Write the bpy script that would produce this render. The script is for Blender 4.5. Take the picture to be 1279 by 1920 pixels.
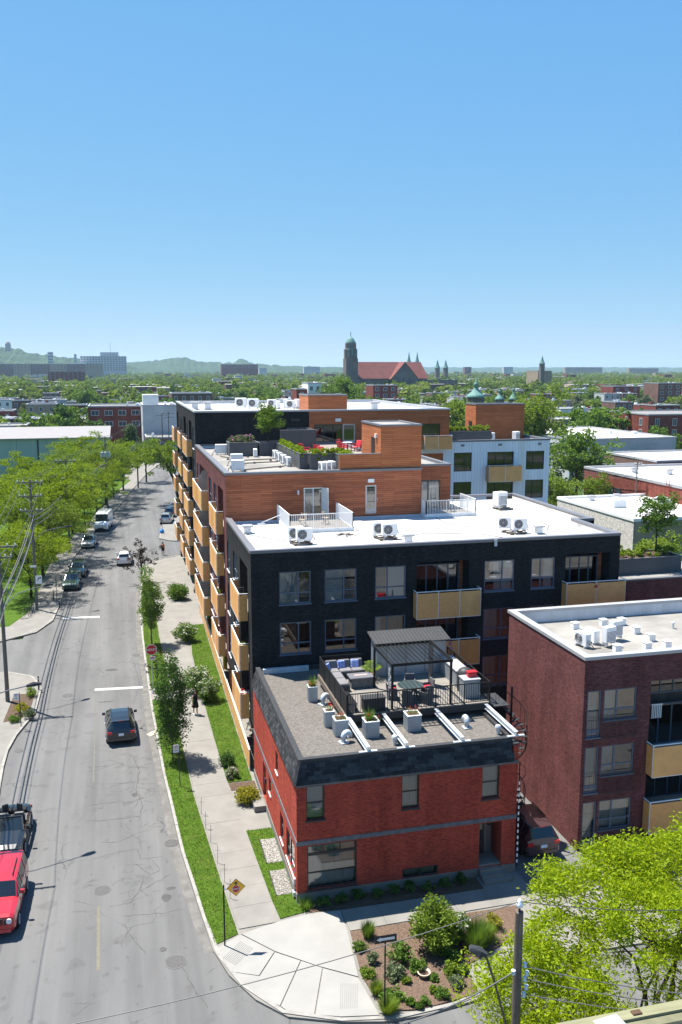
import bpy, math, random
import numpy as np
from mathutils import Vector, Matrix
for o in list(bpy.data.objects): bpy.data.objects.remove(o)
SC = bpy.context.scene; COL = SC.collection
R = math.radians
# ---------------------------------------------------------------- camera
CAMH = 23.5; FPX = 1665.0; PX, PYC, HOR = 639.5, 960.0, 692.0
PITCH = math.atan((PYC-HOR)/FPX); YAW = math.atan(419/math.hypot(FPX, PYC-HOR))
cd = bpy.data.cameras.new('camera'); cam = bpy.data.objects.new('camera', cd); COL.objects.link(cam)
cam.location = (0, 0, CAMH); cam.rotation_euler = (R(90)-PITCH, 0, -YAW)
cd.sensor_fit = 'VERTICAL'; cd.sensor_height = 36; cd.sensor_width = 24; cd.lens = 36*FPX/1920
cd.clip_start = 0.3; cd.clip_end = 30000
SC.camera = cam
# ---------------------------------------------------------------- sky, sun, exposure
SUN_EL = R(66.5); SUN_H = Vector((0.68, -0.73, 0)).normalized()      # direction in which shadows fall
wd = bpy.data.worlds.new('World'); SC.world = wd; wd.use_nodes = True
nt = wd.node_tree; bgn = nt.nodes['Background']
sky = nt.nodes.new('ShaderNodeTexSky'); sky.sky_type = 'NISHITA'; sky.sun_disc = False
sky.sun_elevation = SUN_EL; sky.sun_rotation = math.atan2(-SUN_H.x, -SUN_H.y)
sky.altitude = 60; sky.air_density = 0.8; sky.dust_density = 0.0; sky.ozone_density = 8.0
# one tone curve per channel over the whole dome (the camera's rendering of the blue)
spx = nt.nodes.new('ShaderNodeSeparateColor'); cbx = nt.nodes.new('ShaderNodeCombineColor'); nt.links.new(sky.outputs[0], spx.inputs[0])
for k, (pw_, sc_) in enumerate(((0.72, 0.67), (0.41, 1.34), (0.10, 2.95))):
    p_ = nt.nodes.new('ShaderNodeMath'); p_.operation = 'POWER'; p_.inputs[1].default_value = pw_; q_ = nt.nodes.new('ShaderNodeMath'); q_.operation = 'MULTIPLY'; q_.inputs[1].default_value = sc_
    nt.links.new(spx.outputs[k], p_.inputs[0]); nt.links.new(p_.outputs[0], q_.inputs[0]); nt.links.new(q_.outputs[0], cbx.inputs[k])
nt.links.new(cbx.outputs[0], bgn.inputs[0]); bgn.inputs[1].default_value = 0.102
sl = bpy.data.lights.new('sun', 'SUN'); sl.energy = 5.0; sl.angle = R(0.53); sl.color = (1, 0.955, 0.89)
sun = bpy.data.objects.new('sun', sl); COL.objects.link(sun)
sd = SUN_H*math.cos(SUN_EL)+Vector((0, 0, -math.sin(SUN_EL)))
sun.rotation_euler = sd.to_track_quat('-Z', 'Y').to_euler(); sun.location = (-30, 30, 80)
SC.view_settings.view_transform = 'Standard'; SC.view_settings.look = 'None'
SC.view_settings.exposure = 1.30; SC.view_settings.gamma = 1; SC.view_settings.use_curve_mapping = False
SC.render.engine = 'CYCLES'
# ---------------------------------------------------------------- pixels to places (photograph 1279 x 1920)
_fw = Vector((math.sin(YAW)*math.cos(PITCH), math.cos(YAW)*math.cos(PITCH), -math.sin(PITCH)))
_rt = Vector((math.cos(YAW), -math.sin(YAW), 0)); _up = _rt.cross(_fw)
def ray(x, y): return _fw*FPX+_rt*(x-PX)+_up*(PYC-y)
def PZ(x, y, z=0.0):
    d = ray(x, y); return Vector((0, 0, CAMH))+d*((z-CAMH)/d.z)
def PY(x, y, Y):
    d = ray(x, y); return Vector((0, 0, CAMH))+d*(Y/d.y)
# ---------------------------------------------------------------- things, parts, meshes
ROOTM = {}
def tag(o, label=None, cat=None, group=None, kind=None):
    if label: o['label'] = label
    if cat: o['category'] = cat
    if group: o['group'] = group
    if kind: o['kind'] = kind
    return o
def thing(name, label, cat, loc=(0, 0, 0), rz=0.0, group=None, kind=None):
    o = bpy.data.objects.new(name, None); COL.objects.link(o); o.empty_display_size = 0.3
    o.location = loc; o.rotation_euler = (0, 0, rz)
    ROOTM[o.name] = Matrix.Translation(Vector(loc)) @ Matrix.Rotation(rz, 4, 'Z')
    return tag(o, label, cat, group, kind)
def copy_tree(o, parent=None):
    c = o.copy(); COL.objects.link(c)
    if parent: c.parent = parent
    for ch in o.children: copy_tree(ch, c)
    return c
def put(proto, loc, rz=0.0, sc=None, label=None, group=None, first=[]):
    """the first call places the prototype itself, later calls copies of it"""
    if proto.name in first: o = copy_tree(proto)
    else:
        first.append(proto.name); o = proto
    o.location = loc; o.rotation_euler = (0, 0, rz)
    if sc: o.scale = sc if hasattr(sc, '__len__') else (sc, sc, sc)
    if label: o['label'] = label
    if group: o['group'] = group
    return o
def drop_unused(proto, first=put.__defaults__[-1]): pass
class MB:
    """collects faces; build() links them as one mesh object"""
    def __init__(s, M=None): s.v = []; s.f = []; s.m = []; s.M = M
    def add(s, vs, fs, mi=0):
        k = len(s.v)
        if s.M is not None: vs = [tuple(s.M @ Vector(p)) for p in vs]
        s.v += [tuple(p) for p in vs]; s.f += [tuple(i+k for i in f) for f in fs]; s.m += [mi]*len(fs); return s
    def box(s, x0, x1, y0, y1, z0, z1, mi=0):
        if x0 > x1: x0, x1 = x1, x0
        if y0 > y1: y0, y1 = y1, y0
        if z0 > z1: z0, z1 = z1, z0
        return s.add([(x0,y0,z0),(x1,y0,z0),(x1,y1,z0),(x0,y1,z0),(x0,y0,z1),(x1,y0,z1),(x1,y1,z1),(x0,y1,z1)],
                     [(0,3,2,1),(4,5,6,7),(0,1,5,4),(1,2,6,5),(2,3,7,6),(3,0,4,7)], mi)
    def bbox(s, x0, x1, y0, y1, z0, z1, b=0.02, mi=0):
        """box with chamfered vertical and top edges"""
        o = [(x0+b,y0),(x1-b,y0),(x1,y0+b),(x1,y1-b),(x1-b,y1),(x0+b,y1),(x0,y1-b),(x0,y0+b)]
        i = [(min(max(x, x0+b), x1-b), min(max(y, y0+b), y1-b)) for x, y in o]
        vs = [(x,y,z0) for x, y in o]+[(x,y,z1-b) for x, y in o]+[(x,y,z1) for x, y in i]
        fs = [tuple(range(7,-1,-1))]+[(k,(k+1)%8,8+(k+1)%8,8+k) for k in range(8)]+[(8+k,8+(k+1)%8,16+(k+1)%8,16+k) for k in range(8)]+[tuple(range(16,24))]
        return s.add(vs, fs, mi)
    def quad(s, a, b, c, d, mi=0): return s.add([a,b,c,d], [(0,1,2,3)], mi)
    def prism(s, pts, z0, z1, mi=0, top=None, bottom=True):
        n = len(pts); vs = [(p[0],p[1],z0) for p in pts]+[(p[0],p[1],z1) for p in pts]
        fs = [(i,(i+1)%n,n+(i+1)%n,n+i) for i in range(n)]
        s.add(vs, fs, mi); s.add(vs, [tuple(range(n,2*n))]+([tuple(range(n-1,-1,-1))] if bottom else []), mi if top is None else top); return s
    def bar(s, a, b, w, h=None, mi=0):
        """square bar from a to b"""
        a = Vector(a); b = Vector(b); h = h or w; d = (b-a)
        if d.length < 1e-6: return s
        d.normalize(); u = d.cross(Vector((0,0,1)))
        if u.length < 1e-4: u = Vector((1,0,0))
        u.normalize(); w2 = u*(w/2); n = u.cross(d).normalized()*(h/2)
        vs = [a-w2-n,a+w2-n,a+w2+n,a-w2+n,b-w2-n,b+w2-n,b+w2+n,b-w2+n]
        return s.add(vs, [(0,1,2,3),(7,6,5,4),(0,4,5,1),(1,5,6,2),(2,6,7,3),(3,7,4,0)], mi)
    def cyl(s, a, b, r0, r1=None, n=8, mi=0, caps=True):
        a = Vector(a); b = Vector(b); r1 = r0 if r1 is None else r1; d = (b-a).normalized()
        u = d.cross(Vector((0,0,1)))
        if u.length < 1e-3: u = Vector((1,0,0))
        u.normalize(); w = d.cross(u); vs = []
        for p, r in ((a,r0),(b,r1)):
            for k in range(n):
                t = 2*math.pi*k/n; vs.append(p+(u*math.cos(t)+w*math.sin(t))*r)
        fs = [(k,(k+1)%n,n+(k+1)%n,n+k) for k in range(n)]
        if caps: fs += [tuple(range(n-1,-1,-1)), tuple(range(n,2*n))]
        return s.add(vs, fs, mi)
    def tube(s, pts, r, n=6, mi=0, taper=None):
        pts = [Vector(p) for p in pts]; vs = []; m = len(pts)
        for i, p in enumerate(pts):
            d = (pts[min(i+1,m-1)]-pts[max(i-1,0)]).normalized(); u = d.cross(Vector((0,0,1)))
            if u.length < 1e-3: u = Vector((1,0,0))
            u.normalize(); w = d.cross(u); rr = r if taper is None else r+(taper-r)*i/(m-1)
            for k in range(n):
                t = 2*math.pi*k/n; vs.append(p+(u*math.cos(t)+w*math.sin(t))*rr)
        fs = [(i*n+k,i*n+(k+1)%n,(i+1)*n+(k+1)%n,(i+1)*n+k) for i in range(m-1) for k in range(n)]
        fs += [tuple(range(n-1,-1,-1)), tuple((m-1)*n+k for k in range(n))]
        return s.add(vs, fs, mi)
    def lathe(s, prof, n=12, c=(0,0,0), mi=0, a0=0.0):
        vs = []; m = len(prof)
        for r, z in prof:
            for k in range(n):
                t = a0+2*math.pi*k/n; vs.append((c[0]+r*math.cos(t), c[1]+r*math.sin(t), c[2]+z))
        fs = [(i*n+k,i*n+(k+1)%n,(i+1)*n+(k+1)%n,(i+1)*n+k) for i in range(m-1) for k in range(n)]
        fs += [tuple(range(n-1,-1,-1)), tuple((m-1)*n+k for k in range(n))]
        return s.add(vs, fs, mi)
    def build(s, name, mats, parent=None, root=None, world=True, smooth=False):
        me = bpy.data.meshes.new(name); vs = s.v
        rt = root or parent
        while rt is not None and rt.parent is not None: rt = rt.parent
        if world and rt is not None and rt.name in ROOTM:
            I = ROOTM[rt.name].inverted(); vs = [tuple(I @ Vector(p)) for p in vs]
        me.from_pydata(vs, [], s.f)
        if not isinstance(mats, (list, tuple)): mats = [mats]
        for m in mats: me.materials.append(m)
        if len(mats) > 1: me.polygons.foreach_set('material_index', s.m)
        if smooth: me.polygons.foreach_set('use_smooth', [True]*len(me.polygons))
        me.update(); o = bpy.data.objects.new(name, me); COL.objects.link(o)
        if parent is not None: o.parent = parent
        return o
def struct(name, mb, mats, parent=None, kind='structure'):
    o = mb.build(name, mats, parent)
    if parent is None: o['kind'] = kind
    return o
def quads_mesh(name, V, mat, parent=None, tri=False):
    """V: (n,4,3) array of loose quads"""
    k = V.shape[1]; n = V.shape[0]; me = bpy.data.meshes.new(name)
    me.vertices.add(n*k); me.vertices.foreach_set('co', V.reshape(-1).astype(np.float32))
    me.loops.add(n*k); me.loops.foreach_set('vertex_index', np.arange(n*k, dtype=np.int32))
    me.polygons.add(n); me.polygons.foreach_set('loop_start', np.arange(0, n*k, k, dtype=np.int32))
    me.polygons.foreach_set('loop_total', np.full(n, k, dtype=np.int32))
    me.materials.append(mat); me.update(calc_edges=True); me.validate()
    o = bpy.data.objects.new(name, me); COL.objects.link(o)
    if parent is not None: o.parent = parent
    return o
# ---------------------------------------------------------------- materials
def newmat(name):
    m = bpy.data.materials.new(name); m.use_nodes = True; t = m.node_tree; return m, t, t.nodes['Principled BSDF'], t.nodes, t.links
def pos_node(N, L, sc=(1,1,1)):
    g = N.new('ShaderNodeNewGeometry'); mp = N.new('ShaderNodeMapping'); mp.inputs['Scale'].default_value = sc
    L.new(g.outputs['Position'], mp.inputs[0]); return mp.outputs[0]
def noise(N, L, vec, scale, detail=4, rough=0.6):
    n = N.new('ShaderNodeTexNoise'); n.inputs['Scale'].default_value = scale; n.inputs['Detail'].default_value = detail
    n.inputs['Roughness'].default_value = rough; L.new(vec, n.inputs['Vector']); return n.outputs['Fac']
def ramp(N, L, fac, stops):
    r = N.new('ShaderNodeValToRGB'); e = r.color_ramp.elements
    while len(e) < len(stops): e.new(0.5)
    for k, (p, c) in enumerate(stops): e[k].position = p; e[k].color = (*c, 1) if len(c) == 3 else c
    L.new(fac, r.inputs[0]); return r.outputs[0]
def mixc(N, L, fac, a, b, mode='MIX'):
    m = N.new('ShaderNodeMix'); m.data_type = 'RGBA'; m.blend_type = mode
    for k, x in ((0, fac), (6, a), (7, b)):
        if isinstance(x, (int, float)): m.inputs[k].default_value = x
        elif isinstance(x, tuple): m.inputs[k].default_value = (*x[:3], 1)
        else: L.new(x, m.inputs[k])
    return m.outputs[2]
def math_(N, L, op, a, b=None):
    m = N.new('ShaderNodeMath'); m.operation = op
    for k, x in ((0, a), (1, b)):
        if x is None: continue
        if isinstance(x, (int, float)): m.inputs[k].default_value = x
        else: L.new(x, m.inputs[k])
    return m.outputs[0]
def bump(N, L, h, B, strength=0.3, dist=0.02):
    b = N.new('ShaderNodeBump'); b.inputs['Strength'].default_value = strength; b.inputs['Distance'].default_value = dist
    L.new(h, b.inputs['Height']); L.new(b.outputs[0], B.inputs['Normal'])
def mat(name, col, rough=0.7, var=0.15, scale=3.0, metal=0.0, bmp=0.0, bscale=40.0, spec=0.5, coat=0.0, alpha=None, stretch=(1,1,1)):
    m, t, B, N, L = newmat(name); B.inputs['Roughness'].default_value = rough; B.inputs['Metallic'].default_value = metal
    B.inputs['Specular IOR Level'].default_value = min(spec, 0.15) if rough > 0.78 else spec; B.inputs['Coat Weight'].default_value = coat; B.inputs['Coat Roughness'].default_value = 0.06
    if var:
        p = pos_node(N, L, stretch); f = noise(N, L, p, scale)
        lo = tuple(c*(1-var) for c in col); hi = tuple(min(1, c*(1+var)) for c in col)
        L.new(ramp(N, L, f, [(0.3, lo), (0.7, hi)]), B.inputs['Base Color'])
        if bmp: bump(N, L, noise(N, L, pos_node(N, L), bscale), B, bmp)
    else: B.inputs['Base Color'].default_value = (*col, 1)
    return m
def wallvec(N, L):
    g = N.new('ShaderNodeNewGeometry'); s = N.new('ShaderNodeSeparateXYZ'); L.new(g.outputs['Position'], s.inputs[0])
    u = math_(N, L, 'ADD', s.outputs[0], s.outputs[1]); c = N.new('ShaderNodeCombineXYZ')
    L.new(u, c.inputs[0]); L.new(s.outputs[2], c.inputs[1]); return c.outputs[0]
def brick(name, c1, c2, mortar, bw=0.2, bh=0.067, ms=0.008, rough=0.85, bstr=0.5, var=0.25):
    m, t, B, N, L = newmat(name); B.inputs['Roughness'].default_value = rough; B.inputs['Specular IOR Level'].default_value = 0.1
    b = N.new('ShaderNodeTexBrick'); v = wallvec(N, L); L.new(v, b.inputs['Vector'])
    for k, x in (('Color1', c1), ('Color2', c2), ('Mortar', mortar)): b.inputs[k].default_value = (*x, 1)
    b.inputs['Scale'].default_value = 1; b.inputs['Brick Width'].default_value = bw; b.inputs['Row Height'].default_value = bh
    b.inputs['Mortar Size'].default_value = ms; b.inputs['Mortar Smooth'].default_value = 0.2; b.inputs['Bias'].default_value = 0
    f = noise(N, L, pos_node(N, L), 0.7, 5); c = mixc(N, L, 1.0, b.outputs['Color'], ramp(N, L, f, [(0.3, (1-var,)*3), (0.7, (1+var*0.4,)*3)]), 'MULTIPLY')
    c = mixc(N, L, 1.0, c, ramp(N, L, noise(N, L, pos_node(N, L, (1, 1, 0.10)), 1.6, 4, 0.6), [(0.3, (0.80, 0.79, 0.79)), (0.6, (1.06,)*3)]), 'MULTIPLY')
    c = mixc(N, L, 1.0, c, ramp(N, L, noise(N, L, pos_node(N, L, (5, 5, 14.9)), 1.0, 2), [(0.3, (0.72,)*3), (0.7, (1.22,)*3)]), 'MULTIPLY')
    L.new(c, B.inputs['Base Color']); inv = math_(N, L, 'SUBTRACT', 1.0, b.outputs['Fac']); bump(N, L, inv, B, bstr, 0.01); return m
def siding(name, c1, c2, w=2.2, h=0.145, gap=(0.05, 0.02, 0.012)):
    m, t, B, N, L = newmat(name); B.inputs['Roughness'].default_value = 0.62; B.inputs['Specular IOR Level'].default_value = 0.2
    b = N.new('ShaderNodeTexBrick'); v = wallvec(N, L); L.new(v, b.inputs['Vector']); b.offset = 0.37
    for k, x in (('Color1', c1), ('Color2', c2), ('Mortar', gap)): b.inputs[k].default_value = (*x, 1)
    b.inputs['Scale'].default_value = 1; b.inputs['Brick Width'].default_value = w; b.inputs['Row Height'].default_value = h
    b.inputs['Mortar Size'].default_value = 0.007; b.inputs['Mortar Smooth'].default_value = 0.3
    f = noise(N, L, pos_node(N, L, (0.8, 0.8, 14)), 1.4, 5); c = mixc(N, L, 1.0, b.outputs['Color'], ramp(N, L, f, [(0.3, (0.72,)*3), (0.7, (1.15,)*3)]), 'MULTIPLY')
    L.new(c, B.inputs['Base Color']); bump(N, L, math_(N, L, 'SUBTRACT', 1.0, b.outputs['Fac']), B, 0.4, 0.01); return m
def ribbed(name, col, pitch=0.3, seam=0.05, rough=0.5, stain=None):
    """sheet cladding with upright seams"""
    m, t, B, N, L = newmat(name); B.inputs['Roughness'].default_value = rough
    g = N.new('ShaderNodeNewGeometry'); s = N.new('ShaderNodeSeparateXYZ'); L.new(g.outputs['Position'], s.inputs[0])
    u = math_(N, L, 'FRACT', math_(N, L, 'DIVIDE', math_(N, L, 'ADD', s.outputs[0], s.outputs[1]), pitch)); e = math_(N, L, 'LESS_THAN', u, seam)
    f = noise(N, L, pos_node(N, L, (1, 1, 0.15)), 0.9, 4)
    base = ramp(N, L, f, [(0.3, tuple(c*0.88 for c in col)), (0.7, tuple(min(1, c*1.08) for c in col))])
    if stain: base = mixc(N, L, ramp(N, L, noise(N, L, pos_node(N, L, (0.5, 0.5, 0.02)), 1.3, 2), [(0.60, (0, 0, 0)), (0.72, (0.35,)*3)]), base, stain)
    L.new(mixc(N, L, e, base, tuple(c*0.55 for c in col)), B.inputs['Base Color']); bump(N, L, e, B, 0.5, 0.02); return m
def leafmat(name, c1, c2, trans=0.4, c3=None, dry=None, dscale=0.8):
    m, t, B, N, L = newmat(name); N.remove(B); out = N['Material Output']
    g = N.new('ShaderNodeNewGeometry'); oi = N.new('ShaderNodeObjectInfo')
    f = math_(N, L, 'ADD', math_(N, L, 'MULTIPLY', g.outputs['Random Per Island'], 0.7), math_(N, L, 'MULTIPLY', oi.outputs['Random'], 0.3))
    c = ramp(N, L, f, [(0.0, c1), (0.75, c2), (1.0, c3 or c2)])
    if dry: c = mixc(N, L, ramp(N, L, noise(N, L, pos_node(N, L), dscale, 5, 0.65), [(0.46, (0, 0, 0)), (0.66, (0.85,)*3)]), c, dry)
    d = N.new('ShaderNodeBsdfPrincipled'); d.inputs['Roughness'].default_value = 0.6; d.inputs['Specular IOR Level'].default_value = 0.15
    tr = N.new('ShaderNodeBsdfTranslucent'); mx = N.new('ShaderNodeMixShader'); mx.inputs[0].default_value = trans
    L.new(c, d.inputs['Base Color']); L.new(mixc(N, L, 1.0, c, (1.15, 1.1, 0.55), 'MULTIPLY'), tr.inputs[0])
    L.new(d.outputs[0], mx.inputs[1]); L.new(tr.outputs[0], mx.inputs[2]); L.new(mx.outputs[0], out.inputs[0]); return m
def glassmat(name, tint=(0.55, 0.62, 0.66), refl=0.1, rough=0.02):
    """thin window glass: mirror by angle over a tinted see-through sheet"""
    m, t, B, N, L = newmat(name); N.remove(B); out = N['Material Output']
    tr = N.new('ShaderNodeBsdfTransparent'); tr.inputs[0].default_value = (*tint, 1)
    gl = N.new('ShaderNodeBsdfGlossy'); gl.inputs['Roughness'].default_value = rough
    fr = N.new('ShaderNodeFresnel'); fr.inputs[0].default_value = 1.7
    f = math_(N, L, 'ADD', fr.outputs[0], refl); mx = N.new('ShaderNodeMixShader')
    L.new(f, mx.inputs[0]); L.new(tr.outputs[0], mx.inputs[1]); L.new(gl.outputs[0], mx.inputs[2]); L.new(mx.outputs[0], out.inputs[0]); return m
M = {}
M['black_brick'] = brick('black_brick', (0.022,0.022,0.0235), (0.040,0.039,0.040), (0.014,0.0135,0.0135), bstr=0.8)
M['red_brick'] = brick('red_brick', (0.45,0.062,0.034), (0.28,0.034,0.022), (0.30,0.10,0.07), var=0.15)
M['maroon_brick'] = brick('maroon_brick', (0.165,0.058,0.053), (0.10,0.036,0.036), (0.17,0.09,0.082), bw=0.22, bh=0.075, ms=0.007)
M['stone_band'] = mat('stone_band', (0.13,0.13,0.14), 0.85, 0.25, 4, bmp=0.2)
M['wood'] = siding('wood_siding', (0.43,0.14,0.064), (0.29,0.09,0.043))
M['wood_dark'] = siding('wood_siding_orange', (0.46,0.155,0.060), (0.36,0.115,0.046))
M['blue_clad'] = ribbed('pale_blue_cladding', (0.74,0.80,0.84), 0.32, 0.06, stain=(0.50,0.50,0.32))
M['dark_clad'] = ribbed('charcoal_cladding', (0.075,0.078,0.085), 0.16, 0.14, 0.55)
def mk_membrane():
    m, t, B, N, L = newmat('white_roof_membrane'); B.inputs['Roughness'].default_value = 0.75; B.inputs['Specular IOR Level'].default_value = 0.2
    b = N.new('ShaderNodeTexBrick'); L.new(pos_node(N, L), b.inputs['Vector']); b.inputs['Scale'].default_value = 1; b.inputs['Brick Width'].default_value = 7.5; b.inputs['Row Height'].default_value = 1.9; b.inputs['Mortar Size'].default_value = 0.022
    for k, x in (('Color1', (0.56,0.55,0.53)), ('Color2', (0.52,0.51,0.49)), ('Mortar', (0.27,0.265,0.255))): b.inputs[k].default_value = (*x, 1)
    st = ramp(N, L, noise(N, L, pos_node(N, L), 0.42, 6, 0.7), [(0.55, (1, 1, 1)), (0.72, (0.62, 0.60, 0.56))])
    L.new(mixc(N, L, 1.0, b.outputs['Color'], st, 'MULTIPLY'), B.inputs['Base Color']); return m
M['white_membrane'] = mk_membrane()
M['grey_membrane'] = mat('grey_roof_membrane', (0.235,0.222,0.20), 0.85, 0.28, 0.35, bmp=0.1)
M['gravel_roof'] = mat('gravel_roof', (0.128,0.116,0.102), 0.95, 0.32, 9, bmp=0.6, bscale=60)
M['cap_metal'] = mat('grey_cap_metal', (0.17,0.17,0.185), 0.45, 0.08, 1.0, metal=0.3)
M['cap_light'] = mat('light_cap_metal', (0.40,0.40,0.41), 0.45, 0.08, 1.0, metal=0.3)
M['galv'] = mat('galvanised_steel', (0.55,0.58,0.61), 0.42, 0.12, 5, metal=0.35)
M['flashing'] = mat('pale_flashing', (0.50,0.54,0.58), 0.5, 0.15, 1.2, metal=0.2, stretch=(1,1,0.2))
M['white_metal'] = mat('white_painted_metal', (0.74,0.74,0.73), 0.45, 0.06, 3)
M['black_metal'] = mat('black_metal', (0.011,0.011,0.0115), 0.55, 0.1, 3, spec=0.2)
M['dark_metal'] = mat('dark_grey_metal', (0.036,0.037,0.039), 0.55, 0.12, 3, spec=0.3)
M['blue_frame'] = mat('blue_grey_frame', (0.085,0.115,0.16), 0.45, 0.05, 3)
M['dark_frame'] = mat('black_window_frame', (0.018,0.019,0.021), 0.45, 0.05, 3)
M['white_frame'] = mat('white_window_frame', (0.70,0.70,0.68), 0.5, 0.05, 3)
M['glass'] = glassmat('window_glass')
M['glass_dark'] = glassmat('dark_window_glass', (0.18,0.21,0.23), 0.06)
M['interior'] = mat('room_interior', (0.10,0.085,0.075), 0.9, 0.5, 0.9)
M['interior_red'] = mat('room_interior_red', (0.30,0.06,0.03), 0.9, 0.4, 1.5)
M['curtain'] = mat('white_curtain', (0.70,0.70,0.68), 0.9, 0.10, 1.0, stretch=(9,9,0.1))
M['blind'] = mat('pale_blind', (0.60,0.66,0.66), 0.8, 0.06, 1.0)
M['sill'] = mat('sill_stone', (0.55,0.55,0.54), 0.7, 0.08, 3)
M['amber'] = mat('amber_panel', (0.66,0.32,0.10), 0.5, 0.10, 6)
M['soffit'] = mat('balcony_floor', (0.42,0.38,0.33), 0.85, 0.15, 4)
M['concrete'] = mat('concrete', (0.19,0.18,0.16), 0.9, 0.12, 0.8, bmp=0.15, bscale=25)
M['concrete_new'] = mat('new_concrete', (0.255,0.247,0.226), 0.9, 0.08, 0.7, bmp=0.15, bscale=25)
M['kerb'] = mat('kerb_stone', (0.25,0.238,0.215), 0.9, 0.2, 2.0, bmp=0.2)
M['yellow_paint'] = mat('yellow_paint', (0.62,0.46,0.04), 0.5, 0.1, 2)
M['white_paint'] = mat('road_white', (0.44,0.43,0.41), 0.8, 0.15, 6)
M['worn_yellow'] = mat('worn_yellow_paint', (0.142,0.130,0.100), 0.85, 0.15, 5)
M['iron'] = mat('cast_iron', (0.068,0.064,0.062), 0.75, 0.3, 20, bmp=0.3)
M['weathered'] = mat('weathered_wood', (0.13,0.105,0.085), 0.9, 0.35, 6, bmp=0.4, bscale=30, stretch=(6,6,0.4))
M['pole_wood'] = mat('pole_wood', (0.15,0.14,0.12), 0.9, 0.3, 5, bmp=0.3, stretch=(6,6,0.3))
M['bark'] = mat('bark', (0.055,0.043,0.034), 0.95, 0.4, 8, bmp=0.6)
M['bark_grey'] = mat('grey_bark', (0.12,0.105,0.09), 0.95, 0.4, 8, bmp=0.5)
M['deck_wood'] = mat('grey_deck_board', (0.20,0.182,0.16), 0.85, 0.18, 3, stretch=(0.4,6,1))
M['shingle'] = mat('asphalt_shingle', (0.034,0.036,0.039), 0.9, 0.35, 5, bmp=0.4, bscale=70)
M['soil'] = mat('dark_soil', (0.085,0.058,0.04), 0.95, 0.4, 8, bmp=0.6)
M['mulch'] = mat('bark_mulch', (0.115,0.078,0.055), 0.95, 0.65, 24, bmp=0.8, bscale=45)
M['pebble'] = mat('white_pebbles', (0.28,0.265,0.24), 0.9, 0.4, 14, bmp=0.7, bscale=35)
M['rubber'] = mat('tyre_rubber', (0.018,0.018,0.018), 0.9, 0.1, 5)
M['rim'] = mat('alloy_rim', (0.45,0.46,0.48), 0.3, 0.05, 5, metal=0.8)
M['carglass'] = mat('car_glass', (0.012,0.018,0.022), 0.05, 0, spec=0.8)
M['lamp_red'] = mat('tail_lamp', (0.45,0.012,0.012), 0.2, 0, coat=0.8)
M['lamp_white'] = mat('head_lamp', (0.70,0.72,0.72), 0.12, 0, coat=0.8)
M['plate'] = mat('number_plate', (0.65,0.68,0.75), 0.5, 0.03)
M['skin'] = mat('skin', (0.48,0.28,0.20), 0.6, 0.05, 6)
M['hair'] = mat('dark_hair', (0.03,0.018,0.012), 0.6, 0.2, 20)
M['wire'] = mat('power_cable', (0.09,0.09,0.09), 0.6, 0)
M['wire_white'] = mat('pale_cable', (0.05,0.05,0.05), 0.5, 0)
M['porcelain'] = mat('porcelain', (0.62,0.66,0.70), 0.25, 0.05, 4)
M['trans_grey'] = mat('transformer_grey', (0.42,0.46,0.49), 0.45, 0.08, 3)
M['sign_white'] = mat('sign_white', (0.75,0.75,0.75), 0.45, 0.03)
M['sign_red'] = mat('sign_red', (0.52,0.014,0.02), 0.4, 0.03)
M['sign_yellow'] = mat('sign_amber', (1.0,0.47,0.02), 0.4, 0.03)
M['sign_black'] = mat('sign_black', (0.012,0.012,0.014), 0.4, 0)
M['sign_green'] = mat('sign_green', (0.02,0.16,0.06), 0.4, 0)
M['copper'] = mat('green_copper', (0.10,0.22,0.185), 0.75, 0.25, 0.5)
M['far_brick'] = brick('far_brick', (0.19,0.055,0.042), (0.24,0.075,0.055), (0.22,0.10,0.08), bw=0.4, bh=0.2)
M['far_brown'] = mat('brown_brick', (0.155,0.095,0.075), 0.9, 0.2, 0.3)
M['far_tan'] = mat('buff_brick', (0.30,0.235,0.17), 0.9, 0.15, 0.3)
M['far_grey'] = mat('grey_render', (0.42,0.43,0.44), 0.9, 0.12, 0.3)
M['far_white'] = mat('white_render', (0.72,0.72,0.70), 0.9, 0.08, 0.3)
M['far_roof_grey'] = mat('tar_gravel_roof', (0.19,0.185,0.175), 0.9, 0.2, 0.3)
M['far_glass'] = mat('far_window_glass', (0.05,0.065,0.08), 0.12, 0)
M['far_tower'] = mat('grey_brown_stone', (0.15,0.13,0.115), 0.9, 0.25, 0.12)
M['church_roof'] = mat('red_tile_roof', (0.17,0.062,0.05), 0.8, 0.15, 0.2)
M['stone_white'] = mat('rubble_stone', (0.52,0.49,0.45), 0.95, 0.35, 3.5, bmp=0.9, bscale=6)
M['warehouse'] = ribbed('warehouse_wall', (0.30,0.37,0.36), 6.0, 0.02, 0.7)
M['metal_roof'] = ribbed('weathered_metal_roof', (0.26,0.235,0.22), 1.1, 0.12, 0.5, stain=(0.34,0.24,0.19))
M['locust'] = leafmat('locust_leaf', (0.13,0.20,0.012), (0.20,0.28,0.018), 0.48, (0.27,0.33,0.03))
M['locust_near'] = leafmat('young_locust_leaf', (0.22,0.30,0.010), (0.32,0.41,0.013), 0.5, (0.43,0.48,0.02))
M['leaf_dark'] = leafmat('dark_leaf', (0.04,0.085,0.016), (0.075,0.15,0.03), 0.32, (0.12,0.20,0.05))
M['leaf_mid'] = leafmat('mid_leaf', (0.07,0.125,0.02), (0.125,0.215,0.035), 0.38, (0.18,0.27,0.05))
M['leaf_light'] = leafmat('light_leaf', (0.11,0.17,0.02), (0.19,0.27,0.032), 0.4, (0.26,0.33,0.05))
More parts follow.
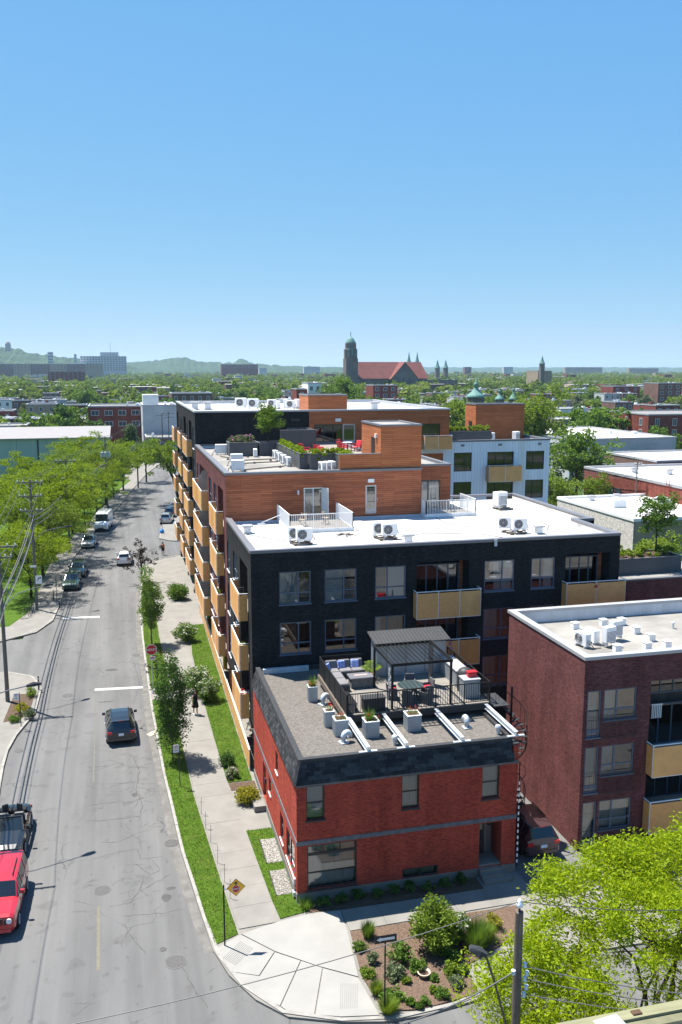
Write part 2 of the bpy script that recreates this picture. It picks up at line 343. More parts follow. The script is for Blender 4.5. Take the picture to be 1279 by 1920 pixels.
M['leaf_grey'] = leafmat('grey_leaf', (0.10,0.13,0.07), (0.17,0.21,0.11), 0.3, (0.24,0.26,0.15))
M['leaf_purple'] = leafmat('purple_leaf', (0.022,0.016,0.013), (0.045,0.03,0.022), 0.2, (0.07,0.05,0.03))
M['leaf_yellow'] = leafmat('yellow_leaf', (0.20,0.20,0.018), (0.32,0.30,0.03), 0.35, (0.38,0.35,0.06))
M['blossom'] = leafmat('white_blossom', (0.45,0.45,0.38), (0.70,0.70,0.64), 0.25)
M['grassblade'] = leafmat('grass_blade', (0.06,0.115,0.008), (0.095,0.16,0.012), 0.35, (0.15,0.18,0.035), (0.15,0.145,0.055))
def mk_asphalt():
    m, t, B, N, L = newmat('asphalt'); B.inputs['Roughness'].default_value = 0.88; B.inputs['Specular IOR Level'].default_value = 0.2
    big = noise(N, L, pos_node(N, L, (1, 0.22, 1)), 0.30, 5); fine = noise(N, L, pos_node(N, L), 30, 3, 0.8)
    c = ramp(N, L, big, [(0.3, (0.100,0.0985,0.095)), (0.5, (0.126,0.124,0.120)), (0.72, (0.148,0.145,0.139))])
    c = mixc(N, L, 1.0, c, ramp(N, L, fine, [(0.25, (0.80,)*3), (0.75, (1.12,)*3)]), 'MULTIPLY')
    # cracks: thin lines where a warped cell pattern meets its border, only in worn areas
    warp = N.new('ShaderNodeTexNoise'); warp.inputs['Scale'].default_value = 1.3; warp.inputs['Detail'].default_value = 4
    g = N.new('ShaderNodeNewGeometry'); L.new(g.outputs['Position'], warp.inputs['Vector'])
    add = N.new('ShaderNodeMix'); add.data_type = 'VECTOR'; add.inputs[0].default_value = 0.38
    L.new(g.outputs['Position'], add.inputs[4]); L.new(warp.outputs['Color'], add.inputs[5])
    v = N.new('ShaderNodeTexVoronoi'); v.feature = 'DISTANCE_TO_EDGE'; v.inputs['Scale'].default_value = 0.85; L.new(add.outputs[1], v.inputs['Vector'])
    crack = math_(N, L, 'LESS_THAN', v.outputs['Distance'], 0.012)
    worn = ramp(N, L, noise(N, L, pos_node(N, L, (1, 0.4, 1)), 0.33, 3), [(0.50, (0, 0, 0)), (0.60, (1, 1, 1))])
    k = math_(N, L, 'MULTIPLY', crack, worn)
    c = mixc(N, L, math_(N, L, 'MULTIPLY', k, 0.6), c, (0.055,0.053,0.05))
    patch = ramp(N, L, noise(N, L, pos_node(N, L), 0.9, 2, 0.3), [(0.66, (0, 0, 0)), (0.70, (0.45,)*3)])
    c = mixc(N, L, patch, c, (0.09,0.088,0.085))
    spots = ramp(N, L, noise(N, L, pos_node(N, L, (1, 0.6, 1)), 2.6, 4, 0.55), [(0.62, (1, 1, 1)), (0.74, (0.72, 0.71, 0.70))]); c = mixc(N, L, 1.0, c, spots, 'MULTIPLY')
    streak = ramp(N, L, noise(N, L, pos_node(N, L, (1, 0.02, 1)), 1.1, 4, 0.6), [(0.35, (0.86,)*3), (0.65, (1.08,)*3)]); c = mixc(N, L, 1.0, c, streak, 'MULTIPLY')
    L.new(c, B.inputs['Base Color']); bump(N, L, fine, B, 0.25, 0.01); return m
M['asphalt'] = mk_asphalt()
def mk_grass():
    m, t, B, N, L = newmat('lawn'); B.inputs['Roughness'].default_value = 0.9; B.inputs['Specular IOR Level'].default_value = 0.1
    f = noise(N, L, pos_node(N, L), 1.6, 6, 0.7); g = noise(N, L, pos_node(N, L), 22, 3, 0.8)
    c = ramp(N, L, f, [(0.25, (0.036,0.075,0.008)), (0.5, (0.058,0.112,0.009)), (0.68, (0.078,0.128,0.014)), (0.80, (0.12,0.11,0.05))])
    L.new(mixc(N, L, 1.0, c, ramp(N, L, g, [(0.25, (0.6,)*3), (0.75, (1.25,)*3)]), 'MULTIPLY'), B.inputs['Base Color'])
    bump(N, L, g, B, 0.7, 0.05); return m
M['grass'] = mk_grass()
def mk_city():
    m, t, B, N, L = newmat('city_ground'); B.inputs['Roughness'].default_value = 0.95; B.inputs['Specular IOR Level'].default_value = 0.1
    f = noise(N, L, pos_node(N, L), 0.035, 4, 0.6)
    L.new(ramp(N, L, f, [(0.35, (0.03,0.055,0.012)), (0.5, (0.045,0.075,0.016)), (0.58, (0.11,0.107,0.10)), (0.7, (0.14,0.135,0.13))]), B.inputs['Base Color']); return m
M['city'] = mk_city()
def wmat(name, col, **k):
    key = 'c_'+name
    if key not in M: M[key] = mat(name, col, **k)
    return M[key]
# ================================================================ ground, roads, pavements
rng = random.Random(7)
struct('ground', MB().add([(-12000,-400,-0.08),(16000,-400,-0.08),(16000,20000,-0.08),(-12000,20000,-0.08)], [(0,1,2,3)]), M['city'])
LK = [(-7.3,15),(-7.3,49.7),(-7.48,52.5),(-7.5,56.4),(-7.06,58.9),(-6.4,61.5),(-6.35,66.5),(-6.9,69.2),(-9.0,70.9),(-45,72.5)]
LK2 = [(-45,79.4),(-10.84,79.4),(-8.0,81.6),(-6.8,85.2),(-6.5,92),(-6.5,112),(-4.4,130),(-1.39,150.8),(1.77,177),(5.5,205),(14,250)]
RK = [(15.3,29.5),(12.7,28.0),(10.0,27.65),(8.5,27.7),(7.0,28.05),(5.15,28.78),(4.14,29.95),(3.33,31.56),(2.88,33.23),(2.59,36.1),(2.13,41.1),(1.66,50.3),(1.35,60.6),(1.2,72),(1.14,84.2),(1.45,95),(2.1,106),(3.6,110.5),(6.5,112.4)]
RK2 = [(40,122.5),(6.2,122.5),(4.9,124.5),(5.75,136),(8.1,152),(11.2,167),(15.5,190),(24,235)]
road = MB()
road.add([(-9,-20,0),(40,-20,0),(40,26.5,0),(-9,26.5,0)], [(0,1,2,3)])
road.add([(-9,26.5,0),(30,26.5,0),(30,31.5,0),(4.5,31.5,0),(4.5,80,0),(-9,80,0)], [(0,1,2,3,4,5)])
road.add([(-9,80,0),(4.5,80,0),(4.5,112,0),(-9,112,0)], [(0,1,2,3)])
road.add([(-9,112,0),(60,112,0),(60,123,0),(-9,123,0)], [(0,1,2,3)])
road.add([(-9,123,0),(7,123,0),(12.5,167,0),(17,190,0),(26,240,0),(12,250,0),(-1,177,0),(-3,151,0)], [(0,1,2,3,4,5,6,7)])
road.add([(-70,71,0),(-9,70,0),(-9,80,0),(-70,80.5,0)], [(0,1,2,3)])
road.add([(30,15,0),(120,15,0),(120,31.5,0),(30,31.5,0)], [(0,1,2,3)]) if False else None
road.add([(40,15,0),(120,15,0),(120,26.5,0),(40,26.5,0)], [(0,1,2,3)])
struct('road', road, M['asphalt'])
def block(name, kerb, rest, mtl, z=0.10):
    return struct(name, MB().prism(kerb+rest, -0.04, z), mtl)
def seg_pts(line, step):
    """points every step metres along a polyline"""
    out = [Vector((*line[0], 0))]; acc = 0
    P = [Vector((*p, 0)) for p in line]; L = sum((b-a).length for a, b in zip(P, P[1:])); n = max(1, round(L/step)); d = L/n
    tgt = d; run = 0
    for a, b in zip(P, P[1:]):
        l = (b-a).length
        while tgt <= run+l+1e-6 and len(out) <= n:
            out.append(a+(b-a)*((tgt-run)/l)); tgt += d
        run += l
    return out
def kerbs(parent, line, side, step=2.2, w=0.16, top=0.13):
    """kerb stones; side +1 puts the stone left of the walking direction"""
    pts = seg_pts(line, step)
    for a, b in zip(pts, pts[1:]):
        d = (b-a).normalized(); n = Vector((-d.y, d.x, 0))*side*w; e = d*0.006; j = rng.uniform(-0.008, 0.008)
        q = [a+e, b-e, b-e+n, a+e+n]
        if side < 0: q.reverse()
        MB().prism([(p.x, p.y) for p in q], -0.03, top+j).build('kerb_stone', M['kerb'], parent)
# the block with the houses: pavement base, then kerb stones, slabs, lawns on it
pav = block('pavement', RK[::-1], [(15.3,31.2),(60,30.6),(60,112.4)][::-1] if False else [(15.3,31.0),(48,30.4),(48,112.4)], M['concrete']) if False else \
      struct('pavement', MB().prism([(15.3,29.5),(48,29.0),(48,112.4)]+RK[::-1][:-1], -0.04, 0.09), M['concrete'])
kerbs(pav, RK, -1)
def slab(parent, pts, z=0.128, m='concrete', z0=0.05):
    c = sum((Vector((*p, 0)) for p in pts), Vector())/len(pts)
    q = []
    for p in pts:
        v = Vector((*p, 0)); d = (c-v); q.append(v+d*(0.007/max(d.length, 0.1)))
    MB().prism([(v.x, v.y) for v in q], z0, z+rng.uniform(-0.004, 0.004)).build('paving_slab', M[m], parent)
def sx(y, side):          # edges of the footway along the street
    L = [(33.6,4.14,5.83),(36,3.95,5.72),(41,3.65,5.45),(47,3.28,5.22),(54,3.12,5.08),(64,3.0,5.0),(77,2.75,5.05),(92,2.8,5.4),(104,3.3,5.9)]
    for a, b in zip(L, L[1:]):
        if y <= b[0]: t = (y-a[0])/(b[0]-a[0]); return a[side]+(b[side]-a[side])*t
    return L[-1][side]
y = 34.4
while y < 103:
    y2 = y+1.52
    slab(pav, [(sx(y,1),y-0.1),(sx(y,2),y),(sx(y2,2),y2),(sx(y2,1),y2-0.1)]); y = y2
for x in np.arange(8.6, 21, 1.65):   # footway in front of the red house
    x2 = x+1.65; slab(pav, [(x,33.05+0.02*(x-8.6)),(x2,33.05+0.02*(x2-8.6)),(x2,34.55),(x,34.55)])
for x in np.arange(20.4, 40, 1.65): slab(pav, [(x,31.2),(x+1.65,31.2),(x+1.65,33.4),(x,33.4)])
# the new concrete corner in six casts
C0 = (8.42,33.0); arc = [(2.98,33.25),(3.42,31.64),(4.22,30.08),(5.2,28.95),(7.02,28.23),(8.5,27.9)]
slab(pav, [(4.12,33.95),(5.85,34.42),(7.3,34.65),(8.52,34.55),(8.5,33.05),(8.2,30.2),(6.8,31.2),(5.3,32.5)], m='concrete_new')
slab(pav, [(4.1,33.9),(5.28,32.47),(4.45,31.2),(3.42,31.68),(2.98,33.25)], m='concrete_new')
slab(pav, [(5.3,32.44),(6.2,31.68),(4.95,29.35),(4.24,30.1),(3.47,31.64),(4.48,31.15)], m='concrete_new')
slab(pav, [(6.23,31.65),(6.95,31.05),(6.1,28.62),(5.2,28.98),(4.98,29.32)], m='concrete_new')
slab(pav, [(6.98,31.02),(8.18,30.15),(8.42,28.0),(7.02,28.26),(6.14,28.6)], m='concrete_new')
gr = MB()
for k in range(9):
    a = k*0.075; gr.bar((3.2+a*0.7,32.55-a*0.9,0.134),(4.05+a*0.7,33.45-a*0.9,0.134),0.012,0.004)
    gr.bar((7.1+a,28.65-a*0.2,0.134),(7.45+a,30.0-a*0.3,0.134),0.012,0.004)
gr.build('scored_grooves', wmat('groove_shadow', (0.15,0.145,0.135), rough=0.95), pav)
# lawns and beds lie as raised sheets on the pavement base
def lawn(name, pts, m='grass', z=0.125, parent=None, label=None):
    mb = MB().prism(pts, 0.05, z); o = mb.build(name, M[m], parent); o['kind'] = 'structure'; return o
LAWNS = [[(2.98,33.5),(4.0,34.0),(3.85,36),(3.55,41),(3.18,47),(3.02,54),(2.92,62.0),(1.5,62.0),(1.66,54),(1.8,50.3),(2.28,41.1),(2.74,36.1)],
         [(2.92,64.6),(2.66,77),(2.7,92),(2.95,99),(1.8,99),(1.58,92),(1.32,77),(1.5,64.6)],
         [(5.9,34.6),(7.2,34.85),(6.82,35.5),(6.82,42.3),(5.5,42.3),(5.6,40),(5.78,36)],
         [(5.22,47.9),(6.62,47.9),(6.66,58),(6.74,70),(6.82,80.5),(5.6,80.5),(5.12,72),(5.06,62),(5.12,54)]]
for q in LAWNS: lawn('lawn', q)
lawn('planting_strip', [(7.25,34.62),(15.3,34.6),(15.3,35.52),(6.9,35.52)], 'soil', 0.12)
lawn('flower_bed', [(8.60,32.98),(8.35,30.2),(8.62,28.15),(10.0,27.9),(12.4,28.2),(12.45,29.75),(15.6,31.2),(16.2,33.0),(12,33.0)], 'mulch', 0.15)
lawn('mulch_strip', [(5.3,46.9),(6.75,46.9),(6.75,47.8),(5.25,47.8)], 'soil', 0.115)
pv = thing('paved_path', None, None, (5.6,44,0.1)); pv['kind'] = 'structure'
for i in range(7):
    for j in range(9):
        x = 5.42+i*0.19+(j%2)*0.05; y = 45.1+j*0.19
        if x < 6.7: MB().box(x, x+0.18, y, y+0.18, 0.06, 0.122+rng.uniform(-0.003,0.003)).build('paver', M['concrete'], pv)
# the far side of the street
lp = struct('left_pavement', MB().prism(LK+[(-45,15)], -0.04, 0.12), M['concrete']); kerbs(lp, LK, 1, 2.4)
lp2 = struct('park_pavement', MB().prism(LK2[::1]+[(-1,250),(-45,250)], -0.04, 0.12), M['concrete']); kerbs(lp2, LK2, 1, 3.0)
rp2 = struct('corner_pavement', MB().prism([(40,235)]+RK2, -0.04, 0.12), M['concrete']); kerbs(rp2, RK2, 1, 3.0)
park = [(-80,84),(-10.6,84),(-9.2,89),(-8.9,112),(-6.9,130),(-3.9,151),(-0.8,177),(2,194),(-80,194)]
lawn('park_lawn', park, 'grass', 0.13)
lawn('verge', [(8.4,128),(36,128),(36,185),(15,185),(11.5,160)], 'grass', 0.13)
lawn('kerb_bed', [(-8.35,60.3),(-7.25,60.6),(-6.8,62),(-6.75,65.4),(-8.2,65.6)], 'soil', 0.14)
# south side of the cross street (its pavement runs below the flat roof in the foreground)
sp = struct('south_pavement', MB().prism([(6,20.3),(6,10),(60,10),(60,20.3)], -0.04, 0.12), M['concrete']); kerbs(sp, [(60,20.3),(6,20.3)], 1, 3)
struct('driveway', MB().add([(17.42,34.6,0.134),(20.98,34.6,0.134),(20.98,48.6,0.134),(17.42,48.6,0.134)],[(0,1,2,3)]), M['asphalt'])  # asphalt sheet over the paving; the alley's shade is put into its dark tone
# painted markings
def mark(name, pts, m):
    o = struct(name, MB().add([(x,y,0.004) for x, y in pts], [tuple(range(len(pts)))]), M[m]); return o
mark('stop_line', [(-2.55,65.3),(0.93,65.0),(0.93,65.42),(-2.55,65.75)], 'white_paint')
mark('stop_line', [(-5.97,85.8),(-2.58,85.5),(-2.58,86.1),(-5.97,86.4)], 'white_paint')
mark('lane_line', [(-1.72,33.2),(-1.58,33.2),(-1.66,37.6),(-1.80,37.6)], 'worn_yellow')
M['faint_yellow'] = mat('almost_gone_yellow', (0.130,0.124,0.108), 0.9, 0.12, 3)
mark('lane_line', [(-2.30,50),(-2.22,50),(-2.40,64.6),(-2.48,64.6)], 'faint_yellow')
# cracks, patches and gutter grit of the old carriageway
ck = MB(); cr = random.Random(31)
def crack(pts, w):
    P = []
    for (xa, ya), (xb, yb) in zip(pts, pts[1:]):
        n = max(2, int(math.hypot(xb-xa, yb-ya)/0.22))
        for k in range(n): P.append((xa+(xb-xa)*k/n+cr.uniform(-.05,.05), ya+(yb-ya)*k/n+cr.uniform(-.05,.05)))
    P.append(pts[-1]); prev = None
    for k, p in enumerate(P):
        q = P[min(k+1, len(P)-1)]; o = P[max(k-1, 0)]; d = Vector((q[0]-o[0], q[1]-o[1], 0)).normalized(); nn = Vector((-d.y, d.x, 0))*w*cr.uniform(0.4,1.2)
        cur = ((p[0]-nn.x, p[1]-nn.y, 0.003), (p[0]+nn.x, p[1]+nn.y, 0.003))
        if prev: ck.quad(prev[0], prev[1], cur[1], cur[0])
        prev = cur
def gp(*L): return [PZ(x, y)[:2] for x, y in L]
for L_, w in [([(165,1510),(225,1503),(245,1504),(270,1496)],.03),([(160,1540),(215,1537),(262,1530)],.035),([(190,1580),(225,1578),(262,1560),(285,1555)],.02),([(175,1610),(212,1600),(258,1592),(262,1610),(305,1606)],.02),([(240,1560),(262,1575),(266,1592)],.015),([(205,1700),(245,1692),(262,1670),(300,1650),(318,1640)],.02),([(232,1718),(305,1712),(342,1705)],.018),([(232,1730),(248,1758),(272,1785)],.02),([(345,1815),(360,1850),(390,1890)],.02),
              ([(200,1470),(250,1468),(290,1470)],.02),([(185,1430),(205,1425),(250,1440),(265,1438)],.02),([(250,1240),(262,1280),(250,1320)],.02),([(190,1245),(230,1240),(262,1246)],.02),([(200,1275),(235,1268),(255,1275)],.02),([(110,1390),(122,1363),(108,1350),(88,1355)],.015),([(250,1420),(262,1445),(255,1480),(268,1510),(260,1540)],.025),([(270,1640),(262,1668),(276,1680)],.02),([(255,1620),(280,1640),(300,1632)],.02)]: crack(gp(*L_), w)
for k in range(70):
    a = PZ(cr.uniform(225,300), cr.choice([cr.uniform(1495,1560), cr.uniform(1620,1700), cr.uniform(1400,1470), cr.uniform(1230,1290)])); d = cr.uniform(0,6.28); l = cr.uniform(.3,.9); crack([(a.x,a.y),(a.x+math.cos(d)*l,a.y+math.sin(d)*l)], .012)
q = ck.build('cracks', mat('tar_crack', (0.078,0.076,0.073), 0.95, 0.3, 3), bpy.data.objects['road']); q['kind'] = 'stuff'
for k, (px, py, rx_, ry_) in enumerate([(312,1683,.22,.30),(321,1666,.22,.16),(253,1490,.16,.26),(258,1650,.75,.5),(232,1365,.2,.12),(198,1316,.5,.12),(210,1256,.5,.3)]):
    c = PZ(px, py); pts = [(c.x+math.cos(a)*rx_*cr.uniform(.8,1.15), c.y+math.sin(a)*ry_*cr.uniform(.8,1.15)) for a in np.linspace(0, 5.9, 12)]
    MB().add([(x, y, 0.0022+0.0001*k) for x, y in pts], [tuple(range(12))]).build('tar_patch', mat('tar_patch_%d' % k, (0.075,0.074,0.072) if k != 3 else (0.108,0.107,0.104), 0.95, 0.15, 4), bpy.data.objects['road'])
gs = MB(); prev = None
for p in seg_pts(RK[8:16], 0.5):
    w = 0.42+0.06*math.sin(p.y*0.35)+cr.uniform(-.03,.03); cur = ((p.x-w, p.y, 0.0015), (p.x-0.02, p.y, 0.0015))
    if prev: gs.quad(prev[0], prev[1], cur[1], cur[0])
    prev = cur
gs.build('gutter_grit', mat('gutter_grit', (0.134,0.128,0.116), 0.95, 0.25, 1.6), bpy.data.objects['road'])
def manhole(x, y, r, lab):
    t = thing('manhole_cover', lab, 'manhole cover', (x, y, 0))
    MB().lathe([(r,0.002),(r,0.012),(r*0.86,0.012),(r*0.86,0.006),(0.01,0.006)], 28, (x,y,0)).build('rim', wmat('collar', (0.12,0.118,0.112), rough=0.9), t)
    lid = MB().lathe([(r*0.85,0.004),(r*0.85,0.014),(0.01,0.014)], 28, (x,y,0)).build('lid', M['iron'], t)
    kn = MB()
    for k in range(10):
        a = k*0.628; kn.box(x+math.cos(a)*r*0.6-0.02, x+math.cos(a)*r*0.6+0.02, y+math.sin(a)*r*0.6-0.02, y+math.sin(a)*r*0.6+0.02, 0.013, 0.02)
    kn.build('knobs', M['iron'], lid)['kind'] = 'stuff'
manhole(-1.59,38.83,0.40,'round iron manhole cover before the faded yellow lane line')
manhole(1.36,32.99,0.46,'large ringed iron manhole cover beside the new concrete corner')
manhole(0.90,33.9,0.15,'tiny iron valve cover next to the large ringed manhole')
manhole(-4.44,64.79,0.42,'pale round manhole cover at the side street mouth')
manhole(-6.9,55.6,0.30,'twin dark iron cover in the gutter by the left kerb')
manhole(0.57,73.1,0.36,'dark sunken manhole cover past the white stop line')
t = thing('storm_drain', 'round slotted iron storm drain by the grassy kerb', 'drain', (1.72,42.2,0))
MB().lathe([(0.36,0.002),(0.36,0.012),(0.30,0.012),(0.30,0.004),(0.01,0.004)], 24, (1.72,42.2,0)).build('rim', M['iron'], t)
for k in range(7):
    d = -0.24+k*0.08; w = math.sqrt(max(0.01, 0.29**2-d*d)); MB().box(1.72+d-0.02,1.72+d+0.02,42.2-w,42.2+w,0.003,0.016).build('grate_bar', M['iron'], t)
for i, (px, py, rz, lab) in enumerate([(292,1329,0.2,'small crumpled cardboard piece in the gutter beside the grass'), (290,1375,0.5,'larger flat cardboard sheet in the gutter beside the black car')]):
    p = PZ(px, py); s = 0.30 if i == 0 else 0.48
    mm = Matrix.Translation((p.x, p.y, 0.012)) @ Matrix.Rotation(rz, 4, 'Z')
    o = MB(mm).add([(-s,-s*0.5,0),(0,-s*0.55,0.05),(s,-s*0.5,0.0),(s,s*0.5,0.03),(0,s*0.5,0.07),(-s,s*0.45,0.0),(-s,-s*0.5,-0.008),(s,-s*0.5,-0.008),(s,s*0.5,0.02),(-s,s*0.45,-0.008)],
            [(0,1,4,5),(1,2,3,4),(0,6,7,2,1),(2,7,8,3),(5,9,6,0),(3,8,9,5,4)]).build('cardboard', wmat('cardboard', (0.50,0.40,0.27), rough=0.9))
    tag(o, lab, 'cardboard')
# grass blades on the nearer lawns
def inpoly(x, y, P):
    r = False; j = len(P)-1
    for i in range(len(P)):
        if (P[i][1] > y) != (P[j][1] > y) and x < (P[j][0]-P[i][0])*(y-P[i][1])/(P[j][1]-P[i][1])+P[i][0]: r = not r
        j = i
    return r
def blades(polys, dens, h):
    nr = np.random.RandomState(3); out = []
    for q in polys:
        xs = [p[0] for p in q]; ys = [p[1] for p in q]; n = int((max(xs)-min(xs))*(max(ys)-min(ys))*dens)
        for x, y in zip(nr.uniform(min(xs)-0.05, max(xs)+0.05, n), nr.uniform(min(ys), max(ys), n)):
            if inpoly(x, y, q): out.append((x, y))
    P = np.array(out); n = len(P); a = nr.uniform(0, 6.28, n); hh = h*nr.uniform(0.5, 1.5, n); w = nr.uniform(0.010, 0.022, n)
    V = np.zeros((n,3,3)); V[:,0,0] = P[:,0]-np.cos(a)*w; V[:,0,1] = P[:,1]-np.sin(a)*w; V[:,1,0] = P[:,0]+np.cos(a)*w; V[:,1,1] = P[:,1]+np.sin(a)*w
    V[:,0:2,2] = 0.12; b = a+nr.uniform(-1, 1, n)+1.57; l = nr.uniform(0.02, 0.09, n)
    V[:,2,0] = P[:,0]+np.cos(b)*l; V[:,2,1] = P[:,1]+np.sin(b)*l; V[:,2,2] = 0.12+hh
    return V
o = quads_mesh('grass', blades(LAWNS, 300, 0.065), M['grassblade']); tag(o, 'short bright green grass on the roadside lawns', 'grass', kind='stuff')
# pale pebble beds under the side windows of the red house
for k, (ya, yb, lab) in enumerate([(36.3,38.3,'pale pebble bed under the big side window of the red house'),(39.0,41.2,'pale pebble bed under the narrow side window of the red house')]):
    o = struct('pebble_bed', MB().prism([(6.05,ya),(6.8,ya),(6.8,yb),(6.05,yb)], 0.08, 0.14), M['pebble'])
    nr = np.random.RandomState(k); n = 900; c = np.stack([nr.uniform(6.08,6.77,n), nr.uniform(ya+.03,yb-.03,n), np.full(n,0.145)], 1)
    V = np.zeros((n,4,3)); a = nr.uniform(0,6.28,n); s = nr.uniform(0.02,0.045,n)
    for j in range(4): V[:,j,0] = c[:,0]+np.cos(a+j*1.57)*s; V[:,j,1] = c[:,1]+np.sin(a+j*1.57)*s; V[:,j,2] = c[:,2]+nr.uniform(0,0.03,n)
    q = quads_mesh('pebbles', V, leafmat('pebble_%d'%k, (0.16,0.14,0.12), (0.36,0.34,0.31), 0.0), o); q['kind'] = 'stuff'
    MB().box(6.0,6.05,ya-0.02,yb+0.02,0.05,0.17).build('edging', M['dark_metal'], o)
# ================================================================ building kit
ZUP = Vector((0,0,1))
AMB = [M['amber'], mat('amber_panel_pale', (0.70,0.36,0.125), 0.45, 0.12, 1.2), mat('amber_panel_deep', (0.60,0.275,0.085), 0.4, 0.12, 1.2)]
def fmat(o, u, inn):
    m = Matrix.Identity(4)
    for k, v in enumerate((Vector(u), Vector(inn), ZUP)):
        for r in range(3): m[r][k] = v[r]
    for r in range(3): m[r][3] = o[r]
    return m
class Facade:
    """a wall in its own frame: x along it, y inwards, z up; openings are cut out with reveals and a room behind"""
    def __init__(s, root, o, u, inn, W, z0, z1, mtl, name='wall', thick=0.25):
        s.root = root; s.M = fmat(o, u, inn); s.W = W; s.z0 = z0; s.z1 = z1; s.mtl = mtl; s.name = name; s.op = []; s.th = thick
    def hole(s, a, b, c, d, dep=0.16, room=1.6, rm=1): s.op.append((a, b, c, d, dep, room, rm)); return (a, b, c, d, dep)
    def build(s, wallpoly=None, interior='interior'):
        mb = MB(s.M); us = sorted({0.0, s.W}|{x for o in s.op for x in o[:2]}); vs = sorted({s.z0, s.z1}|{x for o in s.op for x in o[2:4]})
        for a, b in zip(us, us[1:]):
            for c, d in zip(vs, vs[1:]):
                mu, mv = (a+b)/2, (c+d)/2
                if any(o[0] < mu < o[1] and o[2] < mv < o[3] for o in s.op): continue
                mb.quad((a,0,c),(b,0,c),(b,0,d),(a,0,d))
        for a, b, c, d, dep, room, rm in s.op:
            for q, (y0, y1), mi in ((0,(0,dep),0),(1,(dep,dep+room),rm)):
                mb.quad((a,y0,c),(a,y1,c),(a,y1,d),(a,y0,d),mi); mb.quad((b,y0,c),(b,y0,d),(b,y1,d),(b,y1,c),mi)
                mb.quad((a,y0,c),(b,y0,c),(b,y1,c),(a,y1,c),mi); mb.quad((a,y0,d),(a,y1,d),(b,y1,d),(b,y0,d),mi)
            e = dep+room; mb.quad((a,e,c),(b,e,c),(b,e,d),(a,e,d),rm)
        return mb.build(s.name, [s.mtl, M[interior], M['interior_red']], s.root)
    def window(s, h, style='two', frame='blue_frame', glass='glass', curtain=None, sill=True, cfrac=(0, 1), name='window', fw=0.07, label=None, sillmat='sill'):
        a, b, c, d, dep = h; y0, y1 = dep-0.09, dep-0.02; mb = MB(s.M); w = fw; W = b-a; H = d-c
        mb.box(a,a+w,y0,y1,c,d); mb.box(b-w,b,y0,y1,c,d); mb.box(a+w,b-w,y0,y1,c,c+w); mb.box(a+w,b-w,y0,y1,d-w,d)
        def vbar(t, q0=0.0, q1=1.0, ww=w): mb.box(a+W*t-ww/2, a+W*t+ww/2, y0+0.004, y1-0.004, c+w+(H-2*w)*q0, c+w+(H-2*w)*q1)
        def hbar(t, q0=0.0, q1=1.0, ww=w): mb.box(a+w+(W-2*w)*q0, a+w+(W-2*w)*q1, y0+0.008, y1-0.008, c+H*t-ww/2, c+H*t+ww/2)
        if style == 'two': vbar(0.60); hbar(0.34)
        elif style == 'two_r': vbar(0.40); hbar(0.34)
        elif style == 'three': vbar(1/3); vbar(2/3)
        elif style == 'four': vbar(.25); vbar(.5); vbar(.75)
        elif style == 'sash': hbar(0.5)
        elif style == 'pair': vbar(0.5)
        elif style == 'shop': hbar(0.78, ww=0.12); vbar(1/3, 0.78, 1, 0.05); vbar(2/3, 0.78, 1, 0.05); hbar(0.36, ww=0.05)
        elif style == 'door': hbar(0.12, ww=0.2)
        fr = mb.build(name, M[frame], s.root)
        if label: fr['label'] = label
        ym = (y0+y1)/2; MB(s.M).quad((a+w/2,ym,c+w/2),(b-w/2,ym,c+w/2),(b-w/2,ym,d-w/2),(a+w/2,ym,d-w/2)).build('pane', M[glass], fr)
        if curtain:
            k = MB(s.M); n = 14; ca, cb = a+w+(W-2*w)*cfrac[0], a+w+(W-2*w)*cfrac[1]
            for i in range(n):
                xa = ca+(cb-ca)*i/n; xb = ca+(cb-ca)*(i+1)/n; f = 0.03 if curtain == 'curtain' else 0.0; ya = dep+0.12+f*math.sin(i*2.4); yb = dep+0.12+f*math.sin((i+1)*2.4)
                k.quad((xa,ya,c+0.02),(xb,yb,c+0.02),(xb,yb,d-0.02),(xa,ya,d-0.02))
            k.build('curtain' if curtain == 'curtain' else 'blind', M[curtain], fr)
        if sill: MB(s.M).box(a-0.04,b+0.04,-0.05,dep-0.095,c-0.07,c-0.002).build('sill', M[sillmat], fr)
        return fr
    def balcony(s, a, b, floor, proj=0.52, inner=0.0, rail=1.1, drop=0.55, splits=2, name='balcony', side=True, pmat='amber'):
        bal = MB(s.M).box(a,b,-proj,max(inner,-0.004),floor-0.16,floor).build(name, M['soffit'], s.root); ft, fb = floor+rail-0.12, floor-drop
        pw = (b-a)/splits
        for i in range(splits): MB(s.M).box(a+i*pw+0.03,a+(i+1)*pw-0.03,-proj-0.03,-proj-0.012,fb,ft).build('panel', rng.choice(AMB), bal)
        if side:
            for x in (a-0.002, b-0.016): MB(s.M).box(x,x+0.018,-proj+0.03,-0.01,fb,ft).build('panel', M[pmat], bal)
        for i in range(splits+1):
            x = min(max(a+i*pw, a+0.025), b-0.025); MB(s.M).box(x-0.024,x+0.024,-proj-0.008,-proj+0.04,fb-0.02,floor+rail-0.04).build('post', M['white_metal'], bal)
        r = MB(s.M).box(a-0.02,b+0.02,-proj-0.02,-proj+0.04,floor+rail-0.04,floor+rail)
        for x in (a-0.02, b-0.03): r.box(x,x+0.05,-proj+0.04,-0.005,floor+rail-0.038,floor+rail-0.002)
        r.box(a+0.03,b-0.03,-proj-0.034,-proj-0.008,fb-0.03,fb-0.0); r.build('rail', M['white_metal'], bal); return bal
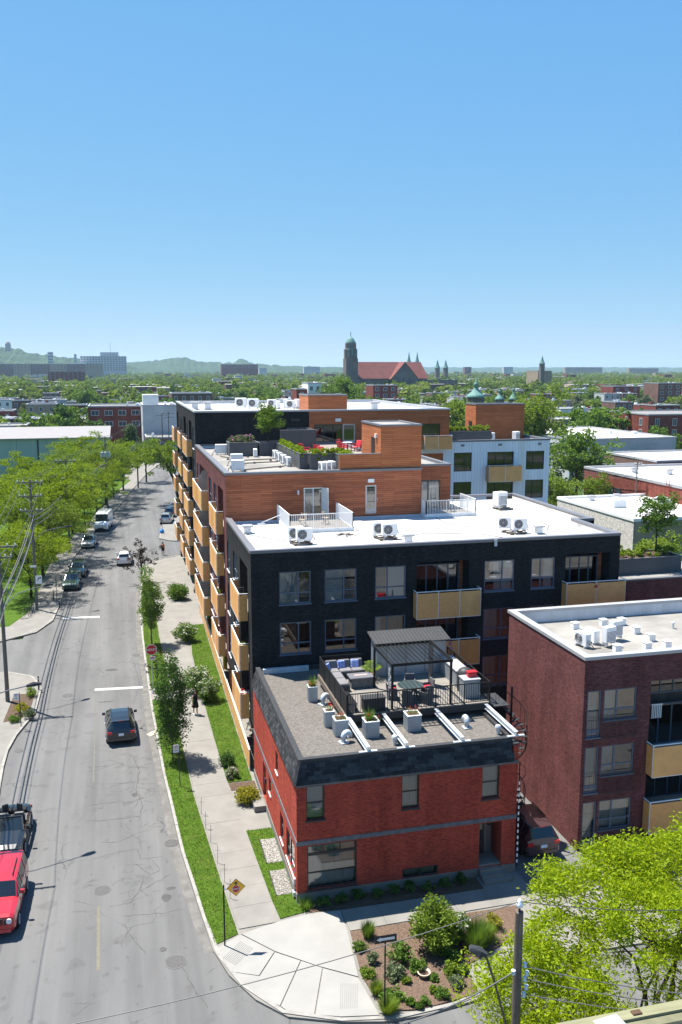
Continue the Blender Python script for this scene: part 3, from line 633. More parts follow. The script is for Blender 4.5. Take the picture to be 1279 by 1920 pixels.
def flat_roof(root, x0, x1, y0, y1, zroof, ztop, mtl, cap='cap_metal', w=0.32, name='roof', wall=None, inner='flashing'):
    rf = MB().add([(x0+w,y0+w,zroof),(x1-w,y0+w,zroof),(x1-w,y1-w,zroof),(x0+w,y1-w,zroof)], [(0,1,2,3)]).build(name, mtl, root)
    p = MB(); i = [(x0+w,y0+w),(x1-w,y0+w),(x1-w,y1-w),(x0+w,y1-w)]
    for a, b in zip(i, i[1:]+i[:1]): p.quad((*a,zroof-0.01),(*b,zroof-0.01),(*b,ztop-0.05),(*a,ztop-0.05))
    p.build('parapet_lining', M[inner], rf); c = MB(); e = 0.05
    c.box(x0-e,x1+e,y0-e,y0+w+0.02,ztop-0.16,ztop); c.box(x0-e,x1+e,y1-w-0.02,y1+e,ztop-0.16,ztop)
    c.box(x0-e,x0+w+0.02,y0+w+0.02,y1-w-0.02,ztop-0.16,ztop); c.box(x1-w-0.02,x1+e,y0+w+0.02,y1-w-0.02,ztop-0.16,ztop)
    c.build('parapet_cap', M[cap], rf); return rf
def railing(root, pts, z, h, m='white_metal', step=0.12, name='railing', r=0.012, post=1.6, solid=None):
    """upright bars between a top and bottom rail along a polyline"""
    rail = MB(); P = [Vector((*p, z)) for p in pts]
    for a, b in zip(P, P[1:]):
        rail.bar(a+ZUP*h, b+ZUP*h, 0.05, 0.04); rail.bar(a+ZUP*0.08, b+ZUP*0.08, 0.04, 0.03)
        n = max(1, round((b-a).length/step))
        for k in range(n+1):
            p = a+(b-a)*(k/n); big = k in (0, n) or k % max(1, round(post/step)) == 0; rr = 0.025 if big else r
            rail.bar(p+ZUP*0.0 if big else p+ZUP*0.08, p+ZUP*h, rr*2)
    return rail.build(name, M[m], root)
# ================================================================ block A: black brick, white roof
XL = 6.85
bA = thing('apartment_building', 'black brick apartment block with white flat roof and amber balconies', 'building', (XL,48.63,0))
fA = Facade(bA, (XL,48.63,0), (1,0,0), (0,1,0), 23.2, 0, 13.3, M['black_brick'])
def ax(x): return x-XL
rows = [(10.2,12.1),(7.22,9.12),(4.22,6.12)]
wins = []
for r, (c, d) in enumerate(rows):
    for k, (a, b) in enumerate([(8.46,10.3),(11.12,13.02),(14.14,16.03),(20.99,22.95),(24.06,25.65)]):
        wins.append((r, k, fA.hole(ax(a), ax(b), c, d, 0.14, 1.5, 2 if (r >= 1 and k < 3) else 1)))
log = []
for r, f in enumerate((9.5,6.5,3.5)):
    for a, b in ((16.7,20.0),(26.35,29.4)): log.append((r, fA.hole(ax(a), ax(b), f-0.1, f+2.72, 1.15, 1.6), ax(a), ax(b), f))
fA.build()
for r, k, h in wins:
    cu = [('blind', (0.0, 0.58)), ('blind', (0, 0.58)), ('blind', (0.38, 1)), ('curtain', (0.35, 1)), ('curtain', (0.6, 1))][k] if r == 0 else [None, None, ('curtain', (0, .2)), ('curtain', (0, .5)), None][k]
    fA.window(h, 'two' if k in (0,1,3) else 'two_r', curtain=cu[0] if cu else None, cfrac=cu[1] if cu else (0,1), sillmat='blue_frame')
for r, h, a, b, f in log:
    fA.window((a+0.25, b-0.25, f, f+2.35, 1.12), 'four', curtain='curtain', cfrac=(0,0.3) if a > 18 else (0.75,1.0), sill=False, name='patio_door', glass='glass_dark')
    MB(fA.M).box(a+0.01,a+0.24,1.0,1.1,f-0.09,f+2.7).build('wood_lining', M['wood'], bA); MB(fA.M).box(b-0.24,b-0.01,1.0,1.1,f-0.09,f+2.7).build('wood_lining', M['wood'], bA)
    fA.balcony(a-0.2, b+0.55 if a < 18 else b+0.8, f, 0.62, inner=1.0, splits=2 if a > 18 else 3, name='balcony')
sA = Facade(bA, (XL,48.63,0), (0,1,0), (1,0,0), 11.67, 3.0, 13.3, M['black_brick'])
sw = []
for r, f in enumerate((9.5,6.5,3.5)):
    sw.append((0, sA.hole(1.45,4.85,f-0.1,f+2.6,1.3,0.6), f)); sw.append((1, sA.hole(6.3,8.15,f+0.5,f+2.35,0.16,1.2), f)); sw.append((2, sA.hole(10.1,11.5,f+0.4,f+2.35,0.16,1.2), f))
sA.build()
for k, h, f in sw:
    if k == 0:
        sA.window((h[0]+0.3,h[1]-0.2,f,f+2.3,1.28), 'three', glass='glass_dark', sill=False, name='patio_door'); sA.balcony(1.5,5.5,f,0.52,inner=1.2,splits=3)
    else: sA.window(h, 'two', curtain='blind' if (k+int(f)) % 2 else None)
MB().box(XL+0.01,XL+1.6,48.66,112,2.97,3.0).build('soffit', M['soffit'], bA)
MB().quad((XL+1.6,48.7,0),(XL+1.6,84.4,0),(XL+1.6,84.4,3.0),(XL+1.6,48.7,3.0)).build('ground_floor_wall', M['black_brick'], bA)
MB().box(30.0,30.05,48.63,54.0,0,13.3).build('side_wall', M['black_brick'], bA)
rfA = MB().add([(XL+0.3,48.93,13.02),(29.7,48.93,13.02),(29.7,53.6,13.02),(31.0,56.9,13.02),(31.0,66.4,13.02),(24.2,66.4,13.02),(24.2,60.29,13.02),(XL+0.3,60.29,13.02)], [tuple(range(8))]).build('roof', M['white_membrane'], bA)
cp = MB()
cp.box(XL-0.05,30.06,48.57,48.95,13.26,13.43); cp.box(XL-0.05,XL+0.34,48.95,60.28,13.26,13.43); cp.box(29.68,30.06,48.95,54.0,13.26,13.43)
cp.box(29.69,31.3,54.0,54.35,13.262,13.432); cp.box(30.95,31.32,54.35,66.9,13.26,13.43); cp.box(24.3,30.95,66.55,66.9,13.26,13.43)
cp.build('parapet_cap', M['cap_metal'], rfA)
ln = MB(); ln.box(XL+0.32,29.7,48.94,48.96,12.99,13.3); ln.box(XL+0.32,XL+0.35,48.96,60.28,12.99,13.3); ln.box(30.95,30.97,54.4,66.5,12.99,13.3); ln.box(29.69,29.71,48.95,54.2,12.99,13.3)
ln.build('parapet_lining', M['white_membrane'], rfA)
MB().box(31.0,31.3,54.02,66.9,9,13.26).build('side_wall', M['dark_clad'], bA)
MB().box(30.06,31.3,54.02,54.3,9,13.26).build('return_wall', M['dark_clad'], bA)
MB().box(21.55,21.72,48.52,48.56,13.0,13.42).build('scupper', M['sill'], bA)
# yellow pillars and the terrace under the overhang
for i, yy in enumerate((48.95,66.6,79.5,93,101.5)):
    o = MB().cyl((7.25,yy,0.45),(7.25,yy,2.97),0.17,n=16).build('pillar', M['yellow_paint'], bA, smooth=False)
    MB().box(6.95,7.55,yy-0.45,yy+0.5,0.05,0.45).build('pillar_base', M['concrete'], o)
MB().box(6.9,8.44,49.45,84.2,0.05,0.42).build('terrace_floor', M['concrete'], bA)
# amber fence along the terrace
fen = thing('terrace_fence', 'long amber panel fence with white rail along the ground floor terrace', 'fence', (6.72,49.2,0.1))
for i in range(26):
    ya = 49.2+i*1.35; xo = 6.66+0.006*(ya-49.2)
    MB().box(xo,xo+0.02,ya+0.03,ya+1.32,0.18,1.30).build('panel', M['amber'], fen)
    MB().box(xo-0.015,xo+0.03,ya-0.02,ya+0.02,0.08,1.36).build('post', M['white_metal'], fen)
MB().add([(6.63,49.2,1.36),(6.72,49.2,1.36),(6.93,84.3,1.36),(6.84,84.3,1.36),(6.63,49.2,1.41),(6.72,49.2,1.41),(6.93,84.3,1.41),(6.84,84.3,1.41)], [(0,3,2,1),(4,5,6,7),(0,1,5,4),(1,2,6,5),(2,3,7,6),(3,0,4,7)]).build('rail', M['white_metal'], fen)
# ================================================================ block B: maroon brick side, wood siding front
bB = thing('apartment_building', 'middle apartment block with reddish wood siding front and maroon brick side', 'building', (XL,60.3,0))
fB = Facade(bB, (XL,60.3,0), (1,0,0), (0,1,0), 14.1, 0, 16.36, M['wood'])
d1 = fB.hole(ax(12.3),ax(13.65),13.35,15.3,0.1,0.9); d2 = fB.hole(ax(16.78),ax(17.58),13.3,15.35,0.1,0.9)
fB.build()
w = fB.window(d1, 'pair', frame='white_frame', sill=False, name='terrace_door', curtain='blind', cfrac=(0,.5)); 
MB(Matrix.Translation((13.65,60.3,13.4)) @ Matrix.Rotation(-1.05,4,'Z')).box(0,0.62,-0.045,0,0,1.9).build('open_leaf', M['white_frame'], w)
w = fB.window(d2, 'door', frame='cap_light', sill=False, name='terrace_door', fw=0.1)
MB().box(17.62,17.66,60.22,60.27,14.25,14.4).build('door_handle', M['cap_light'], w)
MB().box(16.95,17.4,60.22,60.3,15.55,15.8).build('wall_light', M['white_metal'], bB); MB().box(11.85,11.95,60.2,60.3,14.85,15.15).build('wall_lamp', M['white_metal'], bB)
MB().box(XL-0.01,20.96,60.262,60.298,13.0,13.12).build('base_flashing', M['flashing'], bB)
sB = Facade(bB, (XL,60.3,0), (0,1,0), (1,0,0), 24.1, 3.0, 16.36, M['maroon_brick'])
sw = []
for f in (12.5,9.5,6.5,3.5):
    sw += [(0, sB.hole(1.6,5.0,f-0.1,f+2.6,1.3,0.6), f), (1, sB.hole(6.1,8.1,f+0.5,f+2.4,0.16,1.2), f), (1, sB.hole(9.75,11.9,f+0.3,f+2.4,0.16,1.2), f), (2, sB.hole(12.9,20.3,f-0.1,f+2.6,1.3,0.6), f), (1, sB.hole(21.4,23.2,f+0.5,f+2.4,0.16,1.2), f)]
sB.build()
for k, h, f in sw:
    if k == 0: sB.window((h[0]+0.3,h[1]-0.2,f,f+2.3,1.28),'three',glass='glass_dark',sill=False,name='patio_door'); sB.balcony(1.75,6.6,f,0.52,inner=1.2,splits=3)
    elif k == 2:
        sB.window((h[0]+0.3,h[1]-0.3,f,f+2.3,1.28),'four',glass='glass_dark',sill=False,name='patio_door'); bl = sB.balcony(12.8,21.6,f,0.55,inner=1.2,splits=6)
        MB(sB.M).add([(17.2,-0.5,f),(17.2,1.2,f),(17.2,1.2,f+2.5),(17.2,0.0,f+2.3),(17.2,-0.5,f+1.3),(17.24,-0.5,f),(17.24,1.2,f),(17.24,1.2,f+2.5),(17.24,0.0,f+2.3),(17.24,-0.5,f+1.3)],[(0,1,2,3,4),(9,8,7,6,5),(0,4,9,5),(4,3,8,9),(3,2,7,8)]).build('privacy_screen', wmat('frosted_screen', (0.30,0.27,0.25), rough=0.3), bl)
    else: sB.window(h, 'two', curtain='blind' if int(f) % 2 else None)
rfB = flat_roof(bB, XL, 20.95, 60.3, 84.38, 16.12, 16.5, M['grey_membrane'], name='roof')
# stair tower T and side annex E
def siding_box(root, name, x0, x1, y0, y1, z0, z1, m='wood_dark', cap=True, roofm='grey_membrane'):
    w = MB(); w.box(x0,x1,y0,y1,z0,z1-0.1); o = w.build(name, M[m], root)
    if cap:
        c = MB(); e = 0.04; k = 0.22
        c.box(x0-e,x1+e,y0-e,y0+k,z1-0.13,z1); c.box(x0-e,x1+e,y1-k,y1+e,z1-0.13,z1); c.box(x0-e,x0+k,y0+k,y1-k,z1-0.13,z1); c.box(x1-k,x1+e,y0+k,y1-k,z1-0.13,z1); c.build('parapet_cap', M['cap_metal'], o)
        MB().add([(x0+k,y0+k,z1-0.095),(x1-k,y0+k,z1-0.095),(x1-k,y1-k,z1-0.095),(x0+k,y1-k,z1-0.095)],[(0,1,2,3)]).build('tower_roof', M[roofm], o)
    return o
tw = siding_box(bB, 'stair_tower', 17.93, 20.96, 60.42, 65.6, 16.505, 19.62)
MB().box(17.90,17.94,62.0,62.85,16.6,18.6).build('tower_door', M['dark_frame'], tw); MB().box(17.80,17.93,61.4,61.65,18.6,18.9).build('wall_lamp', M['white_metal'], tw)
MB().box(14.9,17.92,60.42,60.6,16.505,17.55).build('low_wall', M['wood_dark'], bB)
MB().box(14.86,17.92,60.38,60.64,17.55,17.6).build('low_wall_cap', M['cap_metal'], bB)
an = Facade(bB, (20.97,62.5,0), (1,0,0), (0,1,0), 3.05, 13.0, 16.4, M['wood'])
h = an.hole(0.35,2.25,13.15,15.3,0.1,1.0); an.build(); an.window(h,'pair',frame='dark_frame',curtain='curtain',sill=False,name='patio_door')
MB().box(24.0,24.02,62.5,70,13.0,16.4).build('annex_side', M['wood'], bB)
MB().quad((20.97,60.3,13.0),(20.97,62.5,13.0),(20.97,62.5,16.4),(20.97,60.3,16.4)).build('annex_return', M['wood'], bB)
flat_roof(bB, 20.98, 24.02, 62.5, 70.0, 16.2, 16.5, M['grey_membrane'], name='annex_roof', w=0.25)
# terrace with planters on roof B
tf = MB().box(13.5,20.6,65.7,84.3,16.13,16.3).build('terrace_floor', wmat('terrace_paver', (0.24,0.21,0.175), rough=0.9, var=0.2, scale=1.5), bB)
# ================================================================ block C: black and wood, upper level
bC = thing('apartment_building', 'tall rear apartment block, black brick beside wood siding, AC units on top', 'building', (XL,84.4,0))
fC = Facade(bC, (XL,84.4,0), (1,0,0), (0,1,0), 10.95, 0, 19.48, M['black_brick'])
h = fC.hole(ax(15.6),ax(17.7),16.3,17.9,0.1,1.0); fC.build(); fC.window(h,'three',glass='glass_dark',sill=False)
MB().box(16.0,16.9,84.35,84.39,18.55,18.8).build('wall_vent', M['dark_metal'], bC); MB().box(12.0,12.1,84.3,84.39,17.3,17.4).build('wall_lamp', M['white_metal'], bC)
f2 = Facade(bC, (17.8,84.4,0), (1,0,0), (0,1,0), 14.4, 0, 19.48, M['wood_dark'])
h1 = f2.hole(0.5,3.3,16.3,18.2,0.12,2.0); h3 = f2.hole(3.35,4.6,16.3,18.2,0.12,1.5); h2 = f2.hole(11.35,13.45,16.35,18.1,0.12,1.6); f2.build()
f2.window(h1,'three',frame='dark_frame',sill=False,glass='glass_dark'); f2.window(h3,'door',frame='cap_light',sill=False,name='terrace_door',fw=0.12); f2.window(h2,'pair',frame='dark_frame',sill=False,name='patio_door',glass='glass_dark')
f2.balcony(11.4,14.3,15.9,1.2,inner=0,splits=2,drop=0.3)
MB().box(20.4,20.95,84.3,84.4,18.45,18.75).build('wall_light', M['white_metal'], bC)
sC = Facade(bC, (XL,84.4,0), (0,1,0), (1,0,0), 27.4, 3.0, 19.48, M['black_brick'])
sw = []
for f in (15.5,12.5,9.5,6.5,3.5):
    for a, b, k in ((1.4,3.2,1),(4.3,7.7,0),(9.2,10.6,1),(11.9,15.4,0),(17.6,18.8,1),(20.3,21.6,1),(24.0,26.6,0)):
        sw.append((k, sC.hole(a,b,f-0.1 if k == 0 else f+0.4,f+2.9 if k == 0 else f+2.45,1.2 if k == 0 else 0.16,0.7), f))
sC.build()
for k, h, f in sw:
    if k == 0: sC.window((h[0]+0.2,h[1]-0.2,f,f+2.3,1.18),'pair',glass='glass_dark',sill=False,name='patio_door')
    else: sC.window(h,'sash',glass='glass_dark')
for f in (15.5,12.5,9.5,6.5,3.5):
    for a, b in ((4.2,10.3),(13.3,18.1),(27.0,31.2)):
        if a < 20: sC.balcony(a,b,f,0.52,inner=0.5,splits=2)
        else: sC.balcony(23.2,27.2,f,0.60,inner=0.5,splits=2)
rfC = flat_roof(bC, XL, 32.2, 84.4, 111.8, 19.25, 19.62, M['white_membrane'], name='roof', cap='cap_light')
MB().box(XL,32.2,111.6,111.8,0,19.46).build('rear_wall', M['black_brick'], bC); MB().box(32.0,32.19,84.45,111.6,0,19.46).build('side_wall', M['wood_dark'], bC)
siding_box(bC, 'stair_tower', 18.15, 22.1, 86.4, 91, 19.26, 21.0)
# ================================================================ block D: pale blue cladding
bD = thing('apartment_building', 'pale blue grey clad apartment block with dark windows and one amber balcony', 'building', (24.5,84.4,0))
fD = Facade(bD, (24.5,84.36,0), (1,0,0), (0,1,0), 18.85, 0, 16.2, M['blue_clad'])
dx = lambda x: x-24.5
hs = []
for c, d in ((13.2,15.12),(10.2,12.12),(7.2,9.1)):
    hs += [(0,fD.hole(dx(28.2),dx(31.6),c+0.2,d,0.14,1.4)),(0,fD.hole(dx(32.75),dx(34.7),c,d,0.14,1.4)),(1,fD.hole(dx(36.4),dx(39.35),c-0.7,d,0.3,1.6)),(2,fD.hole(dx(40.7),dx(42.75),c,d,0.14,1.4))]
fD.build()
for k, h in hs: fD.window(h,'three' if k == 1 else 'two' if k == 0 else 'two_r',frame='dark_frame',glass='glass_dark',curtain='blind' if (k == 2 and h[2] < 12 and h[2] > 9) else None,sill=False)
fD.balcony(dx(36.3),dx(39.95),12.72,0.75,splits=2,drop=0.6)
for x, z in ((33.5,15.75),(37.6,15.75),(42.0,15.75)): MB().box(x,x+0.35,84.28,84.36,z,z+0.2).build('wall_vent', M['cap_metal'], bD)
MB().box(43.34,43.36,84.4,100,0,16.2).build('side_wall', M['dark_clad'], bD)
flat_roof(bD, 32.22, 43.36, 84.36, 99.9, 15.95, 16.38, M['grey_membrane'], name='roof')
t3 = siding_box(bD, 'stair_tower', 37.2, 42.85, 89.6, 92.6, 15.96, 19.82)
MB().box(37.15,37.2,90.6,91.5,15.97,17.9).build('tower_door', M['dark_frame'], t3)
# ================================================================ red house
rh = thing('brick_house', 'red brick corner house with slate grey mansard edge and roof deck', 'house', (6.85,35.6,0.1))
fR = Facade(rh, (6.85,35.6,0), (1,0,0), (0,1,0), 10.43, 0.50, 5.72, M['red_brick'])
rx = lambda x: x-6.85
ups = [fR.hole(rx(a),rx(b),3.92,5.5,0.16,1.2) for a, b in ((7.28,8.1),(11.65,12.48),(15.52,16.38))]
big = fR.hole(rx(7.30),rx(9.58),0.62,2.72,0.16,1.5); bas = fR.hole(rx(11.73),rx(13.45),0.51,0.98,0.12,0.8); dor = fR.hole(rx(15.46),rx(16.57),0.52,2.72,1.1,0.5)
fR.build()
for i, h in enumerate(ups): fR.window(h,'sash',frame='dark_frame',curtain='blind' if i == 0 else 'curtain' if i == 1 else 'blind',cfrac=(0,1),sillmat='dark_metal',fw=0.05)
fR.window(big,'shop',frame='dark_frame',curtain='curtain',sillmat='dark_metal'); fR.window(bas,'pair',frame='dark_frame',curtain='blind',sill=False)
dr = MB().box(15.5,16.1,36.6,36.66,0.6,2.6).build('front_door', M['dark_frame'], rh); MB().box(15.58,16.02,36.58,36.6,1.3,2.4).build('door_glass', M['carglass'], dr)
MB().box(16.12,16.5,36.6,36.66,0.6,2.7).build('door_side_panel', M['cap_metal'], rh)
lf = MB().box(16.2,16.5,36.35,36.6,2.15,2.4).build('porch_light', M['dark_metal'], rh)
st = MB()
for k in range(4): st.box(15.47,16.9 if k == 0 else 16.56,34.85+k*0.27,36.6,0.1 if k == 0 else 0.1+k*0.13,0.24+k*0.13)
st.build('front_step', M['concrete'], rh)
MB().box(6.82,15.46,35.58,35.7,0.05,0.50).build('plinth', M['concrete'], rh); MB().box(16.57,17.3,35.55,36.2,0.05,0.50).build('plinth', M['concrete'], rh)
MB().box(6.82,6.95,35.7,48.5,0.05,0.50).build('plinth', M['concrete'], rh)
MB().box(6.83,15.46,35.57,35.6,2.78,2.98).build('stone_band', M['stone_band'], rh); MB().box(15.46,17.30,35.568,35.6,2.78,2.98).build('stone_band', M['stone_band'], rh)
MB().box(6.83,17.30,35.57,35.6,5.52,5.68).build('stone_band', M['stone_band'], rh)
sR = Facade(rh, (6.85,35.6,0), (0,1,0), (1,0,0), 12.95, 0.50, 5.72, M['red_brick'])
s1 = sR.hole(0.6,2.6,0.9,2.4,0.14,1.2); s2 = sR.hole(3.4,4.25,0.95,2.3,0.14,1.0); s3 = sR.hole(4.75,5.4,3.9,4.95,0.14,1.0); s4 = sR.hole(6.95,7.6,1.7,2.55,0.14,1.0); s5 = sR.hole(8.6,9.6,0.52,2.5,0.3,1.0)
sR.build()
for h, stl in ((s1,'two'),(s2,'sash'),(s3,'sash'),(s4,'sash')): sR.window(h,stl,frame='dark_frame',curtain='curtain' if h is s1 else None)
sR.window(s5,'door',frame='dark_frame',sill=False,name='side_door')
MB().box(6.82,6.85,35.6,48.5,2.78,2.98).build('stone_band', M['stone_band'], rh)
MB().box(6.2,6.84,44.1,45.4,0.1,0.42).build('side_step', M['concrete'], rh)
MB().box(6.76,6.84,44.0,44.15,1.7,2.0).build('mailbox', M['dark_metal'], rh)
mt = MB(); mt.box(6.74,6.84,35.9,36.1,0.75,1.05); mt.cyl((6.79,36.0,0.3),(6.79,36.0,0.75),0.03); mt.box(6.72,6.82,35.88,36.12,0.2,0.42); mt.build('gas_meter', M['galv'], rh)
MB().box(17.22,17.28,35.62,48.5,0.05,6.2).build('side_wall', M['red_brick'], rh)
MB().box(6.9,17.25,48.4,48.55,0.05,6.2).build('rear_wall', M['red_brick'], rh)
# mansard
ms = MB(); zb, zt = 5.66, 6.68; ob = 0.12; it = 0.20
ms.add([(6.85-ob,35.6-ob,zb),(17.06,35.6-ob,zb),(16.95,35.6+it,zt),(6.85+it*0.9,35.6+it,zt)], [(0,1,2,3)])
ms.add([(6.85-ob,35.6-ob,zb),(6.85+it*0.9,35.6+it,zt),(6.85+it*0.9,48.3,zt),(6.85-ob,48.3,zb)], [(0,1,2,3)])
ms.add([(6.85-ob,35.6-ob,zb),(17.06,35.6-ob,zb),(17.06,35.61,zb-0.002),(6.85,35.61,zb-0.002)], [(0,1,2,3)]); ms.add([(6.85-ob,35.6-ob,zb),(6.86,35.61,zb-0.002),(6.86,48.3,zb-0.002),(6.85-ob,48.3,zb)], [(0,1,2,3)])
mans = ms.build('mansard_roof', M['shingle'], rh)
shm = MB().add([(-0.2,0,0.018),(0.2,0,0.018),(0.2,0.2,0.004),(-0.2,0.2,0.004),(-0.2,0,0),(0.2,0,0)], [(0,1,2,3),(4,5,1,0),(4,0,3),(5,2,1)])
sh0 = None
shd = [mat('shingle_tone_%d'%k, c, 0.9, 0.3, 6, bmp=0.4, bscale=80) for k, c in enumerate([(0.022,0.0235,0.026),(0.034,0.036,0.039),(0.050,0.053,0.057)])]
shmesh = []
for k in range(3):
    o = shm.build('shingle', shd[k], None, world=False); shmesh.append(o.data); bpy.data.objects.remove(o)
Ir = ROOTM[rh.name].inverted()
def shingle(p, ux, uy):
    un = ux.cross(uy)
    if un.z < 0: un = -un
    mx = Matrix.Identity(4)
    for c, v in enumerate((ux, uy, un)):
        for r in range(3): mx[r][c] = v[r]
    mx.translation = p; o = bpy.data.objects.new('shingle', rng.choice(shmesh)); COL.objects.link(o); o.parent = mans; o.matrix_local = Ir @ mx
b0 = Vector((6.85-ob,35.6-ob,zb)); t0 = Vector((6.85+it*0.9,35.6+it,zt))
for r in range(6):
    f = r/6.0
    up = Vector((0,it+ob,zt-zb)); s = up.normalized(); xa = b0.x+(t0.x-b0.x)*f; xb = 17.06-0.1*f; x = xa+0.2+(r % 2)*0.2
    while x < xb-0.1:
        shingle(Vector((x,b0.y+up.y*f,b0.z+up.z*f+0.003)), Vector((1,0,0)), s); x += 0.405
    up2 = Vector((it*0.9+ob,0,zt-zb)); s2_ = up2.normalized(); ya = b0.y+(t0.y-b0.y)*f; y = ya+0.2+(r % 2)*0.2
    while y < 48.2:
        shingle(Vector((b0.x+up2.x*f,y,b0.z+up2.z*f+0.003)), Vector((0,1,0)), s2_); y += 0.445 if y > 42 else 0.425
hp = MB().bar(b0+Vector((0,0,0.02)), t0+Vector((0,0,0.02)), 0.16, 0.04); hp.build('hip_trim', shd[1], mans)
MB().box(17.06,17.29,35.598,36.3,5.6,6.42).build('end_pier', M['red_brick'], rh); MB().box(17.03,17.31,35.56,36.3,6.42,6.5).build('pier_cap', M['dark_metal'], rh)
cp = MB(); cp.box(6.98,17.05,35.76,36.0,6.36,6.72); cp.box(6.98,7.24,36.0,48.3,6.36,6.72); cp.box(7.24,17.3,48.1,48.32,6.36,6.6); cp.box(17.06,17.3,36.3,48.1,6.36,6.55)
cp.build('roof_edge', M['dark_metal'], rh)
MB().add([(7.1,35.9,6.40),(17.2,35.9,6.40),(17.2,48.3,6.40),(7.1,48.3,6.40)], [(0,1,2,3)]).build('roof', M['gravel_roof'], rh)
MB().box(7.36,10.0,47.9,48.1,6.4,6.68).build('rear_flashing', M['flashing'], rh)
# ================================================================ maroon building on the right
mb_ = thing('apartment_building', 'maroon brick apartment building with pale parapet lining beside the alley', 'building', (21.0,36.45,0.1))
fM = Facade(mb_, (21.0,36.45,0), (1,0,0), (0,1,0), 16, 0, 9.86, M['maroon_brick'])
hm = []
for z in (8.3,5.44,2.6):
    hm.append((fM.hole(0.2,0.95,z-2.36,z,0.14,1.4), fM.hole(1.08,2.86,z-1.55,z,0.14,1.4), z))
fM.hole(3.6,12.5,0.2,8.52,1.9,0.5)
fM.build()
for hd, hw, z in hm:
    fM.window(hd,'door',curtain='curtain',sill=True,name='balcony_door',cfrac=(0,1),sillmat='blue_frame'); fM.window(hw,'two_r',curtain='curtain',cfrac=(0,0.5) if z > 5 else (0,1),sillmat='blue_frame')
    r = MB(fM.M); r.box(0.95,2.92,-0.10,-0.08,z-1.45,z-1.42); r.box(0.95,2.92,-0.10,-0.08,z-2.45,z-2.42)
    for k in range(16): r.box(0.97+k*0.128,0.985+k*0.128,-0.098,-0.083,z-2.44,z-1.43)
    for x in (0.2,0.45,0.7): r.box(x,x+0.012,-0.06,-0.045,z-2.3,z-1.43)
    r.box(0.2,0.95,-0.1,-0.08,z-1.45,z-1.43); r.build('juliet_railing', M['dark_metal'], mb_)
for f, l in ((4.35,1),(1.4,1)):
    fM.balcony(3.55,12.4,f,0.55,inner=1.8,splits=3)
    fM.window((4.6,7.6,f,f+2.2,1.88),'four',sill=False,name='patio_door',glass='glass_dark')
    s = MB()
    for k in range(8): s.bar((24.9+k*0.13,37.0+k*0.1,f+0.1+0.0),(24.9+k*0.13,37.0+k*0.1,f+1.9-k*0.12),0.015)
    s.bar((24.9,37.0,f+1.9),(25.9,37.8,f+0.95),0.04); s.build('stair_rail', M['dark_metal'], mb_)
fM.window((4.6,7.6,7.1,8.4,1.88),'four',sill=False,glass='glass_dark')
s = MB()
for k in range(6): s.box(25.3+k*0.1,25.35+k*0.1,37.3,37.33,6.2,6.9)
s.box(25.25,25.9,37.28,37.35,6.9,6.95); s.build('loggia_chair', M['white_metal'], mb_)
sM = Facade(mb_, (21.0,36.45,0), (0,1,0), (1,0,0), 8.65, 0, 9.86, M['maroon_brick']); sM.build()
MB().box(21.0,37,45.0,45.1,0,9.86).build('rear_wall', M['maroon_brick'], mb_)
flat_roof(mb_, 21.0, 37, 36.45, 45.1, 9.25, 10.02, M['grey_membrane'], w=0.34, cap='cap_light')
# the dark annex east of block A, with its roof garden box
an = thing('apartment_annex', 'low maroon brick wing with a dark metal roof planter beside the black block', 'building', (30.1,51.5,0))
MB().box(30.08,44,51.6,56,0,9.5).build('wall', M['maroon_brick'], an); MB().box(30.08,44.05,51.55,51.85,9.5,9.6).build('parapet_cap', M['cap_metal'], an)
MB().box(30.08,44,51.85,56,9.5,9.55).build('roof', M['grey_membrane'], an)
# ================================================================ things on the roofs
def make_ac(w=0.86, d=0.34, h=0.66, stand=0.12, louvre=False, mt='white_metal'):
    t = thing('ac_unit', 'x', 'AC unit')
    MB().bbox(-w/2,w/2,-d/2,d/2,stand,stand+h,0.03).build('casing', M[mt], t, world=False)
    if louvre:
        for k in range(8): MB().box(-w/2+0.05,w/2-0.05,-d/2-0.015,-d/2,stand+0.07+k*0.07,stand+0.10+k*0.07).build('louvre', M['cap_metal'], t, world=False)
    else:
        cx = -w*0.14; cz = stand+h/2; r = h*0.38; g = MB()
        g.cyl((cx,-d/2-0.004,cz),(cx,-d/2+0.01,cz),r,n=20); f = g.build('fan_opening', M['dark_metal'], t, world=False)
        g = MB()
        for q in (0.25,0.5,0.75,1.0):
            pts = [(cx+math.cos(a)*r*q,-d/2-0.015,cz+math.sin(a)*r*q) for a in np.linspace(0,6.283,19)]; g.tube(pts,0.008,4)
        for k in range(8): a = k*math.pi/4; g.bar((cx,-d/2-0.015,cz),(cx+math.cos(a)*r,-d/2-0.015,cz+math.sin(a)*r),0.012)
        g.build('fan_guard', M['cap_light'], f, world=False)
    for x in (-w*0.36, w*0.36): MB().box(x-0.03,x+0.03,-d/2-0.03,d/2+0.03,0,stand).build('foot', M['galv'], t, world=False)
    MB().box(w/2,w/2+0.06,-d*0.3,d*0.2,stand+0.1,stand+0.3).build('valve_box', M['cap_light'], t, world=False)
    p = MB(); p.tube([(w/2+0.03,0,stand+0.15),(w/2+0.16,0.05,stand+0.1),(w/2+0.2,0.2,0.03),(w/2+0.3,0.6,0.03)],0.022,5); p.build('hose', M['black_metal'], t, world=False); return t
def make_pallet(): 
    t = thing('roof_sleeper', 'x', 'timber'); 
    for x in (-0.4,0.4): MB().box(x-0.07,x+0.07,-0.62,0.62,0,0.08).build('runner', M['weathered'], t, world=False)
    for y in (-0.5,0,0.5): MB().box(-0.55,0.55,y-0.06,y+0.06,0.082,0.13).build('cross_board', M['weathered'], t, world=False)
    return t
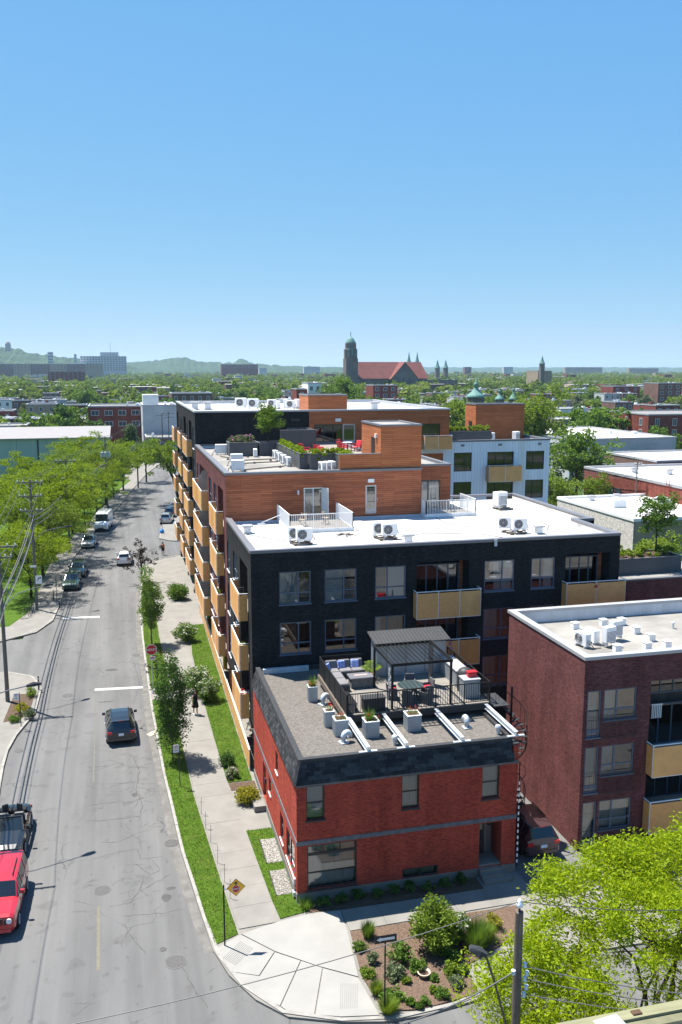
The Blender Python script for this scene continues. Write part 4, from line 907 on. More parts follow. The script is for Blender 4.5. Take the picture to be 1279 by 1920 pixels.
acp = make_ac(); acl = make_ac(0.8,0.6,0.85,0.18,True); palp = make_pallet()
zA = 13.03
for x, y, a, lab in [(10.55,51.75,0,'front white AC unit of the pair near the white railed terrace'),(10.15,52.35,0.0,'rear white AC unit of the pair near the white railed terrace'),
                     (16.05,52.1,0,'front white AC unit of the pair beside the grey roof vent'),(15.6,52.7,0,'rear white AC unit of the pair beside the grey roof vent'),
                     (24.75,51.95,0,'white AC unit on timbers, fan facing the street, right roof side'),(24.1,52.6,-0.5,'white AC unit on timbers behind the fan-fronted one, right roof side')]:
    put(acp, (x,y,zA+0.13), a, 1.12, lab)
put(acl, (27.7,61.6,zA+0.13), 0.3, 1.15, 'tall white louvred AC unit standing alone on the white roof')
for x, y, lab in [(10.4,51.95,'weathered timber sleepers under the AC pair by the terrace'),(15.85,52.3,'weathered timber sleepers under the AC pair by the roof vent'),(24.5,52.1,'weathered timber sleepers under the right roof side AC pair'),(27.9,61.5,'weathered timber sleepers under the lone louvred AC unit')]:
    put(palp, (x,y,zA), 0.1, (1.15,1,1), lab)
def roof_vent(loc, lab, s=1.0):
    t = thing('roof_vent', lab, 'roof vent', loc); x, y, z = loc
    MB().prism([(x-.2*s,y-.2*s),(x+.2*s,y-.2*s),(x+.2*s,y+.2*s),(x-.2*s,y+.2*s)],z,z+0.42*s).build('stack', M['galv'], t)
    MB().bbox(x-.33*s,x+.33*s,y-.3*s,y+.3*s,z+0.42*s,z+0.55*s,0.03).build('cap', M['cap_light'], t)
    MB().box(x-.3*s,x+.3*s,y-.28*s,y+.28*s,z,z+0.05*s).build('base', M['white_membrane'], t)
roof_vent((7.75,56.2,zA),'capped roof vent beside the left parapet of the white roof'); roof_vent((16.85,50.75,zA),'capped roof vent near the front edge of the white roof'); roof_vent((25.95,51.6,zA),'capped roof vent next to the right AC pair')
sp = MB(); nr = random.Random(4)
for k in range(11):
    a = k*0.57+nr.uniform(-.15,.15); l = nr.uniform(0.6,1.25); sp.tube([(13.65,53.8,zA+0.12),(13.65+math.cos(a)*l*0.5,53.8+math.sin(a)*l*0.35,zA+0.10),(13.65+math.cos(a)*l,53.8+math.sin(a)*l*0.8,zA+0.03)],0.03,5,taper=0.012)
tag(sp.build('cable_bundle', M['black_metal']),'splayed black cable ends lying on the white roof','cable')
for i, (pts, lab) in enumerate([([(7.6,55.6),(8.4,54.6),(9.6,53.1),(10.2,52.4)],'long dark hose from the left vent to the first AC pair'),([(17.0,52.6),(18.6,53.2),(20.4,52.9),(22.3,52.1),(23.2,50.6),(23.8,50.3),(23.4,50.0)],'looping grey cable across the white roof front'),
        ([(21.6,58.9),(21.5,56.6),(22.4,55.0),(23.6,54.2)],'grey cable running from the side terrace to the right AC pair'),([(27.0,52.5),(27.9,54.0),(28.2,56.2)],'thin grey cable near the right parapet')]):
    tag(MB().tube([(x,y,zA+0.025) for x, y in pts],0.022,5).build('roof_cable', M['wire']),lab,'cable')
# railed terraces on the white roof
def terrace(name, lab, x0, x1, y0, y1, z, brace=True):
    t = thing(name, lab, 'terrace', (x0,y0,z))
    n = int((y1-y0)/0.16)
    for k in range(n): MB().box(x0,x1,y0+k*0.16,y0+k*0.16+0.15,z+0.1,z+0.14).build('deck_board', M['deck_wood'], t)
    MB().box(x0-0.04,x1+0.04,y0-0.06,y0-0.02,z,z+0.2).build('skirt', M['white_metal'], t); MB().box(x0-0.06,x0-0.02,y0-0.02,y1,z,z+0.2).build('skirt', M['white_metal'], t)
    railing(t, [(x0,y1),(x0,y0),(x1,y0),(x1,y1)], z+0.14, 1.05, step=0.12)
    if brace:
        b = MB().bar((x0-1.3,y1-0.9,z+0.1),(x0,y0+1.6,z+1.1),0.05); b.box(x0-1.55,x0-1.05,y1-1.1,y1-0.7,z,z+0.08); b.build('brace', M['white_metal'], t)
    return t
terrace('roof_terrace','small white railed roof terrace in front of the open white door',10.4,14.6,55.5,60.2,zA)
terrace('roof_terrace','white railed roof terrace at the wood clad annex',20.98,24.8,59.3,62.4,zA,False)
def folding_chair(loc, rz, m, lab, seatm=None):
    t = thing('folding_chair', lab, 'chair', loc, rz)
    for x in (-0.2,0.2):
        MB().bar((x,-0.22,0),(x,0.16,0.88),0.035).build('leg', m, t, world=False); MB().bar((x,0.22,0),(x,-0.2,0.45),0.035).build('leg', m, t, world=False)
    for k in range(4): MB().box(-0.2,0.2,-0.2+k*0.1,-0.12+k*0.1,0.43,0.45).build('seat_slat', seatm or m, t, world=False)
    for k in range(2): MB().bar((-0.2,0.10+k*0.05,0.68+k*0.12),(0.2,0.10+k*0.05,0.68+k*0.12),0.08,0.02).build('back_slat', seatm or m, t, world=False)
wd_ = wmat('light_teak', (0.45,0.33,0.2), rough=0.7)
folding_chair((13.2,57.6,zA+0.14),0.9,wd_,'pale wooden folding chair on the small white railed terrace'); folding_chair((11.6,57.2,zA+0.14),-0.8,wd_,'pale wooden folding chair by the brace side of the white terrace')
folding_chair((23.4,60.6,zA+0.14),0.4,M['dark_metal'],'dark folding chair on the annex terrace')
# ---- roof B
zB = 16.13
def planter_box(name, lab, x0, x1, y0, y1, z, h, m='dark_clad', cat='planter', group=None):
    t = thing(name, lab, cat, (x0,y0,z), group=group); k = 0.07; w = MB()
    w.box(x0,x1,y0,y0+k,z,z+h); w.box(x0,x1,y1-k,y1,z,z+h); w.box(x0,x0+k,y0+k,y1-k,z,z+h); w.box(x1-k,x1,y0+k,y1-k,z,z+h); w.build('box', M[m], t)
    MB().box(x0+k,x1-k,y0+k,y1-k,z+0.02,z+h-0.10).build('soil', M['soil'], t)
    r = MB(); e = 0.025; r.box(x0-e,x1+e,y0-e,y0+k,z+h,z+h+0.03); r.box(x0-e,x1+e,y1-k,y1+e,z+h,z+h+0.03); r.box(x0-e,x0+k,y0+k,y1-k,z+h,z+h+0.03); r.box(x1-k,x1+e,y0+k,y1-k,z+h,z+h+0.03); r.build('rim', M['cap_metal'], t); return t
planter_box('planter','dark clad planter of mixed flowers by the black wall',9.0,11.45,75.7,77.7,zB,1.15); planter_box('planter','dark clad planter holding the round-headed roof tree',11.55,13.75,75.5,77.2,zB,1.1)
planter_box('planter','long dark clad planter with trailing hedge along the roof terrace',12.9,13.55,64.7,75.3,zB,1.15); planter_box('planter','dark clad planter with trailing hedge facing the wood parapet',13.6,16.2,64.2,64.9,zB,1.15); planter_box('planter','short dark clad planter with hedge beside the stair tower wall',15.5,16.2,61.2,64.1,zB,1.15)
t = thing('privacy_screen','dark clad screen wall behind the red terrace chairs','screen',(14.0,79,zB)); MB().box(14.0,17.3,79.0,79.12,zB,zB+1.9).build('panel', M['dark_clad'], t); MB().box(17.18,17.3,79.12,82.5,zB,zB+1.9).build('panel', M['dark_clad'], t); MB().box(13.98,17.32,78.98,79.14,zB+1.9,zB+1.95).build('cap', M['cap_metal'], t)
acs = make_ac(0.8,0.32,0.62,0.10); acs['group'] = 'AC units on the middle roof'
for k in range(4): put(acs,(12.45,67.0+k*1.9,zB),-1.57+0.1,1.0,'white AC unit in the row of four along the hedge planter','AC units along the hedge planter')
for k in range(3): put(acs,(14.15+k*0.42,62.6+k*0.25,zB),-1.4,1.0,'white AC unit in the trio below the hedge by the wood parapet','AC units below the hedge')
for k, (x, y) in enumerate([(8.75,68.9),(8.2,64.2)]): put(acs,(x,y,zB),3.14,1.2,['white AC unit near the left edge of the middle roof, rear one of two','white AC unit near the left edge of the middle roof, front one of two'][k])
put(acs,(8.5,77.6,zB),3.1,1.25,'white AC unit below the black wall beside the flower planter'); put(acs,(11.1,74.9,zB),1.5,0.95,'small white AC unit in front of the flower planter')
pp = MB()
for a, b in (((8.9,69.2),(12.2,70.0)),((8.4,64.6),(12.1,66.6)),((9.0,71.5),(12.1,72.2)),((8.2,75.5),(9.6,72.0))): pp.tube([(a[0],a[1],zB+0.06),((a[0]+b[0])/2,(a[1]+b[1])/2+0.15,zB+0.05),(b[0],b[1],zB+0.06)],0.045,5)
tag(pp.build('refrigerant_pipes', M['weathered']),'brown insulated pipes running across the middle roof','pipe'); bpy.data.objects['refrigerant_pipes']['kind'] = 'stuff'
nr = random.Random(9)
for k in range(9):
    x, y = nr.uniform(8.2,12.2), 61.0+k*1.7; o = MB().lathe([(0.13,0),(0.02,0.16)],4,(x,y,zB)).build('pipe_support', M['dark_metal']); tag(o,'small dark pyramid pipe support on the middle roof','support','pipe supports on the middle roof')
def lounge_chair(loc, rz, m, lab, group=None):
    t = thing('lounge_chair', lab, 'chair', loc, rz, group)
    MB().bbox(-0.3,0.3,-0.3,0.3,0.32,0.40,0.03).build('seat', m, t, world=False)
    MB(Matrix.Translation((0,0.28,0.36)) @ Matrix.Rotation(-0.35,4,'X')).bbox(-0.3,0.3,0,0.06,0,0.62,0.03).build('backrest', m, t, world=False)
    for x in (-0.33,0.33):
        MB().box(x-0.04,x+0.04,-0.34,0.34,0.56,0.60).build('armrest', m, t, world=False)
        for y in (-0.28,0.26): MB().box(x-0.03,x+0.03,y-0.03,y+0.03,0,0.56).build('leg', m, t, world=False)
red = wmat('red_plastic', (0.50,0.02,0.03), rough=0.5)
zt = 16.305
lounge_chair((15.3,74.5,zt),2.2,red,'red lounge chair beside the long hedge planter, back to the screen'); lounge_chair((16.2,73.2,zt),2.6,red,'red lounge chair beside the hedge, nearer the stair tower'); lounge_chair((15.6,70.6,zt),-0.6,red,'red lounge chair half hidden behind the hedge planter')
for k, (x, y, a) in enumerate([(19.5,77.6,0.8),(20.3,76.2,-0.9),(19.0,76.0,2.2)]): lounge_chair((x,y,zt),a,red,['red terrace chair behind the small table','red terrace chair next to the wood clad wall corner','red terrace chair in front of the small table'][k])
t = thing('terrace_table','small white topped table among red terrace chairs','table',(19.7,76.9,zt)); MB().cyl((19.7,76.9,zt+0.7),(19.7,76.9,zt+0.74),0.45,n=16).build('top', M['white_metal'], t); MB().cyl((19.7,76.9,zt),(19.7,76.9,zt+0.7),0.04).build('leg', M['dark_metal'], t)
# ---- roof C and D
for k, (px, py, s, a) in enumerate([(452,763,1.35,0),(475,764,1.3,0),(510,762,1.1,0),(522,764,1.0,1.5),(535,762,1.15,1.4),(545,764,1.1,0),(558,763,1.2,1.6),(566,766,1.1,1.5)]):
    p = PZ(px,py+2,19.27); put(acs,(p.x,p.y,19.26),a,s*1.15,'white AC unit in the cluster on the uppermost roof','AC units on the uppermost roof')
for px, lab in ((366,'capped vent at the left end of the uppermost roof'),(390,'second capped vent on the uppermost roof beside the black parapet'),(702,'capped vent right of the wood stair tower on the uppermost roof')):
    p = PZ(px,768,19.27); roof_vent((p.x,p.y,19.26),lab,1.5)
planter_box('planter','dark clad roof planter with low hedge before the right stair tower',32.6,37.6,86.2,87.3,15.96,1.15)
for x in (36.4,37.3): put(acs,(x+0.9,87.9,15.96),0.2,1.2,'white AC unit beside the planter on the pale blue block','AC units on the pale blue block')
put(acl,(41.3,88.2,15.96),0.5,0.9,'round backed white unit near the right stair tower')
planter_box('planter','long charcoal roof planter with young tree on the maroon wing',32.2,37.6,53.0,55.4,9.56,1.1)
# ---- maroon building roof
zM = 9.26
for i, (px, py) in enumerate([(1078,1179),(1131,1173),(1165,1171),(1192,1187),(1220,1201),(1157,1222),(1213,1217),(1250,1214)]):
    p = PZ(px,py,zM); o = thing('roof_box','small white cube vent on the maroon building roof','roof vent',(p.x,p.y,zM),group='cube vents on the maroon building roof')
    MB().bbox(-0.18,0.18,-0.18,0.18,0,0.36,0.02).build('box', M['white_metal'], o, world=False); MB().box(-0.2,0.2,-0.2,0.2,0.36,0.385).build('lid', M['white_metal'], o, world=False)
for px, py, a, lab in [(1092,1212,-1.3,'white AC unit nearest the alley parapet of the maroon building'),(1110,1205,1.7,'white AC unit with exposed piping on the maroon building')]:
    p = PZ(px,py,zM); put(acp,(p.x,p.y,zM),a,1.0,lab)
for px, py, lab in [(1141,1212,'front louvred AC unit of two on the maroon building'),(1154,1200,'rear louvred AC unit of two on the maroon building')]:
    p = PZ(px,py,zM); put(acl,(p.x,p.y,zM+0.1),0.25,(0.85,0.6,0.95),lab)
p = PZ(1262,1178,zM); tag(MB().cyl((p.x,p.y,zM),(p.x,p.y,zM+0.28),0.06).lathe([(0.1,0.28),(0.1,0.34),(0.02,0.4)],8,(p.x,p.y,zM)).build('vent_pipe', M['galv']),'thin vent pipe on the maroon building roof','vent pipe')
# ================================================================ deck on the red house
ZD = 7.0; DX0, DX1, DY0, DY1 = 10.1, 17.5, 39.45, 45.5
dk = thing('roof_deck','grey board deck on steel beams above the red house roof','deck',(DX0,DY0,6.4))
y = DY0
while y < DY1-0.1: MB().box(DX0,DX1,y+0.004,y+0.141,ZD-0.035,ZD+rng.uniform(-0.003,0.002)).build('deck_board', M['deck_wood'], dk); y += 0.146
MB().box(DX0-0.05,DX1+0.05,DY0-0.08,DY0-0.01,ZD-0.34,ZD).build('front_fascia', M['dark_metal'], dk); MB().box(DX0-0.11,DX0-0.03,DY0,DY1,ZD-0.3,ZD+0.01).build('side_fascia', M['weathered'], dk)
for k, x in enumerate((10.15,11.92,14.6,17.25)):
    b = MB(); y0, y1 = 35.8, 45.2; z0, z1 = 6.73, 6.96
    b.box(x-0.09,x+0.09,y0,y1,z0,z0+0.025); b.box(x-0.09,x+0.09,y0,y1,z1-0.025,z1); b.box(x-0.012,x+0.012,y0,y1,z0+0.025,z1-0.025); o = b.build('steel_beam', M['galv'], dk)
    MB().box(x-0.42,x+0.42,35.79,35.93,6.722,6.76).build('bearing_plate', M['galv'], o)
# fences
pf = thing('privacy_fence','black solid fence along the left edge of the roof deck','fence',(DX0,DY0,ZD))
for k in range(5):
    ya = DY0+0.02+k*1.21; MB().box(DX0-0.02,DX0+0.02,ya+0.03,ya+1.17,ZD+0.06,ZD+0.98).build('panel', M['black_metal'], pf); MB().box(DX0-0.035,DX0+0.035,ya-0.03,ya+0.03,ZD,ZD+1.04).build('post', M['black_metal'], pf)
MB().box(DX0-0.03,DX0+0.03,DY0,DY1,ZD+0.99,ZD+1.03).build('rail', M['black_metal'], pf); MB().box(DX0+0.03,DX0+2.4,DY1-0.04,DY1,ZD+0.06,ZD+1.02).build('panel', M['black_metal'], pf)
df = thing('deck_railing','black barred railing along the front and right of the roof deck','railing',(DX0,DY0,ZD))
railing(df,[(DX0+0.05,DY0+0.03),(DX1,DY0+0.03)],ZD,1.04,'black_metal',0.125,'front_bars',0.01,1.55); railing(df,[(DX1,DY0+0.1),(DX1,DY1)],ZD,1.04,'black_metal',0.125,'side_bars',0.01,1.6)
# pergola
pg = thing('pergola','black metal louvred pergola over the round deck table','pergola',(12.42,DY0,ZD)); X0, X1, Y0, Y1, ZT = 12.42, 15.46, 39.62, 42.75, 9.36
for x in (X0,X1):
    for y in (Y0,Y1): MB().box(x-0.05,x+0.05,y-0.05,y+0.05,ZD,ZT-0.12).build('post', M['black_metal'], pg)
fr = MB(); fr.box(X0-0.07,X1+0.07,Y0-0.07,Y0+0.0,ZT-0.14,ZT); fr.box(X0-0.07,X1+0.07,Y1,Y1+0.07,ZT-0.14,ZT); fr.box(X0-0.07,X0,Y0,Y1,ZT-0.14,ZT); fr.box(X1,X1+0.07,Y0,Y1,ZT-0.14,ZT); fr.build('roof_frame', M['black_metal'], pg)
for k in range(13): x = X0+0.13+k*0.235; MB(Matrix.Translation((x,0,ZT-0.05)) @ Matrix.Rotation(1.1,4,'Y')).box(-0.05,0.05,Y0+0.01,Y1-0.01,-0.01,0.01).build('louvre', M['black_metal'], pg)
sc = MB(); nr = random.Random(2)
for a, b, yy in ((X0+0.05,X0+0.06,0),(X0+0.05,X0+0.06,1)): pass
for k in range(40): z = ZD+0.2+nr.random()*1.9; yy = Y0+0.08+nr.random()*0.45; sc.box(X0-0.01,X0+0.01,yy,yy+0.12,z,z+0.07)
sc.box(X0-0.012,X0+0.012,Y0+0.06,Y0+0.09,ZD+0.1,ZT-0.15); sc.box(X0-0.012,X0+0.012,Y0+0.62,Y0+0.65,ZD+0.1,ZT-0.15); q = sc.build('lattice_screen', wmat('pale_lattice', (0.35,0.36,0.37), rough=0.5), pg); q['kind'] = 'stuff'
for x in (15.4,): MB().box(x-0.02,x+0.02,Y1-0.65,Y1-0.06,ZD+0.1,ZT-0.16).build('side_screen', M['dark_metal'], pg)
# shed, counter and cabinets in ribbed sheet
def ribbox(root, name, x0, x1, y0, y1, z0, z1, m='rib', pitch=0.085):
    b = MB().box(x0,x1,y0,y1,z0,z1)
    x = x0+0.03
    while x < x1-0.04: b.box(x,x+0.035,y0-0.014,y0,z0+0.01,z1-0.02); x += pitch
    y = y0+0.03
    while y < y1-0.04: b.box(x0-0.014,x0,y,y+0.035,z0+0.01,z1-0.02); b.box(x1,x1+0.014,y,y+0.035,z0+0.01,z1-0.02); y += pitch
    return b.build(name, M[m], root)
M['rib'] = mat('white_corrugated_sheet', (0.36,0.385,0.40), 0.45, 0.12, 2.0, metal=0.25)
shd_ = thing('garden_shed','grey corrugated shed with dark ribbed roof behind the pergola','shed',(13.0,44.4,ZD)); ribbox(shd_,'wall',13.0,16.95,44.35,45.4,ZD,8.9,pitch=0.12)
r = MB().add([(12.8,43.95,8.88),(17.1,43.95,8.88),(17.1,45.55,9.15),(12.8,45.55,9.15),(12.8,43.95,8.94),(17.1,43.95,8.94),(17.1,45.55,9.21),(12.8,45.55,9.21)],[(0,3,2,1),(4,5,6,7),(0,1,5,4),(1,2,6,5),(2,3,7,6),(3,0,4,7)])
for k in range(22): x = 12.85+k*0.195; r.add([(x,43.94,8.94),(x+0.04,43.94,8.94),(x+0.04,45.56,9.21),(x,45.56,9.21),(x,43.94,8.97),(x+0.04,43.94,8.97),(x+0.04,45.56,9.24),(x,45.56,9.24)],[(4,5,6,7),(0,1,5,4),(1,2,6,5),(3,0,4,7)])
r.build('roof', wmat('shed_roof', (0.028,0.029,0.031), rough=0.6), shd_)
for k in range(3): MB().box(13.55+k*1.1,13.58+k*1.1,44.32,44.345,ZD+0.1,8.8).build('door_edge', M['cap_metal'], shd_)
ct = thing('outdoor_counter','corrugated outdoor kitchen counter along the right deck edge','counter',(16.6,41.8,ZD)); ribbox(ct,'base',16.62,17.3,41.75,44.2,ZD,7.86,pitch=0.12); MB().bbox(16.57,17.35,41.7,44.25,7.86,7.92,0.015).build('worktop', M['cap_light'], ct)
MB().tube([(16.8,42.9,7.92),(16.8,42.9,8.2),(16.87,42.9,8.26),(16.95,42.9,8.2)],0.015,6).build('tap', M['galv'], ct)
gl = thing('covered_grill','barbecue grill under a black cover on the deck','grill',(16.85,41.3,ZD))
MB().lathe([(0.40,0),(0.40,0.75),(0.42,0.95),(0.34,1.12),(0.18,1.22),(0.01,1.24)],14,(16.9,41.28,ZD)).build('cover', M['dark_metal'], gl, smooth=True); MB().tube([(16.9+math.cos(a)*0.415,41.28+math.sin(a)*0.415,ZD+0.78) for a in np.linspace(0,6.28,15)],0.015,4).build('cover_cord', M['black_metal'], gl)
cb = thing('storage_cabinet','corrugated storage cabinet at the right front of the deck','cabinet',(16.35,40.2,ZD)); ribbox(cb,'body',16.4,17.25,40.15,40.85,ZD,7.95,pitch=0.12); MB().bbox(16.36,17.29,40.11,40.89,7.95,8.0,0.015).build('top', M['cap_light'], cb)
cl = thing('cooler_box','red plastic cooler box on the deck cabinet','cooler',(16.95,40.55,8.0)); MB().bbox(-0.24,0.24,-0.15,0.15,0,0.24,0.03).build('body', wmat('cooler_red', (0.55,0.02,0.03), rough=0.4), cl, world=False); MB().bbox(-0.25,0.25,-0.16,0.16,0.245,0.30,0.02).build('lid', wmat('cooler_red', (0.55,0.02,0.03)), cl, world=False); MB().tube([(-0.2,0,0.30),(-0.2,0,0.4),(0.2,0,0.4),(0.2,0,0.30)],0.015,5).build('handle', M['dark_metal'], cl, world=False)
# seating
fab = wmat('grey_cushion', (0.17,0.165,0.17), rough=0.95, var=0.1); sofa = thing('corner_sofa','grey cushioned corner sofa at the back of the roof deck','sofa',(10.4,45.2,ZD))
MB().box(10.3,12.45,44.45,45.3,ZD+0.05,ZD+0.28).build('frame', M['dark_metal'], sofa); MB().box(10.3,11.05,42.5,44.44,ZD+0.05,ZD+0.28).build('frame', M['dark_metal'], sofa)
for k in range(3): MB().bbox(10.34+k*0.7,11.0+k*0.7,44.48,45.08,ZD+0.29,ZD+0.45,0.04).build('seat_cushion', fab, sofa); MB(Matrix.Translation((10.34+k*0.7,45.04,ZD+0.43)) @ Matrix.Rotation(-0.2,4,'X')).bbox(0,0.66,0,0.17,0,0.45,0.05).build('back_cushion', fab, sofa)
for k in range(2): MB().bbox(10.34,11.02,42.55+k*0.95,43.46+k*0.95,ZD+0.29,ZD+0.45,0.04).build('seat_cushion', fab, sofa)
pil = mat('blue_pattern_fabric', (0.22,0.28,0.55), 0.9, 0.9, 14)
for k, (x, y, a, lab) in enumerate([(10.45,44.7,0.9,'blue and white pillow at the sofa corner'),(11.2,44.95,0.1,'blue and white pillow in the middle of the sofa'),(11.95,44.95,-0.1,'blue and white pillow at the plant end of the sofa')]):
    o = thing('throw_pillow',lab,'pillow',(x,y,ZD+0.46),a); MB(Matrix.Rotation(-0.35,4,'X')).bbox(-0.22,0.22,-0.05,0.07,0,0.40,0.05).build('cover', pil, o, world=False); MB(Matrix.Rotation(-0.35,4,'X')).tube([(-0.21,0.01,0.01),(0.21,0.01,0.01),(0.21,0.01,0.39),(-0.21,0.01,0.39),(-0.21,0.01,0.01)],0.012,5).build('piping', M['sign_white'], o, world=False)
ft = thing('fire_table','grey stone fire table in front of the sofa','table',(11.8,43.2,ZD)); MB().box(11.22,12.38,42.88,43.55,ZD,ZD+0.52).build('base', mat('ledger_stone',(0.16,0.155,0.15),0.9,0.45,9,bmp=0.6), ft); MB().bbox(11.15,12.45,42.8,43.63,ZD+0.52,ZD+0.60,0.02).build('top', M['cap_metal'], ft); MB().box(11.45,12.15,43.1,43.32,ZD+0.601,ZD+0.615).build('burner_tray', wmat('burner_glass',(0.33,0.24,0.22)), ft)
db = thing('deck_box','black wicker storage box at the front railing','box',(11.55,39.85,ZD)); MB().bbox(11.0,12.1,39.65,40.2,ZD,ZD+0.62,0.02).build('body', M['dark_metal'], db); MB().bbox(10.97,12.13,39.62,40.23,ZD+0.62,ZD+0.68,0.02).build('lid', M['dark_metal'], db)
bn = thing('bench','black slatted bench along the left deck fence','bench',(10.45,40.6,ZD))
for k in range(4): MB().box(10.2+k*0.13,10.31+k*0.13,39.75,41.5,ZD+0.40,ZD+0.43).build('seat_slat', M['black_metal'], bn)
for yy in (39.85,41.4):
    for xx in (10.23,10.66): MB().box(xx-0.03,xx+0.03,yy-0.03,yy+0.03,ZD,ZD+0.40).build('leg', M['black_metal'], bn)
tb = thing('dining_table','round dark glass table under the pergola','table',(13.8,40.9,ZD)); MB().cyl((13.8,40.9,ZD+0.70),(13.8,40.9,ZD+0.72),0.66,n=28).build('glass_top', mat('smoked_glass',(0.05,0.07,0.07),0.08,0), tb); MB().tube([(13.8+math.cos(a)*0.66,40.9+math.sin(a)*0.66,ZD+0.71) for a in np.linspace(0,6.2832,29)],0.018,5).build('rim', M['dark_metal'], tb)
for k in range(4): a = k*1.571+0.6; MB().bar((13.8+math.cos(a)*0.5,40.9+math.sin(a)*0.5,ZD),(13.8+math.cos(a)*0.3,40.9+math.sin(a)*0.3,ZD+0.70),0.03).build('leg', M['dark_metal'], tb)
wick = mat('grey_wicker',(0.10,0.10,0.105),0.85,0.3,40)
for k, (a, cu, lab) in enumerate([(1.3,0,'wicker chair behind the round deck table'),(2.9,1,'wicker chair with red cushion at the lattice side of the round table'),(4.25,0,'wicker chair at the front of the round table by the storage box'),(5.35,0,'wicker chair at the front of the round table by the cabinet side'),(0.15,1,'wicker chair with red cushion at the cabinet side of the round table')]):
    t = thing('wicker_chair',lab,'chair',(13.8+math.cos(a)*0.95,40.9+math.sin(a)*0.95,ZD),a-1.571)
    MB().bbox(-0.26,0.26,-0.26,0.26,0.0,0.42,0.03).build('seat', wick, t, world=False)
    MB(Matrix.Translation((0,0.2,0.40)) @ Matrix.Rotation(-0.12,4,'X')).bbox(-0.26,0.26,0,0.07,0,0.50,0.03).build('backrest', wick, t, world=False)
    for x in (-0.29,0.23): MB().box(x,x+0.06,-0.24,0.24,0.42,0.62).build('armrest', wick, t, world=False)
    if cu: MB().bbox(-0.22,0.22,-0.24,0.2,0.425,0.50,0.03).build('cushion', wmat('red_cushion',(0.55,0.03,0.05),rough=0.9), t, world=False)
# spiral stair beside the deck
sc = thing('spiral_staircase','black steel spiral staircase between the red house and the maroon wall','staircase',(18.35,38.7,0.1)); cx, cy, rr = 18.35, 38.75, 0.82
MB().cyl((cx,cy,0.1),(cx,cy,8.0),0.06,n=10).build('centre_pole', M['black_metal'], sc)
N_ = 32; outer = []
for k in range(N_):
    a0 = 2.35-k*0.36; a1 = a0-0.40; z = ZD-0.05-k*0.215
    pts = [(cx+math.cos(a0)*0.06,cy+math.sin(a0)*0.06),(cx+math.cos(a1)*0.06,cy+math.sin(a1)*0.06),(cx+math.cos(a1)*rr,cy+math.sin(a1)*rr),(cx+math.cos(a0)*rr,cy+math.sin(a0)*rr)][::-1]
    MB().prism(pts,z-0.03,z).build('tread', M['dark_metal'], sc); outer.append((cx+math.cos(a0)*rr,cy+math.sin(a0)*rr,z))
MB().tube([(x,y,z+1.0) for x, y, z in outer],0.022,6).build('handrail', M['black_metal'], sc); MB().tube([(x,y,z-0.1) for x, y, z in outer],0.03,5).build('stringer', M['black_metal'], sc)
for x, y, z in outer: MB().bar((x,y,z-0.08),(x,y,z+1.0),0.016).build('baluster', M['black_metal'], sc)
MB().box(17.5,18.3,38.85,40.6,ZD-0.06,ZD-0.01).build('landing', M['dark_metal'], sc)
# planters, vents on the gravel
M['rib2'] = M['rib']; zR = 6.405
PL = [(9.22,43.3,0.46,'tall corrugated planter at the rear of the gravel roof'),(9.3,39.85,0.46,'corrugated planter beside the left deck fence'),(9.6,38.75,0.62,'wide corrugated planter at the deck corner, flowers blooming'),(10.95,38.25,0.66,'corrugated planter with spiky plant between the first two beams'),(13.1,38.5,0.68,'corrugated planter between the middle beams')]
def white_planter(x, y, w, lab, h=0.78):
    t = thing('planter_box',lab,'planter',(x,y,zR)); ribbox(t,'box',x-w/2,x+w/2,y-w/2,y+w/2,zR,zR+h,pitch=0.105); rm = MB(); k = 0.05
    rm.box(x-w/2-.02,x+w/2+.02,y-w/2-.02,y-w/2+k,zR+h,zR+h+.03); rm.box(x-w/2-.02,x+w/2+.02,y+w/2-k,y+w/2+.02,zR+h,zR+h+.03); rm.box(x-w/2-.02,x-w/2+k,y-w/2+k,y+w/2-k,zR+h,zR+h+.03); rm.box(x+w/2-k,x+w/2+.02,y-w/2+k,y+w/2-k,zR+h,zR+h+.03); rm.build('rim', M['white_metal'], t)
    MB().box(x-w/2+k,x+w/2-k,y-w/2+k,y+w/2-k,zR+h+0.001,zR+h+0.012).build('soil', M['soil'], t)
for q in PL: white_planter(*q)
def gooseneck(x, y, lab, a=0.5):
    t = thing('roof_vent',lab,'roof vent',(x,y,zR),a); MB().box(-0.2,0.2,-0.2,0.2,0,0.05).build('base', M['galv'], t, world=False)
    pts = [(0,0,0.03),(0,0,0.28)]+[(0.17-0.17*math.cos(b),0,0.28+0.19*math.sin(b)) for b in np.linspace(0.3,2.7,7)]+[(0.34,0,0.24)]; MB().tube(pts,0.135,12).build('hood', M['galv'], t, world=False, smooth=True)
gooseneck(9.62,42.6,'gooseneck metal vent by the rear planter on gravel'); gooseneck(9.5,37.75,'gooseneck metal vent by the front roof corner on gravel',0.3); gooseneck(15.7,38.0,'gooseneck metal vent between the right beams',1.6)
for x, y, lab in ((11.75,37.0,'short round chimney pipe beside the second steel beam'),(16.85,36.95,'short round chimney pipe beside the last steel beam'),(9.35,44.6,'round chimney pipe behind the rear planter')):
    t = thing('vent_pipe',lab,'vent pipe',(x,y,zR)); MB().lathe([(0.1,0),(0.1,0.3)],12,(x,y,zR)).build('pipe', M['galv'], t); MB().lathe([(0.15,0.3),(0.15,0.36),(0.12,0.44),(0.02,0.47)],12,(x,y,zR)).build('cap', M['galv'], t)
